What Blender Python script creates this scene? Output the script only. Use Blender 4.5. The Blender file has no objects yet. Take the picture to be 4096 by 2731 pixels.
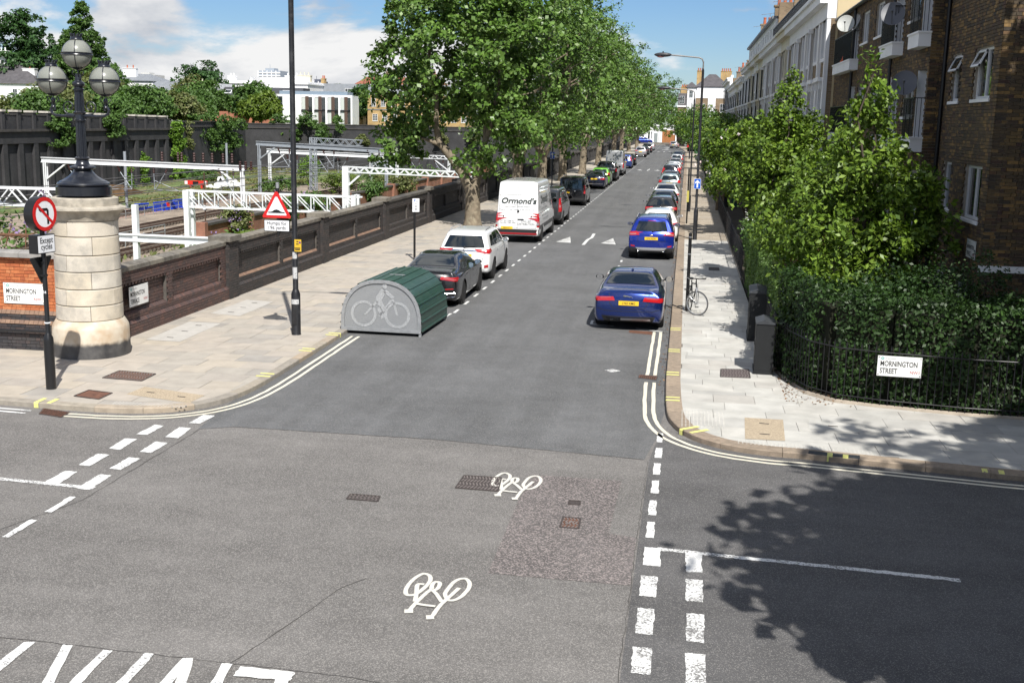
import bpy, math, random
import numpy as np
from mathutils import Vector, Matrix
from mathutils.bvhtree import BVHTree
R = math.radians
random.seed(7)
rng = np.random.default_rng(11)
SC = bpy.context.scene
COL = SC.collection
# ------------------------------------------------------------------ camera
cd = bpy.data.cameras.new('camera')
cam = bpy.data.objects.new('camera', cd)
COL.objects.link(cam)
cd.sensor_width = 36.0
cd.lens = 40.0
cd.clip_start = 0.2
cd.clip_end = 6000.0
CAM_H = 5.35
_fw = Vector((404.0, -499.0, 2613.0)).normalized()           # street direction in camera axes (x right, y down, z forward)
_roll = R(1.15)
_dn = Vector((-math.sin(_roll), math.cos(_roll), 0.0))
_dn.z = -(_dn.x*_fw.x + _dn.y*_fw.y)/_fw.z
_dn.normalize()
_rt = _dn.cross(_fw)
Rw = Matrix((_rt, _fw, -_dn))                                # world = Rw @ camera axes
_m = Matrix.Identity(4)
for i in range(3):
    _m[i][0] = Rw[i][0]; _m[i][1] = -Rw[i][1]; _m[i][2] = -Rw[i][2]
_m[2][3] = CAM_H
cam.matrix_world = _m
SC.camera = cam
# ------------------------------------------------------------------ light
SUN_EL, SUN_AZ = R(50.0), math.atan2(0.38, -0.925)           # azimuth of the sun, measured from +Y towards +X
sun_dir = Vector((0.38*math.cos(SUN_EL), -0.925*math.cos(SUN_EL), math.sin(SUN_EL)))
sd = bpy.data.lights.new('sun', 'SUN')
sd.energy = 5.0
sd.angle = R(0.53)
sd.color = (1.0, 0.965, 0.91)
so = bpy.data.objects.new('sun', sd)
COL.objects.link(so)
so.rotation_euler = sun_dir.to_track_quat('Z', 'Y').to_euler()
so.location = (20, -30, 60)
W = bpy.data.worlds.new('World')
SC.world = W
W.use_nodes = True
def build_sky():
    nt = W.node_tree
    nt.nodes.clear()
    N = nt.nodes.new
    L = nt.links.new
    out = N('ShaderNodeOutputWorld')
    bg = N('ShaderNodeBackground')
    sky = N('ShaderNodeTexSky')
    sky.sky_type = 'NISHITA'
    sky.sun_disc = False
    sky.sun_elevation = SUN_EL
    sky.sun_rotation = SUN_AZ
    sky.altitude = 30
    sky.air_density = 1.0
    sky.dust_density = 0.25
    sky.ozone_density = 1.3
    geo = N('ShaderNodeTexCoord')
    mp = N('ShaderNodeMapping'); mp.inputs['Scale'].default_value = (1.0, 1.0, 2.6); mp.inputs['Location'].default_value = CLOUD_OFF
    L(geo.outputs['Generated'], mp.inputs['Vector'])
    def noise(dz):
        a = N('ShaderNodeVectorMath'); a.operation = 'ADD'; a.inputs[1].default_value = (0, 0, dz)
        L(mp.outputs[0], a.inputs[0])
        n = N('ShaderNodeTexNoise'); n.inputs['Scale'].default_value = 4.2; n.inputs['Detail'].default_value = 9.0
        n.inputs['Roughness'].default_value = 0.56; n.inputs['Distortion'].default_value = 0.25
        L(a.outputs[0], n.inputs['Vector'])
        return n
    n1, n2 = noise(0.0), noise(0.07)
    cov = N('ShaderNodeMapRange'); cov.interpolation_type = 'SMOOTHSTEP'
    cov.inputs[1].default_value = 0.45; cov.inputs[2].default_value = 0.54
    L(n1.outputs['Fac'], cov.inputs[0])
    dif = N('ShaderNodeMath'); dif.operation = 'SUBTRACT'
    L(n1.outputs['Fac'], dif.inputs[0]); L(n2.outputs['Fac'], dif.inputs[1])
    shade = N('ShaderNodeMapRange')
    shade.inputs[1].default_value = -0.10; shade.inputs[2].default_value = 0.10
    L(dif.outputs[0], shade.inputs[0])
    ramp = N('ShaderNodeValToRGB')
    ramp.color_ramp.elements[0].color = (6.4, 6.9, 7.8, 1)
    ramp.color_ramp.elements[1].color = (12.2, 12.2, 12.2, 1)
    L(shade.outputs[0], ramp.inputs[0])
    hsv = N('ShaderNodeHueSaturation'); hsv.inputs['Saturation'].default_value = 1.1; hsv.inputs['Value'].default_value = 1.0
    tint = N('ShaderNodeMixRGB'); tint.blend_type = 'MULTIPLY'; tint.inputs[0].default_value = 1.0; tint.inputs[2].default_value = (0.86, 1.04, 1.36, 1)
    L(sky.outputs[0], tint.inputs[1]); L(tint.outputs[0], hsv.inputs['Color'])
    mix = N('ShaderNodeMixRGB')
    L(cov.outputs[0], mix.inputs[0]); L(hsv.outputs[0], mix.inputs[1]); L(ramp.outputs[0], mix.inputs[2])
    L(mix.outputs[0], bg.inputs['Color'])
    bg.inputs['Strength'].default_value = 0.056
    L(bg.outputs[0], out.inputs[0])
CLOUD_OFF = (0.35, 0.2, 0.1)
build_sky()
SC.view_settings.view_transform = 'Standard'
SC.view_settings.look = 'None'
SC.view_settings.gamma = 1.0
SC.view_settings.use_curve_mapping = False
SC.view_settings.exposure = 0.42
SC.render.engine = 'CYCLES'
SC.cycles.max_bounces = 6
SC.cycles.diffuse_bounces = 3
SC.cycles.glossy_bounces = 3
SC.cycles.transmission_bounces = 4
SC.cycles.transparent_max_bounces = 6
SC.cycles.caustics_reflective = False
SC.cycles.caustics_refractive = False
SC.cycles.use_adaptive_sampling = True
SC.cycles.adaptive_threshold = 0.02
SC.cycles.use_denoising = True
# ------------------------------------------------------------------ materials
MATS = {}
def mat(name, col, rough=0.7, var=0.0, scale=8.0, bump=0.0, bscale=60.0, metal=0.0, spec=0.4, isl=None, coat=0.0,
        speck=0.0, sscale=300.0, trans=0.0, emit=0.0, dirt=0.0, dcol=(0.03, 0.028, 0.025), dscale=2.5):
    """Principled; var: slow noise on value; isl: list of colours picked per loose piece; speck: fine grain."""
    if name in MATS:
        return MATS[name]
    m = bpy.data.materials.new(name)
    m.use_nodes = True
    nt = m.node_tree
    N, L = nt.nodes.new, nt.links.new
    b = nt.nodes['Principled BSDF']
    out = nt.nodes['Material Output']
    b.inputs['Roughness'].default_value = rough
    b.inputs['Metallic'].default_value = metal
    b.inputs['Specular IOR Level'].default_value = spec
    if coat:
        b.inputs['Coat Weight'].default_value = coat
        b.inputs['Coat Roughness'].default_value = 0.04
    cur = None
    def const():
        n = N('ShaderNodeRGB'); n.outputs[0].default_value = (*col, 1); return n.outputs[0]
    tc = None
    def coords():
        nonlocal tc
        if tc is None:
            g = N('ShaderNodeNewGeometry'); tc = g.outputs['Position']
        return tc
    if isl:
        g = N('ShaderNodeNewGeometry'); oi = N('ShaderNodeObjectInfo')
        ad = N('ShaderNodeMath'); ad.operation = 'ADD'
        L(g.outputs['Random Per Island'], ad.inputs[0]); L(oi.outputs['Random'], ad.inputs[1])
        fr = N('ShaderNodeMath'); fr.operation = 'FRACT'; L(ad.outputs[0], fr.inputs[0])
        rp = N('ShaderNodeValToRGB'); rp.color_ramp.interpolation = 'LINEAR'
        el = rp.color_ramp.elements
        el[0].color = (*isl[0], 1); el[1].color = (*isl[-1], 1)
        for i, c in enumerate(isl[1:-1], 1):
            e = el.new(i/(len(isl)-1)); e.color = (*c, 1)
        L(fr.outputs[0], rp.inputs[0]); cur = rp.outputs[0]
    if var:
        n = N('ShaderNodeTexNoise'); n.inputs['Scale'].default_value = scale; n.inputs['Detail'].default_value = 6
        L(coords(), n.inputs['Vector'])
        mr = N('ShaderNodeMapRange'); mr.inputs[1].default_value = 0.3; mr.inputs[2].default_value = 0.7
        mr.inputs[3].default_value = 1-var; mr.inputs[4].default_value = 1+var
        L(n.outputs['Fac'], mr.inputs[0])
        v = N('ShaderNodeVectorMath'); v.operation = 'SCALE'
        L(cur or const(), v.inputs[0]); L(mr.outputs[0], v.inputs['Scale']); cur = v.outputs[0]
    if speck:
        n = N('ShaderNodeTexNoise'); n.inputs['Scale'].default_value = sscale; n.inputs['Detail'].default_value = 2
        L(coords(), n.inputs['Vector'])
        mr = N('ShaderNodeMapRange'); mr.inputs[1].default_value = 0.28; mr.inputs[2].default_value = 0.72
        mr.inputs[3].default_value = 1-speck; mr.inputs[4].default_value = 1+speck
        L(n.outputs['Fac'], mr.inputs[0])
        v = N('ShaderNodeVectorMath'); v.operation = 'SCALE'
        L(cur or const(), v.inputs[0]); L(mr.outputs[0], v.inputs['Scale']); cur = v.outputs[0]
    if dirt:
        n = N('ShaderNodeTexNoise'); n.inputs['Scale'].default_value = dscale; n.inputs['Detail'].default_value = 8
        n.inputs['Roughness'].default_value = 0.65
        L(coords(), n.inputs['Vector'])
        mr = N('ShaderNodeMapRange'); mr.interpolation_type = 'SMOOTHSTEP'
        mr.inputs[1].default_value = 0.48; mr.inputs[2].default_value = 0.72; mr.inputs[4].default_value = dirt
        L(n.outputs['Fac'], mr.inputs[0])
        mx = N('ShaderNodeMixRGB'); L(mr.outputs[0], mx.inputs[0]); L(cur or const(), mx.inputs[1])
        mx.inputs[2].default_value = (*dcol, 1); cur = mx.outputs[0]
    if cur is None:
        b.inputs['Base Color'].default_value = (*col, 1)
    else:
        L(cur, b.inputs['Base Color'])
    if bump:
        n = N('ShaderNodeTexNoise'); n.inputs['Scale'].default_value = bscale; n.inputs['Detail'].default_value = 4
        L(coords(), n.inputs['Vector'])
        bp = N('ShaderNodeBump'); bp.inputs['Strength'].default_value = bump; bp.inputs['Distance'].default_value = 0.01
        L(n.outputs['Fac'], bp.inputs['Height']); L(bp.outputs[0], b.inputs['Normal'])
    if emit:
        b.inputs['Emission Color'].default_value = (*col, 1); b.inputs['Emission Strength'].default_value = emit
    if trans:
        t = N('ShaderNodeBsdfTranslucent')
        v = N('ShaderNodeVectorMath'); v.operation = 'MULTIPLY'; v.inputs[1].default_value = (1.25, 1.35, 0.6)
        L(cur or const(), v.inputs[0]); L(v.outputs[0], t.inputs['Color'])
        ms = N('ShaderNodeMixShader'); ms.inputs[0].default_value = trans
        L(b.outputs[0], ms.inputs[1]); L(t.outputs[0], ms.inputs[2]); L(ms.outputs[0], out.inputs['Surface'])
    MATS[name] = m
    return m
def leafmat(name, cols, trans=0.28, rough=0.42):
    return mat(name, cols[0], rough=rough, isl=cols, trans=trans, spec=0.35, var=0.34, scale=0.9)  # slow noise paints sunlit clumps and darker gaps into the leaf colour
# ------------------------------------------------------------------ mesh helpers
class MB:
    def __init__(s):
        s.v = []; s.f = []
    def quad(s, a, b, c, d):
        n = len(s.v); s.v += [a, b, c, d]; s.f.append((n, n+1, n+2, n+3)); return s
    def poly(s, pts):
        n = len(s.v); s.v += list(pts); s.f.append(tuple(range(n, n+len(pts)))); return s
    def box(s, x0, x1, y0, y1, z0, z1):
        n = len(s.v)
        s.v += [(x0,y0,z0),(x1,y0,z0),(x1,y1,z0),(x0,y1,z0),(x0,y0,z1),(x1,y0,z1),(x1,y1,z1),(x0,y1,z1)]
        s.f += [(n,n+3,n+2,n+1),(n+4,n+5,n+6,n+7),(n,n+1,n+5,n+4),(n+1,n+2,n+6,n+5),(n+2,n+3,n+7,n+6),(n+3,n,n+4,n+7)]
        return s
    def obox(s, c, u, v, w):
        """box from centre and three half-axis vectors"""
        c, u, v, w = map(Vector, (c, u, v, w))
        n = len(s.v)
        for k in (-1, 1):
            for a, b in ((-1,-1),(1,-1),(1,1),(-1,1)):
                s.v.append(tuple(c + a*u + b*v + k*w))
        s.f += [(n,n+3,n+2,n+1),(n+4,n+5,n+6,n+7),(n,n+1,n+5,n+4),(n+1,n+2,n+6,n+5),(n+2,n+3,n+7,n+6),(n+3,n,n+4,n+7)]
        return s
    def bar(s, p, q, w, h=None):
        """square bar from p to q"""
        p, q = Vector(p), Vector(q); d = q-p
        up = Vector((0,0,1)) if abs(d.normalized().z) < 0.9 else Vector((0,1,0))
        x = d.cross(up).normalized()*(w/2); y = x.cross(d).normalized()*((h or w)/2)
        return s.obox((p+q)/2, x, y, d/2)
    def tube(s, p, q, r0, r1=None, n=10, caps=True):
        return s.pipe([p, q], [r0, r0 if r1 is None else r1], n, caps)
    def pipe(s, pts, rad, n=8, caps=True):
        pts = [Vector(p) for p in pts]
        if not isinstance(rad, (list, tuple)): rad = [rad]*len(pts)
        base = len(s.v); prev = None
        for i, p in enumerate(pts):
            t = (pts[min(i+1, len(pts)-1)] - pts[max(i-1, 0)]).normalized()
            if prev is None:
                a = Vector((0,0,1)) if abs(t.z) < 0.9 else Vector((1,0,0))
                x = t.cross(a).normalized()
            else:
                x = (prev - t*prev.dot(t)).normalized()
            y = t.cross(x); prev = x
            for k in range(n):
                th = 2*math.pi*k/n
                s.v.append(tuple(p + rad[i]*(math.cos(th)*x + math.sin(th)*y)))
        for i in range(len(pts)-1):
            for k in range(n):
                a = base+i*n+k; b = base+i*n+(k+1) % n
                s.f.append((a, b, b+n, a+n))
        if caps:
            s.f.append(tuple(range(base+n-1, base-1, -1)))
            e = base+(len(pts)-1)*n
            s.f.append(tuple(range(e, e+n)))
        return s
    def lathe(s, prof, n=24, c=(0,0,0), axis='z', a0=0.0, a1=2*math.pi):
        """prof: (r, h) list"""
        base = len(s.v); full = abs(a1-a0-2*math.pi) < 1e-6; m = n if full else n+1
        for r, h in prof:
            for k in range(m):
                th = a0+(a1-a0)*k/n; x, y = r*math.cos(th), r*math.sin(th)
                if axis == 'z': p = (c[0]+x, c[1]+y, c[2]+h)
                elif axis == 'x': p = (c[0]+h, c[1]+x, c[2]+y)
                else: p = (c[0]+x, c[1]+h, c[2]-y)
                s.v.append(p)
        for i in range(len(prof)-1):
            for k in range(n):
                a = base+i*m+k; b = base+i*m+(k+1) % m
                s.f.append((a, b, b+m, a+m))
        if full:
            if prof[0][0] > 1e-4: s.f.append(tuple(range(base+m-1, base-1, -1)))
            if prof[-1][0] > 1e-4: s.f.append(tuple(range(base+(len(prof)-1)*m, base+len(prof)*m)))
        return s
    def prism(s, poly, o, u, v, w):
        """extrude 2D poly (in u,v from o) along w"""
        o, u, v, w = map(Vector, (o, u, v, w)); n = len(s.v); k = len(poly)
        for q in (Vector((0,0,0)), w):
            for a, b in poly: s.v.append(tuple(o+a*u+b*v+q))
        s.f.append(tuple(range(n+k-1, n-1, -1))); s.f.append(tuple(range(n+k, n+2*k)))
        for i in range(k):
            j = (i+1) % k; s.f.append((n+i, n+j, n+k+j, n+k+i))
        return s
    def sphere(s, c, r, nu=16, nv=10, sc=(1,1,1)):
        base = len(s.v)
        for j in range(1, nv):
            ph = math.pi*j/nv
            for i in range(nu):
                th = 2*math.pi*i/nu
                s.v.append((c[0]+r*sc[0]*math.sin(ph)*math.cos(th), c[1]+r*sc[1]*math.sin(ph)*math.sin(th), c[2]+r*sc[2]*math.cos(ph)))
        t = len(s.v); s.v += [(c[0],c[1],c[2]+r*sc[2]), (c[0],c[1],c[2]-r*sc[2])]
        for j in range(nv-2):
            for i in range(nu):
                a = base+j*nu+i; b = base+j*nu+(i+1) % nu; s.f.append((a, a+nu, b+nu, b))
        for i in range(nu):
            s.f.append((t, base+i, base+(i+1) % nu)); e = base+(nv-2)*nu; s.f.append((t+1, e+(i+1) % nu, e+i))
        return s
    def mesh(s, name, m=None, smooth=False):
        me = bpy.data.meshes.new(name); me.from_pydata([tuple(p) for p in s.v], [], s.f)
        if m is not None: me.materials.append(m)
        if smooth:
            me.polygons.foreach_set('use_smooth', [True]*len(me.polygons))
            try: me.set_sharp_from_angle(angle=R(38))
            except Exception: pass
        me.update(); return me
    def build(s, name, m, parent=None, smooth=False, loc=None, rz=None):
        return link(name, s.mesh(name, m, smooth), parent, loc, rz)
def link(name, me, parent=None, loc=None, rz=None):
    o = bpy.data.objects.new(name, me); COL.objects.link(o)
    if parent is not None: o.parent = parent
    if loc is not None: o.location = loc
    if rz is not None: o.rotation_euler = (0, 0, rz)
    return o
def tag(o, label=None, cat=None, group=None, kind=None):
    if label: o['label'] = label
    if cat: o['category'] = cat
    if group: o['group'] = group
    if kind: o['kind'] = kind
    return o
def thing(name, label, cat, loc=(0,0,0), rz=0.0, group=None):
    o = bpy.data.objects.new(name, None); COL.objects.link(o)
    o.empty_display_size = 0.2
    o.location = loc; o.rotation_euler = (0, 0, rz)
    return tag(o, label, cat, group)
KIDS = {}
def copy_tree(o, parent=None):
    kids = [c for c in o.children]
    c = o.copy(); COL.objects.link(c); c.parent = parent
    for ch in kids: copy_tree(ch, c)
    return c
def dup(root, loc, rz=0.0, label=None, group=None):
    c = copy_tree(root); c.location = loc; c.rotation_euler = (0, 0, rz)
    if label: c['label'] = label
    if group: c['group'] = group
    return c
def struct(o, label=None):
    o['kind'] = 'structure'
    if label: o['label'] = label
    return o
def text(name, s, size, m, parent, o, right, up, align='LEFT', bold=0.0, sx=1.0, depth=0.002, space=1.0):
    """flat lettering standing proud of a face; o is its lower-left (or centre) point"""
    cu = bpy.data.curves.new(name, 'FONT'); cu.body = s; cu.size = 1.0; cu.align_x = align; cu.offset = bold
    cu.extrude = 0.0; cu.space_character = space; cu.resolution_u = 3
    t = bpy.data.objects.new('tmp', cu)
    me = bpy.data.meshes.new_from_object(t); bpy.data.objects.remove(t); bpy.data.curves.remove(cu)
    me.materials.clear(); me.materials.append(m); me.name = name
    ob = link(name, me, parent)
    r = Vector(right).normalized(); u = Vector(up).normalized(); n = r.cross(u)
    M = Matrix.Identity(4)
    for i in range(3):
        M[i][0] = r[i]*size*sx; M[i][1] = u[i]*size; M[i][2] = n[i]*size; M[i][3] = Vector(o)[i]+n[i]*depth
    me.transform(M)
    return ob
def lerp(a, b, t): return a+(b-a)*t
# ================================================================== GROUND, ROAD, PAVEMENTS
def clip_rect(poly, x0, x1, y0, y1):
    for ax, lim, sg in ((0, x0, 1), (0, x1, -1), (1, y0, 1), (1, y1, -1)):
        out = []
        for i in range(len(poly)):
            a, b = poly[i-1], poly[i]
            ia, ib = (a[ax]-lim)*sg >= 0, (b[ax]-lim)*sg >= 0
            if ia != ib:
                t = (lim-a[ax])/(b[ax]-a[ax]); p = [0, 0]; p[ax] = lim; p[1-ax] = a[1-ax]+t*(b[1-ax]-a[1-ax]); out.append(tuple(p))
            if ib: out.append(b)
        poly = out
        if len(poly) < 3: return []
    return poly
def area(p): return 0.5*sum(p[i-1][0]*p[i][1]-p[i][0]*p[i-1][1] for i in range(len(p)))
M_GROUND = mat('earth', (0.13, 0.115, 0.085), 0.95, var=0.25, scale=0.4)
def asphalt(name, col, grain, gs=170.0, light=(0.42, 0.40, 0.37), lthr=0.66, tint=0.17, streak=(1.6, 0.07, 1)):
    m = bpy.data.materials.new(name); m.use_nodes = True; nt = m.node_tree; N, L = nt.nodes.new, nt.links.new
    b = nt.nodes['Principled BSDF']; b.inputs['Roughness'].default_value = 0.85; b.inputs['Specular IOR Level'].default_value = 0.25
    g = N('ShaderNodeNewGeometry')
    def noi(s, d, r=0.5):
        n = N('ShaderNodeTexNoise'); n.inputs['Scale'].default_value = s; n.inputs['Detail'].default_value = d; n.inputs['Roughness'].default_value = r
        L(g.outputs['Position'], n.inputs['Vector']); return n
    def mr(src, a, b_, c, d):
        k = N('ShaderNodeMapRange'); k.inputs[1].default_value = a; k.inputs[2].default_value = b_; k.inputs[3].default_value = c; k.inputs[4].default_value = d
        L(src, k.inputs[0]); return k.outputs[0]
    def scale(c, f):
        v = N('ShaderNodeVectorMath'); v.operation = 'SCALE'; L(c, v.inputs[0]); L(f, v.inputs['Scale']); return v.outputs[0]
    c = N('ShaderNodeRGB'); c.outputs[0].default_value = (*col, 1); c = c.outputs[0]
    c = scale(c, mr(noi(0.35, 5, 0.6).outputs['Fac'], 0.3, 0.7, 1-tint, 1+tint))
    c = scale(c, mr(noi(2.2, 6, 0.65).outputs['Fac'], 0.3, 0.7, 1-tint*0.7, 1+tint*0.7))
    c = scale(c, mr(noi(gs*0.35, 3).outputs['Fac'], 0.3, 0.7, 1-grain*0.5, 1+grain*0.5))
    mp = N('ShaderNodeMapping'); mp.inputs['Scale'].default_value = streak; L(g.outputs['Position'], mp.inputs['Vector']); sn = noi(1.0, 4, 0.6); L(mp.outputs[0], sn.inputs['Vector']); c = scale(c, mr(sn.outputs['Fac'], 0.3, 0.7, 0.87, 1.13))
    vo = N('ShaderNodeTexVoronoi'); vo.inputs['Scale'].default_value = gs*0.42; L(g.outputs['Position'], vo.inputs['Vector'])
    sep = N('ShaderNodeSeparateColor'); L(vo.outputs['Color'], sep.inputs[0])
    mx = N('ShaderNodeMixRGB'); L(mr(sep.outputs[0], lthr, lthr+0.25, 0.0, grain), mx.inputs[0]); L(c, mx.inputs[1]); mx.inputs[2].default_value = (*light, 1)
    mx2 = N('ShaderNodeMixRGB'); L(mr(sep.outputs[1], 0.8, 1.0, 0.0, grain*0.8), mx2.inputs[0]); L(mx.outputs[0], mx2.inputs[1]); mx2.inputs[2].default_value = (col[0]*0.45, col[1]*0.45, col[2]*0.45, 1)
    L(mx2.outputs[0], b.inputs['Base Color'])
    bp = N('ShaderNodeBump'); bp.inputs['Strength'].default_value = 0.35; bp.inputs['Distance'].default_value = 0.004
    L(vo.outputs['Distance'], bp.inputs['Height']); L(bp.outputs[0], b.inputs['Normal'])
    MATS[name] = m
    return m
A_OLD = asphalt('asphalt_old', (0.138, 0.131, 0.124), 0.40, 210, lthr=0.62, streak=(0.10, 0.9, 1))
A_NEW = asphalt('asphalt_new', (0.106, 0.108, 0.110), 0.33, 260, lthr=0.70)
A_ARM = asphalt('asphalt_arm', (0.092, 0.090, 0.090), 0.33, 240, lthr=0.72, streak=(0.08, 1.2, 1))
A_PATCH = asphalt('asphalt_patch', (0.112, 0.102, 0.098), 0.5, 140, light=(0.42, 0.36, 0.34), lthr=0.55)
def sheet(name, pts, z, m, parent=None):
    if area(pts) < 0: pts = pts[::-1]
    return MB().poly([(x, y, z) for x, y in pts]).build(name, m, parent)
# base land reaching the horizon, with the street plateau on it
tag(struct(MB().box(-3000, 3000, -300, 4000, -6.0, -5.05).build('ground', M_GROUND)))
struct(MB().box(-13.25, 900, -80, 2200, -5.0, -0.03).build('street_ground', M_GROUND))
road = struct(sheet('road', [(-60, 4.2), (60, -1.0), (60, 15.2), (5.4, 18.2), (0.4, 19.6), (0.2, 24), (0.2, 226), (-2, 284), (-6.3, 303), (-40, 318), (-40, 330), (60, 330), (60, 345), (-60, 345), (-60, 300),
                             (-13, 300), (-8.6, 292), (-8.5, 24), (-9, 20), (-12, 19.4), (-60, 21.8)], 0.0, A_OLD))
sheet('newer_asphalt', [(-8.14, 18.04), (-7.57, 18.32), (-4.0, 18.30), (-0.44, 17.88), (-0.30, 19.0), (0.0, 24), (0.0, 222), (-1, 280), (-8.3, 290), (-8.3, 22.0), (-8.35, 20.3), (-8.24, 19.0)], 0.004, A_NEW, road)
sheet('side_road_asphalt', [(-0.40, 10.0), (-0.36, 17.86), (-0.24, 19.4), (0.1, 19.3), (0.9, 18.75), (5.4, 17.95), (60, 15.0), (60, -0.5), (-0.5, 5.0)], 0.004, A_ARM, road)
sheet('trench_patch', [(-2.08, 16.7), (-0.74, 16.68), (-0.78, 14.38), (-0.41, 14.29), (-0.41, 12.7), (-2.12, 12.74), (-2.15, 15.44)], 0.0045, A_PATCH, road)
M_CRACK = mat('crack_tar', (0.075, 0.07, 0.065), 0.9)
def strip(mb, pts, w, z, jit=0.0):
    """ribbon of width w along pts"""
    P = [Vector((x, y)) for x, y in pts]
    l, r = [], []
    for i, p in enumerate(P):
        t = (P[min(i+1, len(P)-1)]-P[max(i-1, 0)]).normalized(); n = Vector((-t.y, t.x))
        a = w/2*(1+random.uniform(-jit, jit)); b = w/2*(1+random.uniform(-jit, jit))
        l.append(p+n*a); r.append(p-n*b)
    for i in range(len(P)-1):
        mb.quad((*r[i], z), (*r[i+1], z), (*l[i+1], z), (*l[i], z))
    return mb
def densify(pts, step):
    out = []
    for a, b in zip(pts[:-1], pts[1:]):
        n = max(1, int(math.dist(a, b)/step))
        out += [(lerp(a[0], b[0], i/n), lerp(a[1], b[1], i/n)) for i in range(n)]
    return out+[pts[-1]]
def wob(pts, a): return [(x+random.uniform(-a, a), y+random.uniform(-a, a)) for x, y in pts]
for nm, pts, w in (('road_crack', [(-14, 7.9), (-8.9, 12.0), (-8.15, 14.2), (-8.1, 18.0)], 0.010), ('road_crack', [(-8.2, 10.1), (-6.7, 10.07), (-3.1, 9.93), (-0.4, 9.5)], 0.008),
                   ('road_crack', [(-4.25, 9.95), (-3.9, 11.2), (-3.75, 11.9), (-3.5, 12.3)], 0.009), ('road_crack', [(-8.1, 18.03), (-7.57, 18.31), (-4.0, 18.29), (-0.44, 17.87)], 0.012),
                   ('road_crack', [(-0.42, 9.6), (-0.38, 17.8)], 0.007)):
    strip(MB(), wob(densify(pts, 0.12), 0.012), w, 0.0065, 0.6).build(nm, M_CRACK, road)
# worn white and cream paint: paint flakes off where the noise is low
def paint(name, col, wear=0.40, sc=38.0, base=(0.16, 0.155, 0.15)):
    m = bpy.data.materials.new(name); m.use_nodes = True; nt = m.node_tree; N, L = nt.nodes.new, nt.links.new
    b = nt.nodes['Principled BSDF']; b.inputs['Roughness'].default_value = 0.65
    g = N('ShaderNodeNewGeometry'); n = N('ShaderNodeTexNoise'); n.inputs['Scale'].default_value = sc; n.inputs['Detail'].default_value = 6; n.inputs['Roughness'].default_value = 0.7
    L(g.outputs['Position'], n.inputs['Vector'])
    n2 = N('ShaderNodeTexNoise'); n2.inputs['Scale'].default_value = 2.3; L(g.outputs['Position'], n2.inputs['Vector'])
    ad = N('ShaderNodeMath'); ad.operation = 'MULTIPLY_ADD'; L(n2.outputs['Fac'], ad.inputs[0]); ad.inputs[1].default_value = 0.35; L(n.outputs['Fac'], ad.inputs[2])
    k = N('ShaderNodeMapRange'); k.inputs[1].default_value = wear+0.14; k.inputs[2].default_value = wear+0.22; L(ad.outputs[0], k.inputs[0])
    mx = N('ShaderNodeMixRGB'); L(k.outputs[0], mx.inputs[0]); mx.inputs[1].default_value = (*base, 1); mx.inputs[2].default_value = (*col, 1)
    L(mx.outputs[0], b.inputs['Base Color']); MATS[name] = m; return m
P_WHITE = paint('road_paint_white', (0.66, 0.66, 0.64), 0.40)
P_WORN = paint('road_paint_worn', (0.68, 0.68, 0.66), 0.47)
P_CREAM = paint('road_paint_cream', (0.66, 0.62, 0.50), 0.32)
P_YEL = paint('kerb_paint_yellow', (0.72, 0.70, 0.22), 0.36)
DASH = [[(-9.0,17.49),(-8.8,17.49),(-8.79,18.09),(-8.97,18.13)],[(-8.46,17.44),(-8.21,17.41),(-8.26,18.05),(-8.49,18.07)],[(-9.03,16.62),(-8.82,16.57),(-8.84,17.21),(-9.06,17.22)],
[(-8.47,16.54),(-8.26,16.52),(-8.25,17.12),(-8.49,17.15)],[(-9.04,15.69),(-8.85,15.67),(-8.84,16.29),(-9.06,16.31)],[(-8.5,15.62),(-8.3,15.59),(-8.28,16.2),(-8.49,16.23)],
[(-9.09,14.76),(-8.85,14.79),(-8.88,15.37),(-9.09,15.38)],[(-8.5,14.65),(-8.28,14.62),(-8.3,15.31),(-8.5,15.33)],[(-8.45,18.36),(-8.24,18.37),(-8.21,18.94),(-8.43,18.94)]]
DASH2 = [[(-8.4,13.65),(-8.29,13.64),(-8.3,14.29),(-8.4,14.3)],[(-8.41,12.67),(-8.31,12.67),(-8.31,13.32),(-8.42,13.33)],[(-0.27,19.53),(-0.17,19.53),(-0.17,18.94),(-0.27,18.94)],
[(-0.27,18.59),(-0.16,18.6),(-0.16,18.01),(-0.28,18.01)],[(-0.28,17.69),(-0.17,17.7),(-0.17,17.1),(-0.28,17.1)],[(-0.28,16.78),(-0.17,16.8),(-0.17,16.17),(-0.28,16.18)],
[(-0.29,15.84),(-0.19,15.85),(-0.18,15.21),(-0.29,15.22)],[(-0.29,14.93),(-0.19,14.94),(-0.18,14.32),(-0.29,14.32)],[(-0.29,13.98),(-0.09,13.96),(-0.08,13.35),(-0.29,13.36)],
[(0.23,13.87),(0.43,13.88),(0.43,13.26),(0.24,13.24)],[(-0.3,13.02),(-0.1,13.02),(-0.1,12.41),(-0.3,12.42)],[(-0.3,12.08),(-0.11,12.08),(-0.11,11.42),(-0.3,11.42)],
[(-0.31,11.1),(-0.11,11.1),(-0.11,10.51),(-0.3,10.52)],[(0.23,13.02),(0.44,13.02),(0.43,12.37),(0.24,12.38)],[(0.24,12.04),(0.44,12.04),(0.43,11.32),(0.24,11.34)],[(0.23,11.06),(0.44,11.06),(0.43,10.39),(0.24,10.38)],
[(-0.31,10.15),(-0.11,10.15),(-0.11,9.55),(-0.3,9.55)],[(0.23,10.1),(0.44,10.1),(0.43,9.45),(0.24,9.45)]]
ZM = 0.009
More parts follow.
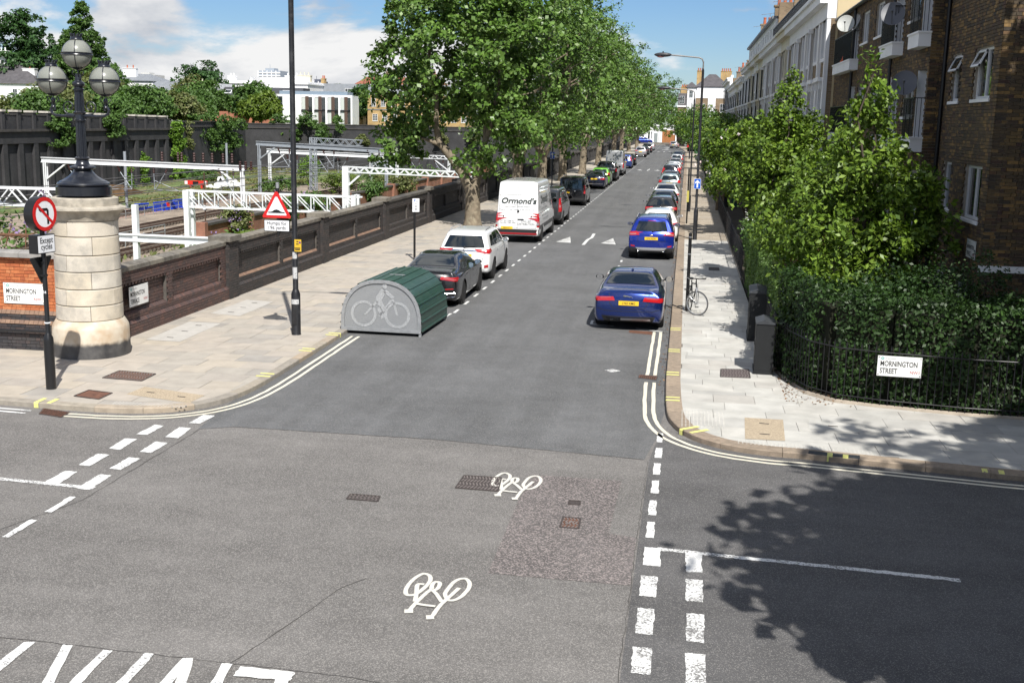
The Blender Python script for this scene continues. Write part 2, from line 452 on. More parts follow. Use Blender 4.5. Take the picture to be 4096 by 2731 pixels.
def rough_quad(q, n=9, j=0.010):
    """quad with slightly ragged ends"""
    a, b, c, d = [Vector(p) for p in q]; pts = []
    for p0, p1 in ((a, b), (b, c), (c, d), (d, a)):
        for i in range(n):
            t = i/n; p = p0.lerp(p1, t); jj = j if i else 0.004
            pts.append((p.x+random.uniform(-jj, jj), p.y+random.uniform(-jj, jj)))
    return pts
for q in DASH: sheet('painted_dash', rough_quad(q), ZM, P_WHITE, road)
for q in DASH2: sheet('painted_dash', rough_quad(q), ZM, P_WORN if q[0][1] < 13.7 and q[0][0] > -1 else P_WHITE, road)
LET = [[(-6.48,10.01),(-6.36,10.03),(-6.36,8.6),(-6.48,8.6)],[(-6.06,10.03),(-5.95,10.03),(-5.52,8.6),(-5.64,8.6)],[(-5.6,10.0),(-5.5,10.0),(-5.44,8.6),(-5.56,8.6)],[(-5.17,10.01),(-5.06,10.01),(-4.99,8.6),(-5.1,8.6)],
[(-4.74,9.97),(-4.64,9.99),(-4.2,8.6),(-4.32,8.6)],[(-4.74,9.97),(-4.64,9.99),(-4.6,8.6),(-4.74,8.6)],[(-4.32,9.94),(-4.21,9.95),(-4.0,8.6),(-4.14,8.6)],[(-4.12,9.92),(-3.55,9.9),(-3.53,9.73),(-4.1,9.71)],[(-3.68,9.73),(-3.55,9.74),(-3.5,8.9),(-3.6,8.9)]]
for i, q in enumerate(LET): sheet('painted_letter_stroke', rough_quad(q), ZM+0.0007*i, P_WHITE, road)
mb = MB(); strip(mb, wob(densify([(-0.14, 13.94), (3.52, 13.64)], 0.05), 0.008), 0.105, ZM-0.001, 0.15); mb.build('painted_line', P_WORN, road)
mb = MB(); strip(mb, wob(densify([(-14, 15.15), (-8.26, 14.71)], 0.05), 0.008), 0.11, ZM-0.001, 0.15); mb.build('painted_line', P_WORN, road)
# double yellow (pale cream) lines by both kerbs
KL = [(-60, 21.5), (-30, 19.85), (-14.0, 18.93), (-12.33, 18.82), (-10.8, 18.72), (-9.8, 18.76), (-9.05, 19.03), (-8.5, 19.65), (-8.25, 20.7), (-8.2, 22.25), (-8.25, 27.3), (-8.25, 300)]
KR = [(-0.2, 226), (-0.2, 23.5), (-0.15, 21.2), (-0.05, 20.2), (0.25, 19.35), (0.8, 18.78), (1.5, 18.52), (2.16, 18.45), (5.4, 17.95), (30, 16.4), (60, 14.6)]
def offset(pts, d):
    P = [Vector(p) for p in pts]; out = []
    for i, p in enumerate(P):
        t = (P[min(i+1, len(P)-1)]-P[max(i-1, 0)]).normalized(); out.append((p.x-t.y*d, p.y+t.x*d))
    return out
def smooth(pts, n=6):
    P = [Vector((*p, 0)) for p in pts]; out = []
    for i in range(len(P)-1):
        a, b, c, d = P[max(i-1, 0)], P[i], P[i+1], P[min(i+2, len(P)-1)]
        if (c-b).length > 4: out.append((b.x, b.y)); continue
        if (b-a).length > 3: a = b+(b-a).normalized()*-1.2
        if (d-c).length > 3: d = c+(d-c).normalized()*1.2
        for k in range(n):
            t = k/n
            q = 0.5*((2*b)+(c-a)*t+(2*a-5*b+4*c-d)*t*t+(3*b-a-3*c+d)*t**3); out.append((q.x, q.y))
    return out+[pts[-1]]
KLs, KRs = smooth(KL), smooth(KR)
def cut(pts, f): return [p for p in pts if f(p)]
for d in (-0.24, -0.41):
    p = densify(offset(KLs, d), 0.35); strip(MB(), wob(cut(p, lambda q: (q[0] > -10.9 and q[1] < 27.0)), 0.008), 0.075, ZM, 0.12).build('double_yellow_line', P_CREAM, road)
    strip(MB(), wob(cut(p, lambda q: -30 < q[0] < -11.5 and q[1] < 25), 0.008), 0.075, ZM, 0.12).build('double_yellow_line', P_WHITE, road)
    p = densify(offset(KRs, d), 0.35)
    strip(MB(), wob(cut(p, lambda q: 24.2 < q[1] < 29.6 and q[0] < 5), 0.006), 0.075, ZM, 0.12).build('double_yellow_line', P_CREAM, road)
    strip(MB(), wob(cut(p, lambda q: q[1] < 23.75 and q[0] < 30), 0.006), 0.075, ZM, 0.12).build('double_yellow_line', P_CREAM, road)
# cycle symbols
SYM = {'w1': [(-2.928,11.930),(-2.964,12.047),(-2.968,12.227),(-2.943,12.398),(-2.893,12.537),(-2.838,12.556),(-2.777,12.488),(-2.749,12.363),(-2.762,12.195),(-2.793,12.045),(-2.829,11.950),(-2.878,11.914)], 'w2': [(-2.474,11.951),(-2.499,12.051),(-2.489,12.213),(-2.465,12.382),(-2.412,12.486),(-2.341,12.500),(-2.285,12.400),(-2.262,12.259),(-2.274,12.113),(-2.309,11.966),(-2.363,11.878),(-2.424,11.866)], 'f1': [(-2.789,11.534),(-2.773,11.687),(-2.746,11.845),(-2.713,12.008),(-2.679,12.131)], 'p1': [(-2.841,11.478),(-2.746,11.500)], 'f6': [(-2.785,11.752),(-2.820,11.969),(-2.865,12.220),(-2.791,12.240)], 'f2': [(-2.679,12.131),(-2.697,12.244),(-2.683,12.330),(-2.631,12.331),(-2.609,12.244),(-2.618,12.134),(-2.659,12.090)], 'f3': [(-2.666,12.106),(-2.591,11.997),(-2.488,11.802)], 'f4': [(-2.507,11.411),(-2.500,11.550),(-2.483,11.711),(-2.448,11.878),(-2.410,12.042),(-2.370,12.219)], 'p2': [(-2.569,11.364),(-2.485,11.387)], 'f5': [(-2.757,11.693),(-2.657,11.673),(-2.532,11.664)]}
P_SYM = paint('road_paint_symbol', (0.60, 0.58, 0.52), 0.30)
for k, (dx, dy) in enumerate(((0, 0), (0.32, 4.12))):
    zz = ZM
    for nm, pts in SYM.items():
        if nm[0] == 'w': pts = smooth([pts[-1]]+pts+pts[:2], 4)[4:-4]
        elif nm[0] == 'f' and len(pts) > 3: pts = smooth(pts, 4)
        pts = [(x+dx, y+dy) for x, y in pts]; zz += 0.0006
        strip(MB(), pts, 0.052 if nm[0] != 'p' else 0.10, zz, 0.08).build('painted_cycle_stroke', P_SYM, road)
# bay lines, hump arrows and centre squiggles along the street
y = 31.0
while y < 285:
    if not (36.0 < y < 36.6): strip(MB(), [(-6.25, y), (-6.25, y+0.62)], 0.085, ZM).build('bay_dash', P_WHITE, road)
    y += 1.55 if y < 100 else 2.4
for y in (31.9, 33.4, 41.0, 42.6, 44.4): strip(MB(), [(-2.33, y), (-2.33, y+0.6)], 0.085, ZM).build('bay_dash', P_WHITE, road)
for pts, w in (([(-6.31, 30.9), (-6.36, 30.3), (-7.0, 30.25)], 0.08), ([(-2.33, 30.8), (-2.33, 30.22), (-1.7, 30.06)], 0.07), ([(-1.1, 29.86), (-0.4, 29.52)], 0.08)):
    strip(MB(), wob(densify(pts, 0.1), 0.006), w, ZM, 0.1).build('bay_line', P_WHITE, road)
sheet('worn_arrow_mark', [(-1.56,24.47),(-1.39,24.63),(-1.2,24.5),(-1.38,24.29)], ZM, P_WORN, road)
for y0 in (50.9, 133.0, 221.0):
    for xc in (-5.27, -3.25): sheet('hump_triangle', wob(densify([(xc-0.36, y0+0.2), (xc+0.33, y0-0.1), (xc+0.02, y0+2.7), (xc-0.36, y0+0.2)], 0.12)[:-1], 0.015), ZM+0.002, P_WORN, road)
    strip(MB(), [(-4.33, y0-0.7), (-4.33, y0+1.6), (-4.22, y0+2.6), (-4.27, y0+4.6)], 0.14, ZM+0.002).build('painted_centre_mark', P_WHITE, road)
    strip(MB(), wob(densify([(-8.2, y0-0.15), (-0.2, y0-0.5)], 0.3), 0.02), 0.03, 0.0075, 0.5).build('road_crack', M_CRACK, road)
for y0 in (240, 252, 264): sheet('hump_triangle', [(-5.2, y0), (-3.4, y0+1.0), (-4.2, y0+4)], ZM, P_WHITE, road)
strip(MB(), wob(densify([(-6.1, 86), (-2.4, 84)], 0.3), 0.03), 0.05, 0.0075, 0.5).build('road_crack', M_CRACK, road)
# covers in the road
M_IRON = mat('cast_iron', (0.075, 0.062, 0.058), 0.7, var=0.3, scale=40, metal=0.3, bump=0.4, bscale=90)
M_RUST = mat('rusty_iron', (0.14, 0.065, 0.042), 0.85, var=0.4, scale=14, bump=0.3, bscale=120)
def cover(pts, z, m, parent, name='manhole_cover', bars=0, frame=True, grid=0):
    q = [Vector((*p, z)) for p in pts]
    b = MB().poly([tuple(p) for p in (q if area(pts) > 0 else q[::-1])]).build(name, m, parent)
    fr = MB()
    if frame:
        for i in range(4): fr.bar(q[i]+Vector((0,0,.003)), q[(i+1) % 4]+Vector((0,0,.003)), 0.022, 0.012)
        fr.build('cover_frame', M_IRON, b)
    if bars:
        for i in range(bars):
            t = (i+0.5)/bars
            MB().bar(q[0].lerp(q[1], t)+Vector((0,0,.006)), q[3].lerp(q[2], t)+Vector((0,0,.006)), 0.020, 0.014).build('grate_bar', M_RUST, b)
    if grid:
        g = MB()
        for i in range(grid):
            for j in range(4):
                t0, s0 = (i+0.15)/grid, (j+0.12)/4; t1, s1 = (i+0.62)/grid, (j+0.88)/4
                A = lambda t, s: tuple(q[0].lerp(q[1], t).lerp(q[3].lerp(q[2], t), s)+Vector((0,0,.006)))
                k = 0.3/grid*(1 if j % 2 else -1)
                g.quad(A(t0+k, s0), A(t1+k, s0), A(t1-k, s1), A(t0-k, s1))
        g.build('tread_pattern', mat('worn_iron', (0.21, 0.18, 0.165), 0.6, var=0.3, scale=30, metal=0.3), b)
    return b
cover([(-3.13,16.42),(-2.55,16.43),(-2.5,15.79),(-3.14,15.82)], 0.006, M_IRON, road, grid=12)
cover([(-1.44,14.88),(-1.2,14.86),(-1.19,14.47),(-1.44,14.47)], 0.0075, M_RUST, road, grid=5)
cover([(-1.43,15.59),(-1.27,15.59),(-1.26,15.43),(-1.42,15.43)], 0.0075, M_IRON, road)
cover([(-4.57,15.22),(-4.13,15.21),(-4.1,14.99),(-4.56,15.01)], 0.006, M_IRON, road, grid=8)
cover([(-11.41,18.71),(-10.81,18.56),(-10.79,18.23),(-11.29,18.37)], 0.006, mat('drain_hole', (0.02, 0.018, 0.016), 0.9), road, 'drain_grate', bars=11)
cover([(-0.78,24.16),(-0.39,24.09),(-0.41,23.76),(-0.79,23.88)], 0.0075, MATS['drain_hole'], road, 'drain_grate', bars=9)
cover([(-1.26,29.55),(-0.66,29.5),(-0.65,29.03),(-1.26,29.19)], 0.0075, M_RUST, road, 'patch_cover', frame=False)
text('cover_letter', 'W', 0.17, MATS['worn_iron'], road, (-1.395, 14.60, 0.014), (1, 0, 0), (0, 1, 0), bold=0.02)
# ------------------------------------------------------------------ pavements
M_BED = mat('paving_bed', (0.16, 0.145, 0.125), 0.95, var=0.2, scale=6)
M_FLAGL = mat('york_flag', (0.45, 0.40, 0.33), 0.85, isl=[(0.40, 0.355, 0.30), (0.36, 0.33, 0.285), (0.39, 0.35, 0.295), (0.42, 0.37, 0.30), (0.31, 0.29, 0.26), (0.40, 0.355, 0.30), (0.38, 0.34, 0.29)], var=0.10, scale=3.0, speck=0.10, sscale=120, bump=0.15, bscale=150)
M_FLAGR = mat('pale_flag', (0.45, 0.44, 0.41), 0.85, isl=[(0.42, 0.41, 0.375), (0.46, 0.445, 0.405), (0.38, 0.37, 0.345), (0.43, 0.42, 0.385), (0.47, 0.46, 0.425), (0.40, 0.38, 0.345)], var=0.14, scale=2.2, speck=0.08, sscale=90, bump=0.15, bscale=120)
M_FLAGF = mat('tan_flag', (0.33, 0.28, 0.21), 0.85, isl=[(0.34, 0.285, 0.215), (0.38, 0.33, 0.26), (0.30, 0.25, 0.19), (0.36, 0.31, 0.245), (0.30, 0.265, 0.22)], var=0.12, scale=3, speck=0.1, sscale=110)
M_KERBL = mat('kerb_stone', (0.32, 0.28, 0.225), 0.85, isl=[(0.33, 0.29, 0.23), (0.27, 0.245, 0.21), (0.37, 0.30, 0.22), (0.30, 0.265, 0.22)], var=0.16, scale=7, speck=0.18, sscale=160, bump=0.3, bscale=90)
M_KERBR = mat('granite_kerb', (0.27, 0.215, 0.16), 0.85, isl=[(0.28, 0.22, 0.165), (0.25, 0.20, 0.15), (0.31, 0.245, 0.18), (0.235, 0.19, 0.145)], var=0.18, scale=9, speck=0.25, sscale=130, bump=0.4, bscale=70)
def paving(name, poly, holes, xr, rows, wmin, wmax, m, first=300):
    """bed + separate slabs in courses across the pavement; the largest in view stay single"""
    p = struct(MB().prism([(a, b) for a, b in poly], (0, 0, -0.12), (1, 0, 0), (0, 1, 0), (0, 0, 0.208)).build(name, M_BED))
    slabs = []
    for (y0, y1, mm) in rows:
        x = xr[0]-random.uniform(0, wmax)
        while x < xr[1]:
            w = random.uniform(wmin, wmax); x1 = x+w
            c = clip_rect(poly, x+0.004, x1-0.004, y0+0.004, y1-0.004)
            if len(c) > 2 and abs(area(c)) > 0.02:
                cx = sum(q[0] for q in c)/len(c); cy = sum(q[1] for q in c)/len(c)
                if not any(hx0 < cx < hx1 and hy0 < cy < hy1 for hx0, hx1, hy0, hy1 in holes): slabs.append((math.hypot(cx, cy+0.0), c, mm))
            x = x1
    slabs.sort(key=lambda s: s[0])
    rest = {}
    for i, (d, c, mm) in enumerate(slabs):
        z = 0.1+random.uniform(-0.002, 0.002)
        tx, ty = random.uniform(-0.003, 0.003), random.uniform(-0.003, 0.003)
        if area(c) < 0: c = c[::-1]
        mb = MB() if i < first else rest.setdefault(mm.name, MB())
        cx, cy = c[0]; n = len(mb.v); k = len(c)
        mb.v += [(a, b, z+tx*(a-cx)+ty*(b-cy)) for a, b in c]+[(a, b, 0.08) for a, b in c]
        mb.f.append(tuple(range(n, n+k)))
        for q in range(k): mb.f.append((n+q, n+k+q, n+k+(q+1) % k, n+(q+1) % k))
        if i < first: mb.build('flagstone', mm, p)
    for k, mb in rest.items(): tag(mb.build('far_flagstones', MATS[k], p), kind='stuff')
    return p
def rowset(y0, y1, a, b, f):
    out = []; y = y0
    while y < y1:
        d = random.uniform(a, b); out.append((y, y+d, f(y))); y += d
    return out
inner_L = offset(KLs, 0.20)
polyL = cut(inner_L, lambda q: q[0] > -40 and q[1] < 299)+[(-8.05, 299), (-13.0, 299), (-13.0, 23.2), (-40, 24.6), (-40, 20.6)]
polyL = [(x, min(y, 299)) for x, y in polyL]
polyL = [(-40, 20.6)]+[q for q in inner_L if q[0] > -39.9 and q[1] < 100]+[(-8.45, 299), (-13.02, 299), (-13.02, 23.2), (-40, 24.7)]
holesL = [] and [(-11.45, -10.5, 20.8, 21.6), (-11.2, -10.6, 19.2, 19.9), (-10.3, -8.7, 19.3, 20.3), (-12.45, -11.55, 24.8, 27.3), (-12.45, -11.55, 28.5, 31.0)]
pavL = paving('pavement_left', polyL, holesL, (-16.5, -8.3), rowset(18.6, 78, 0.56, 0.68, lambda y: M_FLAGL), 0.62, 0.95, M_FLAGL)
gardens_line = [(2.0, 299), (2.05, 40), (2.08, 25.0), (2.25, 23.8), (2.55, 22.8), (3.05, 22.2), (3.85, 21.95), (5.35, 21.65), (30, 20.2), (60, 18.4)]
inner_R = offset(KRs, 0.30)
polyR = [q for q in inner_R if q[1] < 225.9]
polyR = [(0.1, 299)]+polyR+gardens_line[::-1]
polyR = polyR[::-1]
holesR = [] and [(0.95, 1.58, 24.0, 24.85), (1.03, 1.4, 42.1, 43.0), (1.25, 1.95, 19.15, 20.6)]
pavR = paving('pavement_right', polyR, holesR, (0.0, 9.0), rowset(17.4, 22.6, 0.55, 0.66, lambda y: M_FLAGR)+rowset(22.62, 53.0, 0.42, 0.56, lambda y: M_FLAGR)+rowset(53.2, 120, 0.5, 0.7, lambda y: M_FLAGF), 0.75, 1.15, M_FLAGR)
sheet('far_paving', [(0.1, 119), (2.0, 119), (2.0, 298), (0.1, 298)], 0.1, M_FLAGF, pavR)
sheet('far_paving', [(-8.46, 77), (-8.46, 298), (-13.0, 298), (-13.0, 77)], 0.1, mat('far_york', (0.40, 0.36, 0.30), 0.9, var=0.15, scale=2), pavL)
def kerb(path, wid, lmin, lmax, m, parent, far):
    P = densify(path, 0.12); acc = []; L0 = 0.0; want = random.uniform(lmin, lmax); rest = MB(); n = 0
    def emit(pts, single):
        a = pts; b = offset(pts, wid); mb = MB() if single else rest; k = len(pts); base = len(mb.v)
        for i in range(k):
            ax, ay = a[i]; bx, by = b[i]
            mb.v += [(ax, ay, -0.02), (ax, ay, 0.088), (lerp(ax, bx, 0.06), lerp(ay, by, 0.06), 0.102), (bx, by, 0.103)]
        for i in range(k-1):
            s = base+i*4
            for j in range(3): mb.f.append((s+j, s+4+j, s+5+j, s+1+j))
        mb.f.append((base, base+1, base+2, base+3)); e = base+(k-1)*4; mb.f.append((e+3, e+2, e+1, e))
        if single: mb.build('kerbstone', m, parent)
    cur = [P[0]]
    for q in P[1:]:
        L0 += math.dist(cur[-1], q); cur.append(q)
        if L0 >= want:
            c = cur[:]
            if len(c) > 2:
                t = (Vector(c[-1])-Vector(c[-2])).normalized()*0.008; c[-1] = (c[-1][0]-t.x, c[-1][1]-t.y)
            step = [c[0]]+[p for i, p in enumerate(c[1:-1], 1) if i % 2 == 0]+[c[-1]]
            emit(step, abs(c[0][0]) < 25 and c[0][1] < far); cur = [q]; L0 = 0; want = random.uniform(lmin, lmax)
    if rest.v: tag(rest.build('far_kerbstones', m, parent), kind='stuff')
kerb([q for q in KLs if q[0] > -40 and q[1] < 22.2]+[(-8.25, 27.3), (-8.25, 290)], 0.20, 0.8, 1.15, M_KERBL, pavL, 85)
kerb([(-0.2, 225)]+[q for q in KRs if q[1] < 224 and q[0] < 40], 0.30, 0.75, 1.2, M_KERBR, pavR, 85)
# the far bend of the right pavement and the near southern pavement below the viewpoint
struct(MB().prism([(-0.2, 226), (2.0, 226), (2.0, 299), (-6, 310), (-6.3, 303), (-2.2, 285)], (0, 0, -0.1), (1, 0, 0), (0, 1, 0), (0, 0, 0.2)).build('pavement_bend', M_FLAGF))
struct(MB().prism([(-60, -14), (60, -20), (60, -1.2), (-60, 4.0)], (0, 0, -0.1), (1, 0, 0), (0, 1, 0), (0, 0, 0.2)).build('pavement_south', M_FLAGR))
# yellow kerb blips: wrap over the top and face of the kerb
def blip(pos, nrm, along, ln, parent, wid=0.085, gap=0.16):
    c, n, t = Vector((*pos, 0)), Vector((*nrm, 0)).normalized(), Vector((*along, 0)).normalized()
    for s in (-gap/2-wid/2, gap/2+wid/2):
        o = c+t*s; mb = MB(); a, b = o-t*wid/2, o+t*wid/2; z = Vector((0, 0, 1))
        mb.quad(tuple(a+z*0.106-n*0.004), tuple(b+z*0.106-n*0.004), tuple(b-n*ln+z*0.107), tuple(a-n*ln+z*0.107))
        mb.quad(tuple(a+n*0.006+z*0.004), tuple(b+n*0.006+z*0.004), tuple(b+n*0.006+z*0.09), tuple(a+n*0.006+z*0.09))
        mb.quad(tuple(a+n*0.006+z*0.09), tuple(b+n*0.006+z*0.09), tuple(b+z*0.106-n*0.006), tuple(a+z*0.106-n*0.006))
        mb.build('kerb_blip', P_YEL, parent)
for y in (29.5, 26.6, 24.05, 21.75): blip((-0.2 if y > 23 else -0.17, y), (-1, 0), (0, 1), 0.27, pavR)
blip((0.22, 19.42), (-0.75, -0.66), (0.66, -0.75), 0.4, pavR)
blip((2.66, 18.38), (-0.15, -1), (1, -0.15), 0.16, pavR); blip((4.98, 18.02), (-0.15, -1), (1, -0.15), 0.16, pavR)
MB().prism([(2.2, 18.46), (3.0, 18.335), (3.03, 18.52), (2.23, 18.65)], (0, 0, -0.01), (1, 0, 0), (0, 1, 0), (0, 0, 0.1145)).build('dark_painted_kerb', mat('dark_kerb_paint', (0.045, 0.05, 0.055), 0.8, var=0.3, scale=12), pavR)
blip((-11.46, 18.765), (0.03, -1), (1, 0.03), 0.32, pavL); blip((-8.22, 21.9), (1, 0), (0, 1), 0.3, pavL); blip((-8.24, 24.6), (1, 0), (0, 1), 0.3, pavL); blip((-8.25, 26.6), (1, 0), (0, 1), 0.3, pavL)
# covers in the pavements
M_CONC = mat('cover_concrete', (0.43, 0.41, 0.375), 0.9, var=0.08, scale=5, speck=0.08)
M_AGG = mat('exposed_aggregate', (0.38, 0.31, 0.22), 0.9, speck=0.45, sscale=55, bump=0.5, bscale=60)
M_HOLE = mat('lift_slot', (0.05, 0.045, 0.04), 0.9)
def flatcover(pts, m, parent, slots=2, name='inspection_cover', z=0.104):
    b = sheet(name, pts, z, m, parent); q = [Vector((*p, z+0.003)) for p in pts]
    for i in range(slots):
        c = q[0].lerp(q[1], 0.5).lerp(q[3].lerp(q[2], 0.5), (i+0.5)/slots) if abs((q[0]-q[3]).length) > (q[0]-q[1]).length else q[0].lerp(q[3], 0.5).lerp(q[1].lerp(q[2], 0.5), (i+0.5)/slots)
        MB().obox(tuple(c), (0.085, -0.01, 0), (0, 0.022, 0), (0, 0, 0.001)).build('lift_slot', M_HOLE, b)
    return b
flatcover([(-10.26,20.37),(-8.85,19.97),(-8.88,19.35),(-10.31,19.72)], M_AGG, pavL)
flatcover([(-12.45,27.3),(-11.58,27.28),(-11.55,24.77),(-12.41,24.79)], M_CONC, pavL, 3)
flatcover([(-12.4,31.1),(-11.54,30.95),(-11.55,28.43),(-12.46,28.65)], M_CONC, pavL, 3)
cover([(-11.4,21.56),(-10.55,21.45),(-10.53,20.79),(-11.41,20.88)], 0.106, M_RUST, pavL, grid=14)
cover([(-11.14,19.85),(-10.6,19.73),(-10.6,19.22),(-11.17,19.36)], 0.106, M_RUST, pavL)
flatcover([(1.28,20.6),(1.97,20.6),(1.89,19.16),(1.22,19.14)], M_AGG, pavR)
flatcover([(2.43,20.7),(3.24,20.6),(3.23,19.98),(2.38,20.05)], M_FLAGR, pavR, 1)
cover([(0.97,24.74),(1.57,24.85),(1.56,24.0),(0.94,23.96)], 0.106, mat('dark_plate', (0.09, 0.07, 0.07), 0.75, var=0.3, scale=20), pavR, grid=10)
cover([(1.03,42.95),(1.40,43.0),(1.39,42.15),(1.02,42.13)], 0.106, M_IRON, pavR)
# tactile dots along the dropped kerbs
def tactile(x0, x1, y0, y1, parent, skew=0.0):
    mb = MB(); x = x0
    while x < x1:
        y = y0
        while y < y1:
            yy = y+skew*(x-x0); mb.lathe([(0.017, 0.099), (0.012, 0.106)], 6, (x, yy, 0)); y += 0.067
        x += 0.067
    tag(mb.build('tactile_studs', M_FLAGR, parent), kind='stuff')
tactile(0.15, 0.95, 19.75, 20.9, pavR); tactile(1.1, 3.3, 18.85, 19.1, pavR, -0.1); tactile(-10.2, -8.8, 19.0, 19.2, pavL, 0.02)
# ================================================================== VEHICLES
def pchip(P, n):
    """monotone cubic through the rows of P (k, ...) with n steps a span"""
    P = np.asarray(P, float); k = len(P); d = P[1:]-P[:-1]; m = np.zeros_like(P)
    a, b = d[:-1], d[1:]
    with np.errstate(all='ignore'): h = np.where(a*b > 0, 2*a*b/(a+b), 0.0)
    m[1:-1] = np.nan_to_num(h); m[0] = d[0]; m[-1] = d[-1]
    out = []
    for i in range(k-1):
        for t in np.arange(n)/n:
            h00 = 2*t**3-3*t*t+1; h10 = t**3-2*t*t+t; h01 = -2*t**3+3*t*t; h11 = t**3-t*t
            out.append(h00*P[i]+h10*m[i]+h01*P[i+1]+h11*m[i+1])
    out.append(P[-1]); return np.array(out)
def sec(y, yt, zb, w, zs, wt, zt):
    deck = zt-zs < 0.18
    e = 0.02 if deck else 0.075
    ym = lerp(y, yt, 0.12)
    return [(0, y, zb), (0.86*w, y, zb), (0.965*w, y, zb+0.09), (w, y, zb+0.5*(zs-zb)), (0.985*w, ym, zs-0.07), (0.95*w if not deck else 0.93*w, lerp(y, yt, 0.2), zs),
            (wt, lerp(y, yt, 0.9), zt-e), (0.74*wt, yt, zt-0.012), (0, yt, zt)]
def car_body(st, wheels, ra, bulge=0.05, low=None):
    G = pchip([sec(*s) for s in st], 6)                       # stations x 9 x 3
    G = np.transpose(pchip(np.transpose(G, (1, 0, 2)), 4), (1, 0, 2))   # stations x J x 3
    S, J = G.shape[:2]; V = []; idx = {}
    right = np.arange(S*J).reshape(S, J); V += [tuple(p) for p in G.reshape(-1, 3)]
    left = np.zeros((S, J), int)
    for i in range(S):
        for j in range(J):
            x, y, z = G[i, j]
            if abs(x) < 1e-6: left[i, j] = right[i, j]
            else: left[i, j] = len(V); V.append((-x, y, z))
    F = []
    for i in range(S-1):
        for j in range(J-1):
            F.append((right[i, j], right[i+1, j], right[i+1, j+1], right[i, j+1]))
            F.append((left[i, j], left[i, j+1], left[i+1, j+1], left[i+1, j]))
    NX = 10
    for i, sg in ((0, -1), (S-1, 1)):                           # bulged end caps
        rows = []
        for j in range(J):
            x, y, z = G[i, j]; row = [right[i, j]]
            if abs(x) < 1e-6: row = [right[i, j]]*(NX+1)
            else:
                for q in range(1, NX):
                    u = 1-2*q/NX; V.append((x*u, y+sg*bulge*(1-u*u), z)); row.append(len(V)-1)
                row.append(left[i, j])
            rows.append(row)
        for j in range(J-1):
            for q in range(NX):
                f = [rows[j][q], rows[j+1][q], rows[j+1][q+1], rows[j][q+1]]; f = list(dict.fromkeys(f))
                if len(f) > 2: F.append(tuple(f if sg < 0 else f[::-1]))
    V = np.array(V)
    # open the wheel arches and pull their edges onto circles
    wm = max(abs(V[:, 0])); keep = []
    inside = np.zeros(len(V), bool)
    for yw in wheels:
        r = np.hypot(V[:, 1]-yw, V[:, 2]-ra*0.92)
        inside |= (r < ra) & (abs(V[:, 0]) > 0.62*wm)
    for f in F:
        if not all(inside[q] for q in f): keep.append(f)
    for yw in wheels:
        zc = ra*0.92; r = np.hypot(V[:, 1]-yw, V[:, 2]-zc)
        sel = (r < ra) & (abs(V[:, 0]) > 0.62*wm)
        k = ra/np.maximum(r[sel], 1e-3)
        V[sel, 1] = yw+(V[sel, 1]-yw)*k; V[sel, 2] = zc+(V[sel, 2]-zc)*k
    me = bpy.data.meshes.new('body'); me.from_pydata([tuple(v) for v in V], [], keep)
    me.polygons.foreach_set('use_smooth', [True]*len(me.polygons))
    try: me.set_sharp_from_angle(angle=R(50))
    except Exception: pass
    me.update()
    bvh = BVHTree.FromPolygons([tuple(v) for v in V], keep)
    return me, bvh
DIRS = {'y': Vector((0, 1, 0)), 'f': Vector((0, -1, 0)), 'r': Vector((-1, 0, 0)), 'l': Vector((1, 0, 0)), 'z': Vector((0, 0, -1))}
def to3(d, a, b):
    if d in 'yf': return Vector((a, -3 if d == 'y' else 9, b))
    if d in 'rl': return Vector((3 if d == 'r' else -3, a, b))
    return Vector((a, b, 4))
def cast(bvh, d, a, b, off):
    o = to3(d, a, b); h = bvh.ray_cast(o, DIRS[d])
    if h[0] is None:
        return None
    n = h[1] if h[1].dot(DIRS[d]) < 0 else -h[1]
    return h[0]+n*off
def patch(bvh, d, q, off=0.005, n=10, m=8, mb=None):
    """bilinear quad a,b,c,d (2D seen along direction d) draped on the body"""
    mb = mb or MB(); a, b, c, e = [Vector(p) for p in q]; base = len(mb.v); ok = True; G_ = {}
    for i in range(n+1):
        for j in range(m+1):
            p = a.lerp(b, i/n).lerp(e.lerp(c, i/n), j/m); h = cast(bvh, d, p.x, p.y, off)
            G_[i, j] = h
    ids = {}
    for k, h in G_.items():
        if h is not None: ids[k] = len(mb.v); mb.v.append(tuple(h))
    for i in range(n):
        for j in range(m):
            f = [(i, j), (i+1, j), (i+1, j+1), (i, j+1)]
            if all(k in ids for k in f):
                g = tuple(ids[k] for k in f)
                v0, v1, v2 = [Vector(mb.v[q_]) for q_ in g[:3]]
                if (v1-v0).cross(v2-v0).dot(DIRS[d]) > 0: g = g[::-1]
                mb.f.append(g)
    return mb
def seam(bvh, d, pts, w=0.012, off=0.004, mb=None):
    mb = mb or MB(); P = densify(pts, 0.05)
    for a, b in zip(P[:-1], P[1:]):
        t = (Vector(b)-Vector(a)); 
        if t.length < 1e-6: continue
        t.normalize(); n = Vector((-t.y, t.x))*w/2
        q = [cast(bvh, d, *(Vector(p)+s*n), off) for p, s in ((a, -1), (b, -1), (b, 1), (a, 1))]
        if all(q): mb.quad(*[tuple(v) for v in q])
    return mb
GLASS = mat('car_glass', (0.012, 0.016, 0.018), 0.04, spec=0.65, coat=0.6)
BLACKP = mat('black_plastic', (0.022, 0.022, 0.023), 0.55, spec=0.4)
GLOSSB = mat('gloss_black', (0.012, 0.012, 0.013), 0.12, coat=0.8)
REDL = mat('tail_lens_red', (0.42, 0.012, 0.016), 0.12, coat=0.9, spec=0.6)
CLEARL = mat('lens_clear', (0.34, 0.14, 0.14), 0.12, coat=0.9)
AMBL = mat('lens_amber', (0.6, 0.2, 0.03), 0.15, coat=0.8)
CHROME = mat('chrome', (0.75, 0.75, 0.76), 0.12, metal=1.0)
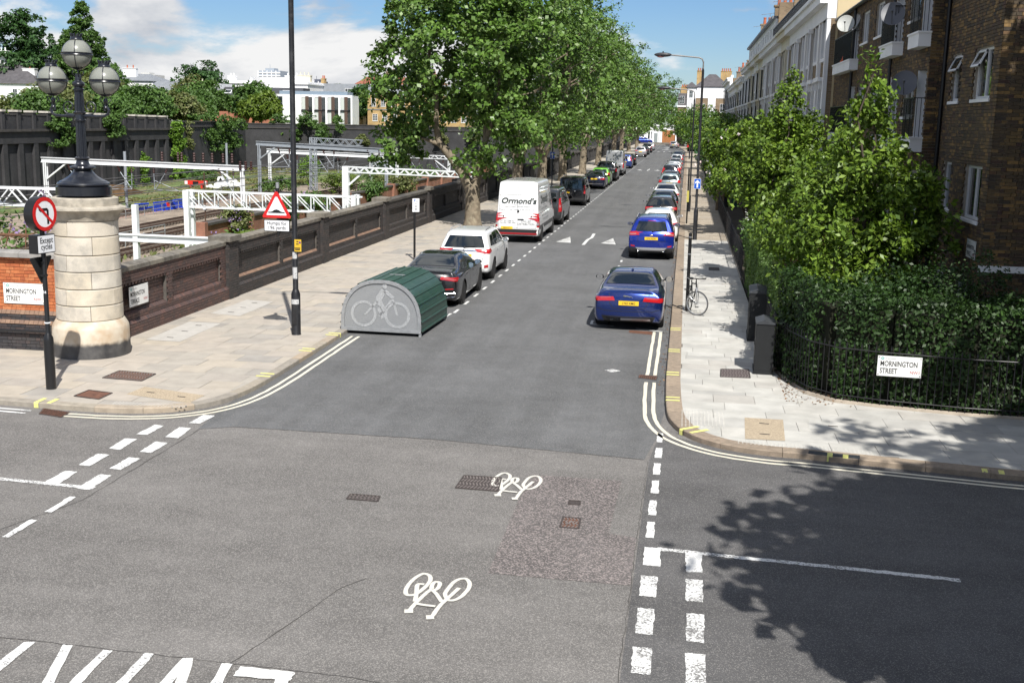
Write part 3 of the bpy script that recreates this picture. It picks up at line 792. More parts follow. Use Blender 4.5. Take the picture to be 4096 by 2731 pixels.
SILVP = mat('silver_trim', (0.48, 0.48, 0.49), 0.32, metal=0.6)
PLATEY = mat('plate_yellow', (0.82, 0.53, 0.03), 0.5)
PLATEK = mat('plate_black', (0.02, 0.02, 0.02), 0.6)
PLATEB = mat('plate_blue', (0.02, 0.07, 0.38), 0.5)
TYRE = mat('tyre_rubber', (0.022, 0.021, 0.021), 0.85)
RIMD = mat('rim_dark', (0.07, 0.07, 0.075), 0.4, metal=0.7)
RIMS = mat('rim_silver', (0.45, 0.45, 0.46), 0.35, metal=0.8)
def carpaint(name, col, metal=0.35, rough=0.3):
    return mat('paint_'+name, col, rough, metal=metal, coat=1.0, spec=0.5)
def wheel_meshes(r, w, spokes, rim):
    ty = MB().lathe([(r*0.66, -w/2), (r*0.93, -w/2), (r, -w*0.36), (r, w*0.36), (r*0.93, w/2), (r*0.66, w/2)], 28, axis='x').mesh('tyre', TYRE, True)
    mb = MB().lathe([(0.001, w*0.20), (r*0.6, w*0.10)], 24, axis='x')
    mb2 = MB().lathe([(r*0.60, w*0.40), (r*0.67, w*0.47), (r*0.68, w*0.40)], 28, axis='x')
    for k in range(spokes):
        a = 2*math.pi*k/spokes; c, s = math.cos(a), math.sin(a)
        mb2.obox((w*0.38, c*r*0.35, s*r*0.35), (w*0.05, 0, 0), (0, c*r*0.31, s*r*0.31), (0, -s*r*0.055, c*r*0.055))
    mb2.lathe([(0.001, w*0.45), (r*0.12, w*0.43), (r*0.13, w*0.3)], 14, axis='x')
    return ty, mb.mesh('brake_disc', RIMD), mb2.mesh('rim', rim)
PROTO = {}
def proto(kind):
    """parts of a vehicle kind: (name, mesh, parent index or None, location, paint?)"""
    if kind in PROTO: return PROTO[kind]
    S = SPEC[kind]; L_, w, H, zs, zb = S['L'], S['W']/2, S['H'], S['belt'], S['zb']
    st, wheels, rw = S['st'](S), S['wheels'], S.get('rw', 0.32)
    me, bvh = car_body(st, wheels, rw*1.16, S.get('bulge', 0.05))
    P = [('body', me, None, (0, 0, 0), True)]
    def add(name, mesh, par=None, loc=(0, 0, 0), paint=False): P.append((name, mesh, par, loc, paint)); return len(P)-1
    for q in S['side_glass']:
        for d in 'rl': add('side_window', patch(bvh, d, q, 0.006).mesh('side_window', GLASS, True))
    q = S['rear_glass']; add('rear_window', patch(bvh, q[0], q[1], 0.007, 14, 10).mesh('rear_window', GLASS, True))
    q = S['screen']; add('windscreen', patch(bvh, q[0], q[1], 0.006, 14, 10).mesh('windscreen', GLASS, True))
    for q in S['lights']:                                      # (dir, quad, material) mirrored in x
        d, quad, m_ = q
        for s in (1, -1):
            qq = [(x*s, z) for x, z in quad] if d in 'yz' else quad
            dd = d if d in 'yz' else ('r' if s > 0 else 'l')
            add('tail_light', patch(bvh, dd, qq, 0.010 if m_ is not CLEARL else 0.014, 12, 6).mesh('tail_light', m_, True))
    for nm, d, quad, m_, off in S.get('panels', []):
        add(nm, patch(bvh, d, quad, off, 14, 6).mesh(nm, m_, True))
    for nm, d, quad, m_, off in S.get('mpanels', []):          # mirrored side panels
        for s in (1, -1):
            qq = [(x*s, z) for x, z in quad] if d in 'yz' else quad
            add(nm, patch(bvh, d if d in 'yz' else ('r' if s > 0 else 'l'), qq, off, 16, 6).mesh(nm, m_, True))
    for d, pts in S.get('seams', []):
        for k in ('rl' if d == 's' else d):
            sm = seam(bvh, k, pts)
            if sm.v: add('panel_gap', sm.mesh('panel_gap', PLATEK))
    ty, disc, rim = wheel_meshes(rw, S.get('tw', 0.22), S.get('spokes', 5), S.get('rim', RIMS))
    arch = MB().lathe([(rw*1.17, -0.14), (rw*1.17, 0.16)], 20, axis='x').lathe([(0.02, -0.14), (rw*1.17, -0.14)], 20, axis='x').mesh('wheel_arch', PLATEK)
    for yw in wheels:
        for s in (1, -1):
            i = add('wheel', ty, None, (s*(w-0.125), yw, rw))
            add('brake_disc', disc, i, (0, 0, 0)); add('rim', rim, i, (0, 0, 0))
            add('wheel_arch', arch, None, (s*(w-0.20), yw, rw*1.16*0.92))
    mx, my, mz = S['mirror']
    for s in (1, -1):
        mb = MB().sphere((s*(mx+0.10), my, mz), 1.0, 12, 8, (0.115, 0.07, 0.075 if H < 2 else 0.14)); mb.bar((s*(mx-0.06), my, mz-0.03), (s*(mx+0.05), my, mz-0.02), 0.05, 0.035)
        i = add('wing_mirror', mb.mesh('wing_mirror', BLACKP, True), None, (0, 0, 0), S.get('mirror_paint', False))
        add('mirror_glass', MB().lathe([(0.001, 0), (0.085, 0.0)], 14, (s*(mx+0.10), my-0.068, mz), axis='y').mesh('mirror_glass', CHROME), i)
    if S.get('rails'):
        x, z, y0, y1 = S['rails']
        for s in (1, -1): add('roof_rail', MB().pipe([(s*x, y0, z-0.06), (s*x, y0+0.08, z), (s*x, (y0+y1)/2, z+0.015), (s*x, y1-0.08, z-0.02), (s*x, y1, z-0.09)], 0.018, 8).mesh('roof_rail', SILVP, True))
    for nm, mb, m_ in S.get('extra', lambda b: [])(bvh): add(nm, mb.mesh(nm, m_, True))
    pz = S['plate']
    h = cast(bvh, 'y', pz[0], pz[1], 0.0)
    i = add('number_plate', MB().box(-0.26, 0.26, -0.012, 0.02, -0.056, 0.056).mesh('number_plate', PLATEY), None, (pz[0], h.y-0.012, pz[1]))
    PROTO[kind] = (P, i, bvh); return PROTO[kind]
PAINTED = {}
def make_car(kind, paint_, label, loc, rz=0.0, plate=None, cat='car', group=None, name=None):
    P, ip, bvh = proto(kind)
    t = thing(name or SPEC[kind]['name'], label, cat, loc, rz, group); obs = []
    for i, (nm, me, par, l, pt) in enumerate(P):
        if pt:
            k = (kind, i, paint_.name)
            if k not in PAINTED:
                m2 = me.copy(); m2.materials.clear(); m2.materials.append(paint_)
                if SPEC[kind].get('lowplastic'):
                    m2.materials.append(BLACKP)
                    zl = SPEC[kind]['lowplastic']
                    for p in m2.polygons:
                        if p.center.z < zl: p.material_index = 1
                PAINTED[k] = m2
            me = PAINTED[k]
        o = link(nm, me, obs[par] if par is not None else t, l); obs.append(o)
        if nm == 'wheel' and l[0] < 0: o.rotation_euler = (0, 0, math.pi)
    if plate:
        text('plate_lettering', plate, 0.088, PLATEK, obs[ip], (0, -0.0125, -0.031), (1, 0, 0), (0, 0, 1), 'CENTER', 0.012, 0.86)
    return t, bvh
def st_saloon(S):
    L, w, H, b, zb = S['L'], S['W']/2, S['H'], S['belt'], S['zb']; d = S['deck']; k = S.get('roof', 0.62)
    return [(0.02, 0.10, zb+.16, .80*w, b-.10, .66*w, d-.05), (0.06, 0.11, zb+.07, .91*w, b-.05, .74*w, d), (0.26, 0.30, zb+.01, .975*w, b-.01, .79*w, d+.01), (0.85, 0.66, zb, w, b, .80*w, d+.04),
            (1.35, 1.50, zb, w, b+.01, k*w, H-.03), (2.0, 2.05, zb, w, b+.01, .69*w, H), (2.75, 2.62, zb, .995*w, b, .68*w, H-.04), (3.45, 3.42, zb, .985*w, b-.02, .82*w, b+.09), (L-.55, L-.55, zb, .96*w, b-.10, .82*w, b+.0),
            (L-.18, L-.2, zb+.02, .86*w, b-.25, .72*w, b-.15), (L-.02, L-.03, zb+.1, .72*w, b-.38, .6*w, b-.30)]
def st_hatch(S):
    L, w, H, b, zb = S['L'], S['W']/2, S['H'], S['belt'], S['zb']; r = S['rake']; k = S.get('roof', 0.70); wr = S.get('wrear', 0.93)
    return [(0.03, r, zb+.14, (wr-.09)*w, b-.02, (k-.10)*w, H-.10), (0.07, r+.03, zb+.06, wr*w, b-.01, (k-.06)*w, H-.06), (0.22, r+.12, zb+.01, (wr+.045)*w, b, (k-.03)*w, H-.03), (0.85, .95 if r < .6 else r+.5, zb, w, b, k*w, H-.005),
            (1.9, 1.85, zb, w, b, k*w, H), (L*.63, L*.585, zb, .995*w, b-.01, (k-.03)*w, H-.055), (L*.785, L*.765, zb, .985*w, b-.03, .80*w, b+.06), (L-.45, L-.45, zb, .96*w, b-.10, .8*w, b-.02),
            (L-.15, L-.16, zb+.02, .87*w, b-.24, .72*w, b-.15), (L-.02, L-.03, zb+.1, .74*w, b-.36, .6*w, b-.28)]
def st_van(S):
    L, w, H, b, zb = S['L'], S['W']/2, S['H'], S['belt'], S['zb']; r = S['rake']; k = S.get('roof', 0.86); hl = S.get('nose', 1.15)
    return [(0.03, r, zb+.10, .93*w, b, (k-.05)*w, H-.06), (0.06, r+.02, zb+.05, .965*w, b, (k-.02)*w, H-.02), (0.2, r+.1, zb+.01, .99*w, b, k*w, H), (1.2, 1.2, zb, w, b, k*w, H+.015), (L-hl-1.5, L-hl-1.5, zb, w, b, k*w, H),
            (L-hl-.5, L-hl-.75, zb, w, b-.02, (k-.02)*w, H-.06), (L-hl+.15, L-hl-.05, zb, .99*w, b-.06, (k-.06)*w, lerp(b, H, .72)), (L-hl+.45, L-hl+.45, zb, .98*w, b-.1, .82*w, b+.16), (L-.45, L-.45, zb, .95*w, b-.22, .8*w, b-.06), (L-.12, L-.14, zb+.03, .86*w, b-.42, .72*w, b-.28), (L-.02, L-.03, zb+.1, .76*w, b-.55, .62*w, b-.45)]
def exhaust(pts, r=0.035, y0=0.0):
    def f(bvh):
        out = []
        for x, z in pts:
            h = cast(bvh, 'y', x, z, 0.0); yy = h.y if h else 0.05
            out.append(('exhaust', MB().lathe([(r*0.7, 0.10), (r*0.78, -0.012), (r, -0.018), (r, 0.10)], 14, (x, yy, z), axis='y'), CHROME))
        return out
    return f
def jag_extra(b):
    out = exhaust([(-0.44, 0.315), (-0.31, 0.315)])(b)
    out.append(('antenna_fin', MB().sphere((0, 1.62, SPEC['jag']['H']-0.005), 1.0, 10, 8, (0.035, 0.10, 0.045)), PAINT_JAG))
    h = cast(b, 'y', 0.0, 0.905, 0.0); y = h.y-0.012
    leap = [(-0.13, 0.02), (-0.08, 0.005), (-0.03, 0.012), (0.02, 0.0), (0.07, 0.004), (0.13, -0.02), (0.08, 0.022), (0.02, 0.03), (-0.05, 0.045), (-0.10, 0.055), (-0.12, 0.04)]
    out.append(('leaping_emblem', MB().prism(leap, (-0.02, y, 0.90), (1, 0, 0), (0, 0, 1), (0, -0.008, 0)), CHROME)); return out
def cla_extra(b):
    out = []
    for s in (1, -1):
        mb = MB(); q = [cast(b, 'y', s*x, z, 0.012) for x, z in ((0.42, 0.30), (0.80, 0.33), (0.83, 0.44), (0.46, 0.42))]
        for i in range(4): 
            if q[i] and q[(i+1) % 4]: mb.tube(q[i], q[(i+1) % 4], 0.014, n=6)
        out.append(('exhaust_surround', mb, CHROME))
    return out
def kuga_extra(b): return exhaust([(-0.50, 0.40), (0.50, 0.40)], 0.05)(b)+[('rear_wiper', wiper(b, 0.05, 1.14, 0.33), BLACKP), ('badge', badge(b, 0.0, 0.985), CHROME)]
def wiper(b, x, z, l):
    mb = MB(); p = cast(b, 'y', x, z, 0.03); q = cast(b, 'y', x+l, z+0.02, 0.03)
    if p and q: mb.bar(p, q, 0.03, 0.02); mb.sphere(p, 0.035, 8, 6)
    return mb
def badge(b, x, z, r=0.045, sc=(1.5, .3, .7)):
    p = cast(b, 'y', x, z, 0.004); return MB().sphere(p, r, 12, 8, sc)
def tri_badge(b):
    p = cast(b, 'y', 0, 1.02, 0.006); mb = MB()
    for a in (90, 210, 330):
        c, s = math.cos(R(a)), math.sin(R(a)); d = (-s, c)
        mb.prism([(0, 0), (c*.035+d[0]*.02, s*.035+d[1]*.02), (c*.07, s*.07), (c*.035-d[0]*.02, s*.035-d[1]*.02)], (0, p.y, p.z), (1, 0, 0), (0, 0, 1), (0, -.008, 0))
    return [('badge', mb, CHROME), ('rear_wiper', wiper(b, 0.02, 1.13, 0.34), BLACKP)]
PAINT_JAG = carpaint('deep_blue', (0.012, 0.032, 0.17), 0.7, 0.25)
SPEC = {}
SPEC['jag'] = dict(name='saloon_car', L=4.67, W=1.85, H=1.42, belt=0.93, zb=0.20, deck=1.06, st=st_saloon, wheels=(0.98, 3.82), rw=0.34, bulge=0.09, roof=0.66,
    side_glass=[[(1.15, 1.0), (1.95, 0.985), (1.95, 1.35), (1.52, 1.335)], [(2.02, 0.985), (3.05, 0.97), (2.62, 1.31), (2.02, 1.35)]],
    rear_glass=('z', [(-0.66, 0.80), (0.66, 0.80), (0.53, 1.42), (-0.53, 1.42)]), screen=('z', [(-0.55, 2.72), (0.55, 2.72), (0.68, 3.38), (-0.68, 3.38)]),
    lights=[('y', [(0.36, 0.80), (0.86, 0.765), (0.86, 0.875), (0.40, 0.90)], REDL), ('y', [(0.46, 0.872), (0.74, 0.852), (0.74, 0.862), (0.46, 0.882)], CLEARL), ('s', [(0.06, 0.775), (0.30, 0.80), (0.22, 0.86), (0.06, 0.87)], REDL)],
    panels=[('rear_bumper', 'y', [(-0.62, 0.25), (0.62, 0.25), (0.70, 0.40), (-0.70, 0.40)], BLACKP, 0.012), ('diffuser_trim', 'y', [(-0.20, 0.285), (0.58, 0.285), (0.56, 0.345), (-0.20, 0.345)], SILVP, 0.016)],
    seams=[('y', [(-0.52, 0.98), (-0.50, 0.74), (-0.40, 0.60), (0.40, 0.60), (0.50, 0.74), (0.52, 0.98)]), ('y', [(-0.86, 0.60), (-0.6, 0.53), (0.6, 0.53), (0.86, 0.60)]), ('s', [(1.98, 0.3), (1.98, 0.98)]), ('s', [(1.15, 0.45), (1.3, 0.7), (1.12, 0.98)]), ('s', [(3.1, 0.3), (3.15, 0.96)])],
    mpanels=[('door_handle', 's', [(1.5, 0.80), (1.68, 0.80), (1.68, 0.83), (1.5, 0.83)], PAINT_JAG, 0.02), ('door_handle', 's', [(2.45, 0.80), (2.63, 0.80), (2.63, 0.83), (2.45, 0.83)], PAINT_JAG, 0.02)],
    mirror=(0.88, 2.95, 1.02), plate=(0.0, 0.745), rim=RIMS, spokes=10, extra=jag_extra)
SPEC['cla'] = dict(name='saloon_car', L=4.69, W=1.83, H=1.43, belt=0.95, zb=0.18, deck=1.05, st=st_saloon, wheels=(1.02, 3.75), rw=0.335, bulge=0.10, roof=0.64,
    side_glass=[[(1.05, 1.03), (1.9, 1.01), (1.9, 1.345), (1.50, 1.33)], [(1.97, 1.01), (3.05, 0.985), (2.62, 1.31), (1.97, 1.35)]],
    rear_glass=('z', [(-0.64, 0.78), (0.64, 0.78), (0.50, 1.45), (-0.50, 1.45)]), screen=('z', [(-0.54, 2.72), (0.54, 2.72), (0.68, 3.38), (-0.68, 3.38)]),
    lights=[('y', [(0.40, 0.83), (0.87, 0.77), (0.87, 0.88), (0.42, 0.90)], REDL), ('y', [(0.50, 0.855), (0.84, 0.81), (0.84, 0.83), (0.50, 0.875)], CLEARL), ('s', [(0.06, 0.78), (0.32, 0.83), (0.24, 0.89), (0.06, 0.88)], REDL), ('y', [(0.48, 0.53), (0.78, 0.55), (0.78, 0.58), (0.48, 0.56)], REDL)],
    panels=[('rear_bumper', 'y', [(-0.5, 0.22), (0.5, 0.22), (0.5, 0.34), (-0.5, 0.34)], GLOSSB, 0.01), ('roof_glass', 'z', [(-0.48, 1.6), (0.48, 1.6), (0.48, 2.45), (-0.48, 2.45)], GLASS, 0.004)],
    seams=[('y', [(-0.5, 1.0), (-0.44, 0.72), (0.44, 0.72), (0.5, 1.0)]), ('s', [(1.93, 0.3), (1.93, 1.0)]), ('s', [(1.15, 0.45), (1.3, 0.7), (1.05, 1.0)]), ('s', [(3.1, 0.3), (3.15, 0.97)])],
    mpanels=[('window_trim', 's', [(1.08, 1.015), (3.05, 0.965), (3.05, 0.98), (1.08, 1.03)], CHROME, 0.012), ('door_handle', 's', [(1.42, 0.82), (1.62, 0.82), (1.62, 0.85), (1.42, 0.85)], GLOSSB, 0.02), ('door_handle', 's', [(2.4, 0.82), (2.6, 0.82), (2.6, 0.85), (2.4, 0.85)], GLOSSB, 0.02)],
    mirror=(0.86, 2.92, 1.03), plate=(0.0, 0.64), rim=RIMD, spokes=5, extra=cla_extra, mirror_paint=True)
SPEC['rover'] = dict(SPEC['jag'], L=4.74, W=1.78, H=1.43, lights=[('y', [(0.50, 0.78), (0.84, 0.78), (0.84, 0.92), (0.52, 0.92)], REDL), ('s', [(0.06, 0.78), (0.30, 0.80), (0.26, 0.90), (0.06, 0.92)], REDL)],
    panels=[('rear_bumper', 'y', [(-0.7, 0.42), (0.7, 0.42), (0.7, 0.45), (-0.7, 0.45)], CHROME, 0.012)], mpanels=[], mirror=(0.85, 2.95, 1.02), plate=(0.0, 0.84), spokes=9, extra=exhaust([(0.5, 0.29)], 0.03))
SPEC['outl'] = dict(name='suv_car', L=4.70, W=1.80, H=1.68, belt=1.08, zb=0.27, rake=0.42, st=st_hatch, wheels=(0.98, 3.65), rw=0.35, bulge=0.09, roof=0.74, wrear=0.94,
    side_glass=[[(0.55, 1.16), (1.22, 1.14), (1.22, 1.50), (0.80, 1.49)], [(1.27, 1.14), (2.02, 1.125), (2.02, 1.555), (1.27, 1.53)], [(2.08, 1.125), (3.10, 1.10), (2.65, 1.52), (2.08, 1.56)]],
    rear_glass=('y', [(-0.70, 1.12), (0.70, 1.12), (0.55, 1.50), (-0.55, 1.50)]), screen=('z', [(-0.56, 2.72), (0.56, 2.72), (0.66, 3.45), (-0.66, 3.45)]),
    lights=[('y', [(0.42, 1.00), (0.86, 0.93), (0.84, 1.06), (0.36, 1.095)], REDL), ('s', [(0.05, 0.94), (0.42, 0.99), (0.40, 1.10), (0.05, 1.07)], REDL), ('y', [(0.70, 0.46), (0.83, 0.48), (0.83, 0.58), (0.70, 0.55)], REDL)],
    panels=[('tailgate_trim', 'y', [(-0.45, 1.0), (0.45, 1.0), (0.40, 1.055), (-0.40, 1.055)], CHROME, 0.011), ('rear_bumper', 'y', [(-0.62, 0.33), (0.62, 0.33), (0.62, 0.46), (-0.62, 0.46)], SILVP, 0.012)],
    seams=[('y', [(-0.66, 1.5), (-0.72, 1.1), (-0.62, 0.66), (0.62, 0.66), (0.72, 1.1)]), ('s', [(2.05, 0.36), (2.05, 1.12)]), ('s', [(1.1, 0.5), (1.28, 0.75), (1.22, 1.12)]), ('s', [(3.12, 0.36), (3.15, 1.08)])],
    mpanels=[('door_handle', 's', [(1.42, 0.93), (1.62, 0.93), (1.62, 0.965), (1.42, 0.965)], CHROME, 0.02), ('door_handle', 's', [(2.4, 0.93), (2.6, 0.93), (2.6, 0.965), (2.4, 0.965)], CHROME, 0.02), ('sill_trim', 's', [(1.45, 0.34), (3.2, 0.34), (3.2, 0.37), (1.45, 0.37)], CHROME, 0.012)],
    mirror=(0.86, 2.95, 1.16), plate=(0.02, 0.865), rim=RIMD, spokes=9, rails=(0.60, 1.70, 0.75, 2.45), extra=tri_badge, mirror_paint=True)
SPEC['kuga'] = dict(name='suv_car', L=4.52, W=1.84, H=1.69, belt=1.10, zb=0.26, rake=0.40, st=st_hatch, wheels=(0.92, 3.61), rw=0.35, bulge=0.08, roof=0.70, wrear=0.94, lowplastic=0.50,
    side_glass=[[(0.55, 1.19), (1.15, 1.17), (1.15, 1.50), (0.75, 1.48)], [(1.2, 1.16), (1.98, 1.14), (1.98, 1.56), (1.2, 1.53)], [(2.04, 1.14), (3.0, 1.12), (2.6, 1.52), (2.04, 1.57)]],
    rear_glass=('y', [(-0.64, 1.14), (0.64, 1.14), (0.52, 1.51), (-0.52, 1.51)]), screen=('z', [(-0.55, 2.65), (0.55, 2.65), (0.66, 3.35), (-0.66, 3.35)]),
    lights=[('y', [(0.46, 0.985), (0.88, 0.955), (0.87, 1.10), (0.58, 1.125)], REDL), ('y', [(0.60, 1.0), (0.86, 0.985), (0.86, 1.035), (0.60, 1.05)], CLEARL), ('s', [(0.05, 0.96), (0.35, 1.0), (0.35, 1.12), (0.05, 1.10)], REDL), ('y', [(0.64, 0.52), (0.80, 0.54), (0.80, 0.60), (0.64, 0.57)], REDL)],
    panels=[('skid_plate', 'y', [(-0.46, 0.36), (0.46, 0.36), (0.62, 0.50), (-0.62, 0.50)], SILVP, 0.014), ('high_brake_light', 'y', [(-0.16, 1.525), (0.16, 1.525), (0.16, 1.54), (-0.16, 1.54)], REDL, 0.012)],
    seams=[('y', [(-0.55, 1.12), (-0.50, 0.95), (-0.56, 0.74), (0.56, 0.74), (0.50, 0.95), (0.55, 1.12)]), ('s', [(2.01, 0.4), (2.01, 1.13)]), ('s', [(1.1, 0.5), (1.2, 0.75), (1.16, 1.15)])],
    mirror=(0.88, 2.85, 1.18), plate=(0.0, 0.86), rim=RIMS, spokes=5, rails=(0.60, 1.70, 0.65, 2.35), extra=kuga_extra, mirror_paint=True)
SPEC['rr'] = dict(SPEC['kuga'], L=4.75, W=1.98, H=1.80, belt=1.18, rake=0.28, roof=0.76, lowplastic=0, wheels=(0.95, 3.7), rw=0.37, rear_glass=('y', [(-0.72, 1.24), (0.72, 1.24), (0.64, 1.64), (-0.64, 1.64)]),
    side_glass=[[(0.40, 1.26), (1.15, 1.25), (1.15, 1.64), (0.52, 1.62)], [(1.2, 1.24), (2.05, 1.23), (2.05, 1.68), (1.2, 1.66)], [(2.1, 1.23), (3.05, 1.21), (2.7, 1.64), (2.1, 1.69)]],
    lights=[('y', [(0.76, 0.90), (0.95, 0.90), (0.93, 1.18), (0.78, 1.18)], REDL)], panels=[('rear_bumper', 'y', [(-0.8, 0.42), (0.8, 0.42), (0.8, 0.6), (-0.8, 0.6)], BLACKP, 0.012)], seams=[('s', [(2.07, 0.4), (2.07, 1.2)])],
    mirror=(0.95, 2.95, 1.26), rails=None, extra=lambda b: [], mirror_paint=True)
def golf_extra(b): return [('rear_wiper', wiper(b, 0.0, 1.0, 0.3), BLACKP), ('badge', badge(b, 0.0, 0.90, 0.05, (1, .3, 1)), CHROME)]
SPEC['golf'] = dict(name='hatchback_car', L=4.25, W=1.79, H=1.46, belt=0.95, zb=0.21, rake=0.42, st=st_hatch, wheels=(0.82, 3.42), rw=0.315, bulge=0.09, roof=0.68, wrear=0.93,
    side_glass=[[(0.72, 1.03), (1.75, 1.0), (1.75, 1.35), (0.98, 1.32)], [(1.82, 1.0), (2.85, 0.98), (2.42, 1.33), (1.82, 1.36)]],
    rear_glass=('y', [(-0.62, 0.985), (0.62, 0.985), (0.50, 1.315), (-0.50, 1.315)]), screen=('z', [(-0.53, 2.45), (0.53, 2.45), (0.66, 3.2), (-0.66, 3.2)]),
    lights=[('y', [(0.40, 0.80), (0.84, 0.77), (0.84, 0.90), (0.44, 0.935)], REDL), ('y', [(0.50, 0.83), (0.78, 0.815), (0.78, 0.85), (0.50, 0.865)], CLEARL), ('s', [(0.05, 0.78), (0.28, 0.82), (0.26, 0.92), (0.05, 0.91)], REDL)],
    panels=[('rear_bumper', 'y', [(-0.58, 0.26), (0.58, 0.26), (0.58, 0.38), (-0.58, 0.38)], BLACKP, 0.012)],
    seams=[('y', [(-0.55, 0.97), (-0.56, 0.66), (0.56, 0.66), (0.55, 0.97)]), ('s', [(1.78, 0.3), (1.78, 0.99)])], mirror=(0.86, 2.75, 1.02), plate=(0.0, 0.56), rim=RIMS, spokes=5, extra=golf_extra, mirror_paint=True)
SPEC['hatch2'] = dict(SPEC['golf'], L=4.0, W=1.72, H=1.52, belt=1.0, rake=0.36, roof=0.72, wheels=(0.72, 3.2), lights=[('y', [(0.62, 0.82), (0.82, 0.80), (0.80, 1.08), (0.64, 1.10)], REDL), ('s', [(0.05, 0.82), (0.24, 0.84), (0.24, 1.08), (0.10, 1.06)], REDL)],
    rear_glass=('y', [(-0.58, 1.05), (0.58, 1.05), (0.50, 1.37), (-0.50, 1.37)]), side_glass=[[(0.62, 1.08), (1.65, 1.05), (1.65, 1.41), (0.85, 1.38)], [(1.72, 1.05), (2.65, 1.03), (2.25, 1.38), (1.72, 1.42)]], mirror=(0.83, 2.6, 1.08), plate=(0.0, 0.72))
SPEC['estate'] = dict(SPEC['golf'], L=4.57, W=1.77, H=1.47, rake=0.34, roof=0.72, wheels=(0.95, 3.53), lights=[('y', [(0.60, 0.80), (0.84, 0.78), (0.83, 0.98), (0.64, 1.0)], REDL), ('s', [(0.05, 0.80), (0.26, 0.82), (0.22, 0.98), (0.06, 0.96)], REDL)], plate=(0.0, 0.72),
    side_glass=[[(0.48, 1.03), (1.15, 1.02), (1.15, 1.35), (0.7, 1.33)], [(1.2, 1.02), (1.98, 1.0), (1.98, 1.37), (1.2, 1.36)], [(2.05, 1.0), (3.0, 0.98), (2.6, 1.34), (2.05, 1.37)]], mirror=(0.85, 2.9, 1.02), rails=(0.58, 1.49, 0.6, 2.5))
SPEC['mpv'] = dict(SPEC['outl'], L=4.4, W=1.80, H=1.66, belt=1.02, zb=0.21, rake=0.36, wheels=(0.85, 3.5), rw=0.32, lights=[('y', [(0.68, 0.92), (0.84, 0.90), (0.74, 1.42), (0.64, 1.42)], REDL), ('s', [(0.05, 0.90), (0.24, 0.92), (0.30, 1.30), (0.22, 1.32)], REDL)], panels=[], mpanels=[], rails=(0.60, 1.68, 0.6, 2.3), rim=RIMS,
    rear_glass=('y', [(-0.62, 1.10), (0.62, 1.10), (0.54, 1.49), (-0.54, 1.49)]), plate=(0.0, 0.80), mirror=(0.86, 2.75, 1.12), extra=lambda b: [('rear_wiper', wiper(b, 0.0, 1.12, 0.3), BLACKP)])
SPEC['minivan'] = dict(name='small_van', L=4.40, W=1.80, H=1.84, belt=1.10, zb=0.24, rake=0.10, st=st_van, nose=1.0, roof=0.84, wheels=(0.78, 3.55), rw=0.32, bulge=0.03,
    side_glass=[[(0.35, 1.16), (1.30, 1.15), (1.30, 1.62), (0.42, 1.62)], [(1.36, 1.15), (2.2, 1.14), (2.2, 1.64), (1.36, 1.63)], [(2.26, 1.14), (3.2, 1.10), (2.72, 1.60), (2.26, 1.64)]],
    rear_glass=('y', [(-0.66, 1.14), (0.66, 1.14), (0.62, 1.60), (-0.62, 1.60)]), screen=('z', [(-0.6, 2.75), (0.6, 2.75), (0.66, 3.45), (-0.66, 3.45)]),
    lights=[('y', [(0.76, 0.80), (0.87, 0.80), (0.83, 1.32), (0.76, 1.32)], REDL)], panels=[('rear_bumper', 'y', [(-0.84, 0.30), (0.84, 0.30), (0.84, 0.52), (-0.84, 0.52)], BLACKP, 0.012)],
    seams=[('y', [(0.0, 0.54), (0.0, 1.72)]), ('s', [(1.33, 0.4), (1.33, 1.7)]), ('s', [(2.23, 0.4), (2.23, 1.7)])], mirror=(0.88, 3.0, 1.18), plate=(-0.42, 0.86), rim=RIMS, spokes=8, rails=(0.62, 1.90, 0.4, 2.4), extra=lambda b: [('badge', badge(b, 0.2, 0.95, 0.05, (1, .3, 1)), CHROME)])
SPEC['midvan'] = dict(SPEC['minivan'], name='panel_van', L=5.0, W=1.98, H=1.95, belt=1.18, zb=0.27, rake=0.12, nose=1.15, roof=0.82, wheels=(0.98, 3.92), rw=0.34, side_glass=[[(2.9, 1.20), (3.85, 1.16), (3.35, 1.72), (2.9, 1.76)]], rear_glass=('y', [(-0.70, 1.2), (0.70, 1.2), (0.64, 1.7), (-0.64, 1.7)]),
    lights=[('y', [(0.82, 0.72), (0.97, 0.74), (0.90, 1.45), (0.82, 1.40)], REDL), ('s', [(0.04, 0.74), (0.22, 0.80), (0.26, 1.40), (0.14, 1.44)], REDL), ('y', [(0.85, 0.95), (0.94, 0.95), (0.92, 1.08), (0.85, 1.08)], CLEARL)], panels=[('rear_bumper', 'y', [(-0.92, 0.32), (0.92, 0.32), (0.92, 0.56), (-0.92, 0.56)], BLACKP, 0.012)],
    seams=[('y', [(0.0, 0.58), (0.0, 1.8)]), ('s', [(2.85, 0.4), (2.85, 1.8)])], mirror=(0.98, 3.6, 1.28), rails=None, extra=lambda b: [])
def spr_extra(b):
    out = []
    for x, z in ((-0.92, 0.85), (0.92, 0.85), (-0.92, 1.95), (0.92, 1.95)):
        p = cast(b, 'y', x, z, 0.01)
        if p: out.append(('door_hinge', MB().obox(tuple(p), (0.05, 0, 0), (0, 0.02, 0), (0, 0, 0.04)), SILVP))
    for x, z, r in ((0.03, 1.40, 0.055), (-0.62, 1.18, 0.03), (0.62, 1.18, 0.03)):
        p = cast(b, 'y', x, z, 0.01)
        if p: out.append(('door_knob', MB().lathe([(r, 0.0), (r*0.9, -0.02), (0.001, -0.022)], 14, tuple(p), axis='y'), BLACKP))
    p = cast(b, 'y', 0.16, 1.05, 0.012); out.append(('door_handle', MB().obox(tuple(p), (0.13, 0, 0), (0, 0.012, 0), (0, 0, 0.025)), BLACKP)); return out
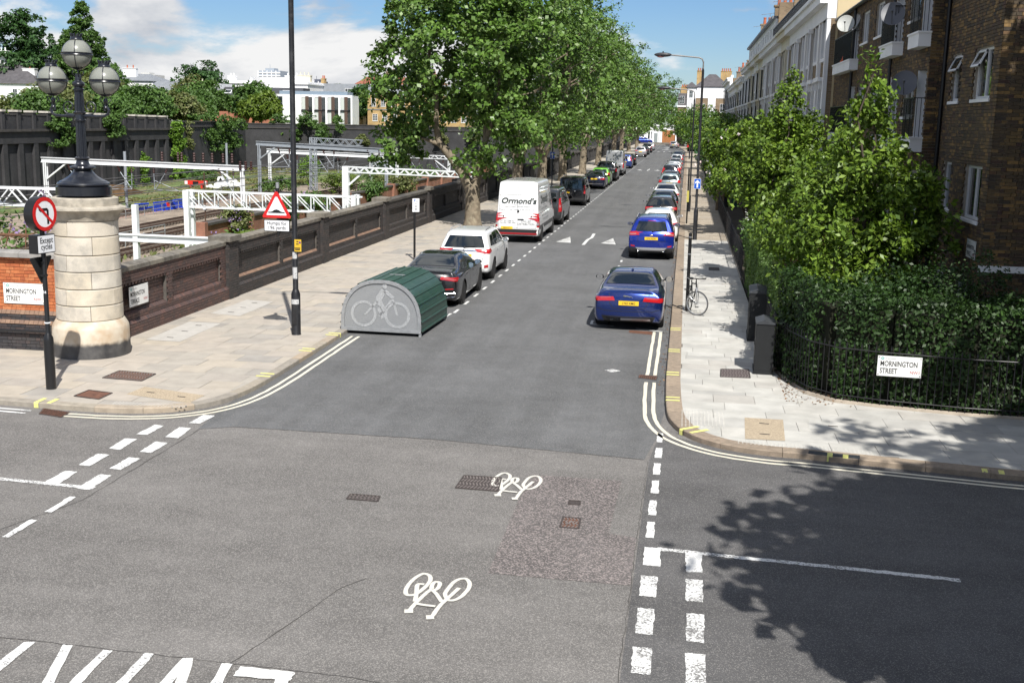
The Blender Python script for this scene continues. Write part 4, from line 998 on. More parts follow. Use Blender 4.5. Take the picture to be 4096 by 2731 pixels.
SPEC['sprinter'] = dict(name='delivery_van', L=6.6, W=1.99, H=2.72, belt=1.25, zb=0.30, rake=0.24, st=st_van, nose=1.25, roof=0.83, wheels=(1.20, 5.50), rw=0.345, bulge=0.015,
    side_glass=[[(4.35, 1.42), (5.15, 1.38), (4.75, 2.02), (4.35, 2.05)]], rear_glass=('y', [(-0.001, 1.9), (0.001, 1.9), (0.001, 1.905), (-0.001, 1.905)]), screen=('f', [(-0.72, 1.55), (0.72, 1.55), (0.66, 2.2), (-0.66, 2.2)]),
    lights=[('y', [(0.875, 0.72), (0.985, 0.72), (0.965, 1.32), (0.875, 1.32)], REDL), ('y', [(0.88, 0.86), (0.97, 0.86), (0.965, 0.98), (0.88, 0.98)], CLEARL), ('s', [(0.03, 0.72), (0.14, 0.72), (0.14, 1.32), (0.04, 1.32)], REDL), ('y', [(0.70, 0.52), (0.86, 0.52), (0.86, 0.57), (0.70, 0.57)], REDL)],
    panels=[('rear_bumper', 'y', [(-0.95, 0.38), (0.95, 0.38), (0.95, 0.62), (-0.95, 0.62)], BLACKP, 0.02), ('red_chevron_strip', 'y', [(-0.88, 0.395), (0.88, 0.395), (0.88, 0.465), (-0.88, 0.465)], mat('red_reflective', (0.35, 0.02, 0.025), 0.4), 0.03)],
    mpanels=[('side_rub_strip', 's', [(0.12, 0.62), (6.2, 0.62), (6.2, 0.80), (0.12, 0.80)], mat('grey_plastic', (0.09, 0.09, 0.092), 0.6), 0.012)],
    seams=[('y', [(0.0, 0.64), (0.0, 2.5)]), ('y', [(-0.84, 0.66), (0.84, 0.66)]), ('y', [(-0.84, 2.12), (-0.02, 2.12)]), ('y', [(0.02, 2.12), (0.80, 2.12)]), ('y', [(-0.84, 0.66), (-0.80, 2.12)]), ('y', [(0.84, 0.66), (0.80, 2.12)]), ('s', [(2.9, 0.85), (2.9, 2.3)]), ('s', [(0.5, 1.3), (4.2, 1.3)]), ('s', [(0.5, 2.2), (2.85, 2.2)]), ('s', [(4.28, 0.45), (4.28, 2.2)]), ('s', [(5.3, 0.6), (5.35, 1.35)])],
    mirror=(0.98, 5.1, 1.62), plate=(-0.46, 0.675), rim=RIMD, spokes=8, extra=spr_extra)
SPEC['transit'] = dict(SPEC['sprinter'], L=5.6, W=1.97, H=2.55, wheels=(1.05, 4.6), nose=1.15, rear_glass=('y', [(-0.001, 1.9), (0.001, 1.9), (0.001, 1.905), (-0.001, 1.905)]), side_glass=[[(3.55, 1.42), (4.35, 1.38), (3.95, 1.98), (3.55, 2.02)]], lights=[('y', [(0.86, 0.80), (0.97, 0.80), (0.95, 1.30), (0.86, 1.30)], REDL)],
    panels=[('rear_bumper', 'y', [(-0.93, 0.38), (0.93, 0.38), (0.93, 0.60), (-0.93, 0.60)], BLACKP, 0.02)], mpanels=[], mirror=(0.97, 4.2, 1.55), seams=[('y', [(0.0, 0.64), (0.0, 2.3)])], extra=lambda b: [])
WHITE = carpaint('white', (0.80, 0.80, 0.79), 0.0, 0.35)
BLACK = carpaint('black', (0.010, 0.010, 0.012), 0.2, 0.25)
NAVY = carpaint('navy', (0.012, 0.016, 0.040), 0.4)
KUGAB = carpaint('bright_blue', (0.010, 0.032, 0.30), 0.55, 0.25)
GREEN = carpaint('lime_green', (0.13, 0.40, 0.035), 0.3)
SILVER = carpaint('silver', (0.42, 0.43, 0.44), 0.7, 0.35)
DGREY = carpaint('dark_grey', (0.055, 0.057, 0.06), 0.6)
MGREY = carpaint('mid_grey', (0.20, 0.205, 0.21), 0.6)
PALEB = carpaint('pale_green_silver', (0.30, 0.36, 0.36), 0.6)
DRED = carpaint('dark_red', (0.12, 0.015, 0.02), 0.4)
MBLUE = carpaint('mid_blue', (0.03, 0.06, 0.22), 0.5)
GL, GR = 'vehicles parked along the wall side', 'cars parked along the garden side'
XL, XR = -7.24, -1.22
def left(kind, paint_, y, label, plate=None, cat='car', dx=0.0): return make_car(kind, paint_, label, (XL+dx, y, 0.006), R(0.0), plate, cat, GL)
def right(kind, paint_, y, label, plate=None, cat='car', dx=0.0): return make_car(kind, paint_, label, (XR+dx, y, 0.006), 0.0, plate, cat, GR)
right('jag', PAINT_JAG, 29.4, 'dark blue saloon car parked alone beside the chained bicycle', 'LY65 KMG', dx=-0.08)
left('cla', BLACK, 31.72, 'glossy black saloon car parked just behind the green cycle hangar', dx=0.03)
left('outl', WHITE, 37.42, 'white SUV with roof rails between the black saloon and the delivery van', 'RX17 XDT', dx=0.0)
van, vb = left('sprinter', WHITE, 49.95, 'white delivery van with Ormond\'s lettering on its rear doors', 'DE56 NTT', 'van', -0.03)
left('midvan', DGREY, 59.1, 'dark grey panel van parked ahead of the white lettered van', None, 'van', -0.02)
left('minivan', BLACK, 73.7, 'black small van with roof bars and windows in its rear doors', None, 'van', 0.04)
left('rover', NAVY, 92.8, 'dark navy saloon car parked behind the lime green car', None, 'car', -0.05)
left('hatch2', GREEN, 98.6, 'lime green hatchback parked by the plane trees')
left('rr', BLACK, 106.3, 'black off-road car parked ahead of the lime green hatchback')
left('transit', SILVER, 117.8, 'silver high-roof van under the plane trees', None, 'van')
left('mpv', MBLUE, 137.0, 'blue people carrier with tall red lights ahead of the silver van')
left('golf', BLACK, 147.5, 'small black hatchback ahead of the blue people carrier')
left('kuga', SILVER, 184.2, 'silver SUV alone after the long gap under the trees')
left('golf', DGREY, 198.6, 'dark grey hatchback ahead of the silver SUV')
left('outl', BLACK, 213.9, 'black SUV near the far end of the wall side row')
left('hatch2', SILVER, 231.5, 'silver hatchback last in the wall side row')
right('kuga', KUGAB, 45.4, 'bright blue SUV with two exhausts beside the one-way sign', 'LP16 XOW')
right('golf', WHITE, 52.4, 'white hatchback right ahead of the bright blue SUV', dx=0.12)
right('golf', BLACK, 62.1, 'black hatchback with red tail lights ahead of the white hatchback')
right('cla', NAVY, 67.4, 'dark navy saloon hidden behind the black hatchback')
right('cla', WHITE, 75.2, 'white saloon with a sloping rear window in the garden side row')
right('estate', PALEB, 90.9, 'pale greenish silver estate car with an oblong plate')
right('jag', BLACK, 97.6, 'black saloon ahead of the pale estate car')
right('mpv', BLACK, 106.0, 'black people carrier with roof rails and tall red lights', dx=-0.1)
right('hatch2', SILVER, 114.5, 'silver hatchback ahead of the black people carrier')
right('estate', SILVER, 122.0, 'silver estate car second ahead of the black people carrier')
right('golf', MGREY, 134.5, 'mid grey hatchback in the far half of the garden side row')
right('hatch2', SILVER, 148.8, 'silver hatchback second from the far end of the garden side row')
right('cla', BLACK, 168.0, 'black saloon at the far end of the garden side row')
make_car('hatch2', SILVER, 'silver hatchback standing where the road bends', (-3.0, 258.5, 0.006), R(-8), None, 'car')
make_car('mpv', KUGAB, 'blue people carrier parked across the end of the street', (-13.5, 309.5, 0.006), R(-82), None, 'car')
# lettering on the van
GREYT = mat('van_lettering', (0.045, 0.055, 0.05), 0.5)
PALET = mat('van_small_lettering', (0.12, 0.13, 0.13), 0.5)
def on_rear(s, x, z, size, m, bold=0.0, sx=1.0, shear=0.0, align='CENTER'):
    p = cast(vb, 'y', x, z, 0.0); q = cast(vb, 'y', x, z+0.25, 0.0); up = (q-p).normalized()
    o = text('lettering', s, size, m, van, p+Vector((0, -0.012, 0)), (1, 0, 0), tuple(up), align, bold, sx)
    if shear:
        for v in o.data.vertices: v.co.x += shear*(v.co.z-p.z)
    return o
on_rear("Ormond's", 0.03, 1.75, 0.34, GREYT, 0.032, 1.12, 0.22)
on_rear('WHOLESALERS LTD', 0.0, 1.665, 0.055, PALET); on_rear('NEW COVENT GARDEN MARKET', 0.0, 1.575, 0.085, PALET, 0.0, 0.9); on_rear('Suppliers of Fresh Produce to the Catering Trade', 0.0, 1.455, 0.083, PALET, 0, 0.95, 0.2)
on_rear('Tel: 020 7388 4211', -0.42, 0.955, 0.095, PALET, 0, 0.95); on_rear('Fax: 020 7383 5962', -0.42, 0.865, 0.095, PALET, 0, 0.95)
on_rear('CHILLED', 0.40, 0.93, 0.125, PALET, 0.0, 0.95); on_rear('DISTRIBUTION', 0.40, 0.81, 0.125, PALET, 0.0, 0.92); on_rear('311 CDI', 0.66, 1.04, 0.055, PALET, 0.01)
def on_side(s, y, z, size, m, bold=0.0, sx=1.0, sy=0.0):
    p = cast(vb, 'r', y, z, 0.0); q = cast(vb, 'r', y, z+0.25, 0.0); up = (q-p).normalized()
    text('lettering', s, size, m, van, p+Vector((0.014, 0, 0)), (0, 1, 0), tuple(up), 'CENTER', bold, sx)
on_side("Ormond's", 2.2, 1.70, 0.50, GREYT, 0.018, 1.15); on_side('WHOLESALERS LTD', 2.2, 1.58, 0.08, PALET); on_side('NEW COVENT GARDEN MARKET', 2.2, 1.42, 0.15, PALET)
on_side('Suppliers of Fresh Produce to the Catering Trade', 2.2, 1.16, 0.13, PALET); on_side('Tel: 020 7388 4211  Fax: 020 7383 5962', 2.2, 0.96, 0.12, PALET)
# ================================================================== WALLS AND FURNITURE, LEFT SIDE
M_MORTAR = mat('mortar_dark', (0.10, 0.09, 0.08), 0.95, var=0.2, scale=5)
M_MORTARL = mat('mortar_pale', (0.30, 0.27, 0.23), 0.95, var=0.2, scale=5)
M_BRICK_OR = mat('orange_brick', (0.42, 0.13, 0.05), 0.85, isl=[(0.44, 0.135, 0.05), (0.36, 0.10, 0.04), (0.48, 0.16, 0.06), (0.40, 0.12, 0.045), (0.50, 0.19, 0.08), (0.34, 0.095, 0.04)], var=0.15, scale=20, speck=0.12, bump=0.2)
M_BRICK_BLUE = mat('blue_brick', (0.04, 0.04, 0.045), 0.6, isl=[(0.035, 0.035, 0.04), (0.05, 0.045, 0.045), (0.028, 0.028, 0.032), (0.07, 0.05, 0.045), (0.04, 0.038, 0.042)], var=0.2, scale=20, spec=0.5)
M_BRICK_BROWN = mat('brown_brick', (0.10, 0.06, 0.05), 0.65, isl=[(0.085, 0.055, 0.05), (0.11, 0.065, 0.055), (0.065, 0.048, 0.047), (0.14, 0.075, 0.06), (0.075, 0.05, 0.047), (0.095, 0.06, 0.052)], var=0.2, scale=20, spec=0.5)
M_BRICK_BLACK = mat('sooty_brick', (0.04, 0.038, 0.037), 0.7, isl=[(0.040, 0.037, 0.036), (0.052, 0.046, 0.044), (0.030, 0.029, 0.029), (0.065, 0.05, 0.045), (0.045, 0.042, 0.042)], var=0.2, scale=20, spec=0.45)
M_BRICK_TAN = mat('tan_brick', (0.22, 0.14, 0.095), 0.8, isl=[(0.22, 0.14, 0.095), (0.18, 0.115, 0.085), (0.26, 0.165, 0.11)], var=0.15, scale=20)
M_COPE = mat('coping_stone', (0.17, 0.15, 0.125), 0.9, isl=[(0.17, 0.15, 0.12), (0.13, 0.118, 0.10), (0.20, 0.18, 0.145)], var=0.3, scale=4, dirt=0.4, dcol=(0.33, 0.32, 0.28), dscale=9, bump=0.4, bscale=40)
M_COPED = mat('sooty_coping', (0.085, 0.078, 0.07), 0.9, isl=[(0.09, 0.082, 0.072), (0.07, 0.065, 0.06), (0.11, 0.10, 0.085)], var=0.3, scale=4, bump=0.4, bscale=40)
class Bricks:
    """courses of single bricks on faces; the nearest stay objects, the others are joined as stuff"""
    def __init__(s): s.items = []
    def face(s, o, u, n, width, z0, z1, m, course=0.075, bl=0.225, depth=0.03, bond='eng', skip=None, tilt=None, phase=0):
        """o: corner (x,y), u: run direction, n: outward normal, courses from z0 to z1"""
        nc = max(1, int(round((z1-z0)/course))); ch = (z1-z0)/nc; u = Vector((*u, 0)).normalized(); n = Vector((*n, 0)).normalized()
        for c in range(nc):
            k = c+phase
            if bond == 'fle':
                x = -bl/2*0.75 if k % 2 else 0.0; q = 0
                while x < width-0.01:
                    w = bl if q % 2 == 0 else bl/2; a, b = max(x, 0), min(x+w, width); x += w; q += 1
                    if b-a > 0.03: s._add(o, u, n, a, b, z0+c*ch, ch, depth, m, skip)
            else:
                w = bl if k % 2 == 0 else bl/2; x = -(bl/4 if k % 2 else 0)
                while x < width-0.01:
                    a, b = max(x, 0), min(x+w, width); x += w
                    if b-a > 0.03: s._add(o, u, n, a, b, z0+c*ch, ch, depth, m, skip)
    def _add(s, o, u, n, a, b, z, ch, depth, m, skip):
        zc = z+ch/2; uc = (a+b)/2
        if skip and skip(uc, zc): return
        c = Vector((o[0], o[1], 0))+u*uc; c.z = zc
        s.items.append((c, u*(b-a-0.008)/2, n*depth/2, Vector((0, 0, (ch-0.009)/2)), m))
    def slope(s, o, u, n, width, z, h, d0, d1, m, bl=0.225):
        """a course of sloped bricks whose face runs out d0 at the foot and d1 at the top"""
        u = Vector((*u, 0)).normalized(); n = Vector((*n, 0)).normalized(); x = 0
        while x < width-0.02:
            b = min(x+bl/2, width); c = Vector((o[0], o[1], 0))+u*(x+b)/2+n*(d0+d1)/2; c.z = z+h/2
            up = (Vector((0, 0, h))+n*(d1-d0)); s.items.append((c, u*(b-x-0.008)/2, up.cross(u).normalized()*0.02, up/2*0.97, m)); x += bl/2
    def emit(s, parent, first=300, cut=None):
        s.items.sort(key=lambda t: t[0].length if cut is None else cut(t[0]))
        rest = {}; share = {}
        for i, (c, u, n, w, m) in enumerate(s.items):
            if i < first:
                kx = (round(u.x, 3), round(u.y, 3), round(w.z, 3), round(w.x, 3), round(n.x, 3), round(n.y, 3), m.name)
                if kx not in share: share[kx] = MB().obox((0, 0, 0), u, n, w).mesh('brick', m)
                link('brick', share[kx], parent, tuple(c))
            else: rest.setdefault(m.name, MB()).obox(c, u, n, w)
        for k, mb in rest.items(): tag(mb.build('further_bricks', MATS[k], parent), kind='stuff')
def copings(parent, p0, p1, nrm, z0, z1, width, m, ln=0.95, over=0.0, first=True, name='coping_stone', slope=0.03):
    p0, p1 = Vector((*p0, 0)), Vector((*p1, 0)); d = p1-p0; L = d.length; t = d.normalized(); n = Vector((*nrm, 0)); x = 0; i = 0
    while x < L-0.05:
        b = min(x+ln*random.uniform(0.85, 1.15), L); a0, a1 = p0+t*(x+0.004), p0+t*(b-0.004); mb = MB()
        prof = [(over, z0), (over, z1-slope-0.02), (over-0.04, z1-slope), (-width/2, z1), (-width+0.04-over, z1-slope), (-width-over, z1-slope-0.02), (-width-over, z0)]
        k = len(prof); mb.v += [tuple(a0+n*q+Vector((0, 0, z))) for q, z in prof]+[tuple(a1+n*q+Vector((0, 0, z))) for q, z in prof]
        mb.f += [tuple(range(k-1, -1, -1)), tuple(range(k, 2*k))]+[(q, (q+1) % k, k+(q+1) % k, k+q) for q in range(k)]
        mb.build(name, m, parent); x = b; i += 1
# ---- orange parapet wall of the bridge
struct(MB().box(-70, -13.26, -30, 23.55, -1.3, -0.03).build('bridge_deck', M_GROUND))
ow = thing('parapet_wall', 'orange brick parapet wall with dark blue brick foot left of the stone pillar', 'wall', (0, 0, 0))
MB().box(-22.0, -13.2, 23.19, 23.52, 0.0, 2.17).build('wall_core', M_MORTAR, ow)
MB().box(-22.0, -13.2, 23.10, 23.20, 0.0, 0.70).build('plinth_core', M_MORTAR, ow)
B = Bricks()
B.face((-17.0, 23.18), (1, 0), (0, -1), 3.8, 0.98, 2.17, M_BRICK_OR, bond='fle')
B.slope((-17.0, 23.18), (1, 0), (0, -1), 3.8, 0.89, 0.09, 0.06, 0.015, M_BRICK_TAN); B.face((-17.0, 23.13), (1, 0), (0, -1), 3.8, 0.76, 0.89, M_BRICK_BLUE, bond='fle')
B.slope((-17.0, 23.13), (1, 0), (0, -1), 3.8, 0.68, 0.08, 0.06, 0.012, M_BRICK_TAN); B.face((-17.0, 23.09), (1, 0), (0, -1), 3.8, 0.09, 0.68, M_BRICK_BLUE, bond='fle')
B.emit(ow, 300)
MB().tube((-22, 22.99, 0.55), (-13.4, 22.99, 0.55), 0.028).build('conduit_pipe', mat('black_iron', (0.015, 0.015, 0.016), 0.35, spec=0.5), ow)
copings(ow, (-22, 23.1), (-13.3, 23.1), (0, -1), 2.17, 2.32, 0.42, mat('grey_coping', (0.27, 0.26, 0.245), 0.9, var=0.2, scale=5, speck=0.15), 1.3, 0.05)
sp = thing('spiked_rail', 'rusty rail with star-shaped anti-climb spikes above the orange wall', 'rail', (-15.0, 23.42, 2.3))
M_RAILRUST = mat('rail_rust', (0.13, 0.065, 0.035), 0.85, var=0.3, scale=20)
MB().tube((-5, 0, 0.30), (1.7, 0, 0.33), 0.035).build('rail_tube', M_RAILRUST, sp)
for x in np.arange(-4.5, 1.7, 0.42):
    mb = MB()
    for k in range(3):
        a = R(60*k+random.uniform(0, 50)); v = Vector((0.25*math.cos(a), 0.10, 0.30*math.sin(a))); c = Vector((x, 0, 0.31+0.005*x/1.7))
        mb.pipe([c-v, c, c+v], [0.003, 0.022, 0.003], 5)
    mb.build('star_spike', M_RAILRUST, sp)
for x in (-4, -1.2, 1.5): MB().tube((x, 0, 0.0), (x, 0, 0.32), 0.02).build('support', M_RAILRUST, sp)
# ---- stone pillar
M_STONE = mat('portland_stone', (0.56, 0.50, 0.40), 0.85, isl=[(0.58, 0.52, 0.42), (0.52, 0.455, 0.355), (0.55, 0.50, 0.42), (0.49, 0.46, 0.40), (0.58, 0.51, 0.40)], var=0.14, scale=2.5, speck=0.07, sscale=60, bump=0.35, bscale=35, dirt=0.6, dcol=(0.27, 0.255, 0.23), dscale=2.2)
M_STONEW = mat('weathered_capital', (0.40, 0.36, 0.295), 0.9, var=0.25, scale=5, bump=0.8, bscale=14, dirt=0.55, dcol=(0.20, 0.185, 0.16), dscale=6)
PX, PY = -12.87, 23.16
pl = thing('stone_pillar', 'round pale stone pillar with blackened foot carrying the triple globe lamp', 'pillar', (PX, PY, 0.1))
MB().lathe([(0.66, 0.0), (0.64, 0.85), (0.60, 2.96)], 40).build('pillar_core', M_MORTARL, pl, True)
zc = 0.80
for ci, hgt in enumerate((0.335, 0.36, 0.375, 0.355, 0.40, 0.335)):
    r0, r1 = lerp(0.705, 0.675, ci/6), lerp(0.705, 0.675, (ci+1)/6); a = R(-60+ci*47)
    for k in range(4):
        a0, a1 = a+k*math.pi/2+0.008, a+(k+1)*math.pi/2-0.008; g = 0.007
        mb = MB().lathe([(0.55, zc+g), (r0-0.012, zc+g), (r0, zc+g+0.014), (r1, zc+hgt-g-0.014), (r1-0.012, zc+hgt-g), (0.55, zc+hgt-g)], 12, a0=a0, a1=a1)
        m_ = len(mb.v)//13 if False else 13
        for col in (0, 12): mb.f.append(tuple(i*13+col for i in (range(6) if col else range(5, -1, -1))))
        mb.build('stone_block', M_STONE, pl, True)
    zc += hgt
def footmat():
    m = bpy.data.materials.new('painted_foot'); m.use_nodes = True; nt = m.node_tree; N, L = nt.nodes.new, nt.links.new; b = nt.nodes['Principled BSDF']; b.inputs['Roughness'].default_value = 0.6
    g = N('ShaderNodeNewGeometry'); s = N('ShaderNodeSeparateXYZ'); L(g.outputs['Position'], s.inputs[0])
    n = N('ShaderNodeTexNoise'); n.inputs['Scale'].default_value = 6; n.inputs['Detail'].default_value = 6; L(g.outputs['Position'], n.inputs['Vector'])
    ad = N('ShaderNodeMath'); ad.operation = 'MULTIPLY_ADD'; L(n.outputs['Fac'], ad.inputs[0]); ad.inputs[1].default_value = 0.12; L(s.outputs[2], ad.inputs[2])
    k = N('ShaderNodeMapRange'); k.interpolation_type = 'SMOOTHSTEP'; k.inputs[1].default_value = 0.42; k.inputs[2].default_value = 0.54; L(ad.outputs[0], k.inputs[0])
    n2 = N('ShaderNodeTexNoise'); n2.inputs['Scale'].default_value = 3; n2.inputs['Detail'].default_value = 8; L(g.outputs['Position'], n2.inputs['Vector'])
    rp = N('ShaderNodeValToRGB'); rp.color_ramp.elements[0].position = 0.35; rp.color_ramp.elements[0].color = (0.46, 0.35, 0.24, 1); rp.color_ramp.elements[1].position = 0.6; rp.color_ramp.elements[1].color = (0.58, 0.52, 0.42, 1); L(n2.outputs['Fac'], rp.inputs[0])
    rb = N('ShaderNodeValToRGB'); rb.color_ramp.elements[0].position = 0.3; rb.color_ramp.elements[0].color = (0.022, 0.022, 0.024, 1); rb.color_ramp.elements[1].position = 0.75; rb.color_ramp.elements[1].color = (0.12, 0.115, 0.11, 1); L(n2.outputs['Fac'], rb.inputs[0])
    mx = N('ShaderNodeMixRGB'); L(k.outputs[0], mx.inputs[0]); L(rb.outputs[0], mx.inputs[1]); L(rp.outputs[0], mx.inputs[2]); L(mx.outputs[0], b.inputs['Base Color'])
    bp = N('ShaderNodeBump'); bp.inputs['Strength'].default_value = 0.5; bp.inputs['Distance'].default_value = 0.02; L(n.outputs['Fac'], bp.inputs['Height']); L(bp.outputs[0], b.inputs['Normal']); return m
MB().lathe([(0.83, 0.0), (0.825, 0.12), (0.815, 0.40), (0.81, 0.62), (0.795, 0.66), (0.725, 0.78), (0.71, 0.80), (0.5, 0.80)], 44).build('pillar_foot', footmat(), pl, True)
cp = MB().lathe([(0.60, zc), (0.69, zc), (0.70, zc+0.04), (0.71, zc+0.06), (0.735, zc+0.13), (0.80, zc+0.20), (0.86, zc+0.235), (0.855, zc+0.275), (0.77, zc+0.30), (0.70, zc+0.315), (0.70, zc+0.47), (0.67, zc+0.485), (0.0, zc+0.49)], 52)
cp.v = [(x*(1+(0.018*math.sin(7*math.atan2(y, x))+0.013*math.sin(17*math.atan2(y, x)+z*9))*(1 if z > zc+0.18 else 0.2)), y*(1+(0.018*math.sin(7*math.atan2(y, x))+0.013*math.sin(17*math.atan2(y, x)+z*9))*(1 if z > zc+0.18 else 0.2)), z) for x, y, z in cp.v]
cp.build('capital', M_STONEW, pl, True)
# ---- triple globe lamp
M_CAST = mat('lamp_black', (0.012, 0.014, 0.02), 0.28, var=0.2, scale=30, spec=0.55, coat=0.3)
M_GLOBE = mat('frosted_globe', (0.30, 0.31, 0.275), 0.28, var=0.06, scale=3, spec=0.5, coat=0.4, trans=0.25)
LZ = 3.55
gl = thing('globe_lamp', 'ornate black cast-iron lamp with three crowned frosted globes on the pillar', 'street lamp', (PX, PY, LZ+0.14))
z0 = 0.0
def flute(mb, r0, r1, za, zb, n=16, d=0.012):
    base = len(mb.v); m = n*4
    for r, z in ((r0, za), (r1, zb)):
        for k in range(m):
            rr = r-(d if k % 4 in (1, 2) else 0); th = 2*math.pi*k/m; mb.v.append((rr*math.cos(th), rr*math.sin(th), z))
    for k in range(m): mb.f.append((base+k, base+(k+1) % m, base+m+(k+1) % m, base+m+k))
    return mb
MB().lathe([(0.575, -0.10), (0.575, 0.08), (0.55, 0.085), (0.0, 0.09)], 40).build('base_drum', M_CAST, gl, True)
bm = MB().lathe([(0.50, 0.09), (0.535, 0.10), (0.55, 0.13), (0.54, 0.16), (0.50, 0.175), (0.49, 0.19), (0.47, 0.20), (0.38, 0.24), (0.29, 0.30), (0.225, 0.37), (0.19, 0.42), (0.185, 0.44), (0.25, 0.455), (0.265, 0.48), (0.25, 0.51), (0.18, 0.525), (0.15, 0.55), (0.13, 0.60), (0.12, 0.64), (0.15, 0.66), (0.155, 0.69), (0.12, 0.71), (0.0, 0.71)], 40)
bm.v = [(x*(1+0.03*math.cos(12*math.atan2(y, x))), y*(1+0.03*math.cos(12*math.atan2(y, x))), z) if (0.2 < z < 0.42 or 0.45 < z < 0.52) else (x, y, z) for x, y, z in bm.v]
bm.build('bell_base', M_CAST, gl, True)
flute(MB(), 0.115, 0.098, 0.70, 1.47).build('lower_shaft', M_CAST, gl)
MB().lathe([(0.12, 1.46), (0.125, 1.49), (0.105, 1.50), (0.10, 1.60), (0.125, 1.63), (0.13, 1.65), (0.10, 1.67), (0.0, 1.67)], 24).build('shaft_collar', M_CAST, gl, True)
flute(MB(), 0.105, 0.09, 1.66, 2.10).build('upper_shaft', M_CAST, gl)
MB().lathe([(0.11, 2.10), (0.115, 2.13), (0.09, 2.15), (0.09, 2.18), (0.12, 2.20), (0.13, 2.24), (0.11, 2.28), (0.075, 2.30), (0.065, 2.33), (0.07, 2.36), (0.06, 2.38), (0.055, 2.46), (0.0, 2.46)], 24).build('shaft_head', M_CAST, gl, True)
def globe(x, z, parent):
    g = MB().sphere((x, 0, z), 0.305, 28, 18).build('globe', M_GLOBE, parent, True)
    MB().lathe([(0.303, -0.03), (0.325, -0.022), (0.318, -0.005), (0.325, 0.0), (0.318, 0.005), (0.325, 0.022), (0.303, 0.03)], 36, (x, 0, z)).build('globe_band', M_CAST, g, True)
    for a in (R(20), R(110)):
        pts = [(x+0.308*math.sin(t)*math.cos(a), 0.308*math.sin(t)*math.sin(a), z+0.308*math.cos(t)) for t in np.linspace(0, 2*math.pi, 33)]
        MB().pipe(pts, 0.010, 6, False).build('globe_rib', M_CAST, g)
    c = MB().lathe([(0.10, 0.285), (0.125, 0.29), (0.12, 0.31), (0.11, 0.33), (0.115, 0.36), (0.105, 0.365), (0.0, 0.37)], 24, (x, 0, z)).build('crown', M_CAST, g, True)
    for k in range(10):
        t = 2*math.pi*k/10; MB().pipe([(x+0.10*math.cos(t), 0.10*math.sin(t), z+0.36), (x+0.115*math.cos(t), 0.115*math.sin(t), z+0.40), (x+0.135*math.cos(t), 0.135*math.sin(t), z+0.43)], [0.014, 0.018, 0.004], 5).build('crown_point', M_CAST, c)
    MB().lathe([(0.0, -0.33), (0.07, -0.33), (0.13, -0.29), (0.12, -0.275), (0.0, -0.27)], 24, (x, 0, z)).build('globe_cup', M_CAST, g, True)
    for k in range(6):
        t = 2*math.pi*k/6; c_, s_ = math.cos(t), math.sin(t)
        MB().pipe([(x+r*c_, r*s_, z+h) for r, h in ((0.03, -0.50), (0.07, -0.46), (0.13, -0.40), (0.12, -0.35), (0.08, -0.345), (0.07, -0.37))], 0.010, 5).build('scroll_strut', M_CAST, g)
    return g
globe(0.0, 2.86, gl)
for s in (-1, 1):
    globe(s*0.60, 2.31, gl)
    MB().pipe([(s*q, 0, h) for q, h in ((0.09, 1.57), (0.22, 1.575), (0.40, 1.565), (0.55, 1.575), (0.64, 1.62), (0.665, 1.70), (0.63, 1.76), (0.57, 1.75), (0.56, 1.70), (0.60, 1.69))], [0.04, 0.045, 0.03, 0.03, 0.03, 0.03, 0.028, 0.022, 0.018, 0.01], 8).build('lamp_arm', M_CAST, gl, True)
    MB().lathe([(0.03, 1.72), (0.045, 1.76), (0.03, 1.79), (0.035, 1.86), (0.05, 1.88), (0.045, 1.92), (0.02, 1.95), (0.0, 1.95)], 14, (s*0.60, 0, 0)).build('arm_socket', M_CAST, gl, True)
    sp_ = [(s*(0.24+0.13*(1-t/9)*math.cos(t)), 0, 1.76+0.13*(1-t/9)*math.sin(t)) for t in np.linspace(-1.6, 7.5, 30)]
    MB().pipe(sp_, 0.013, 6).build('scroll', M_CAST, gl)
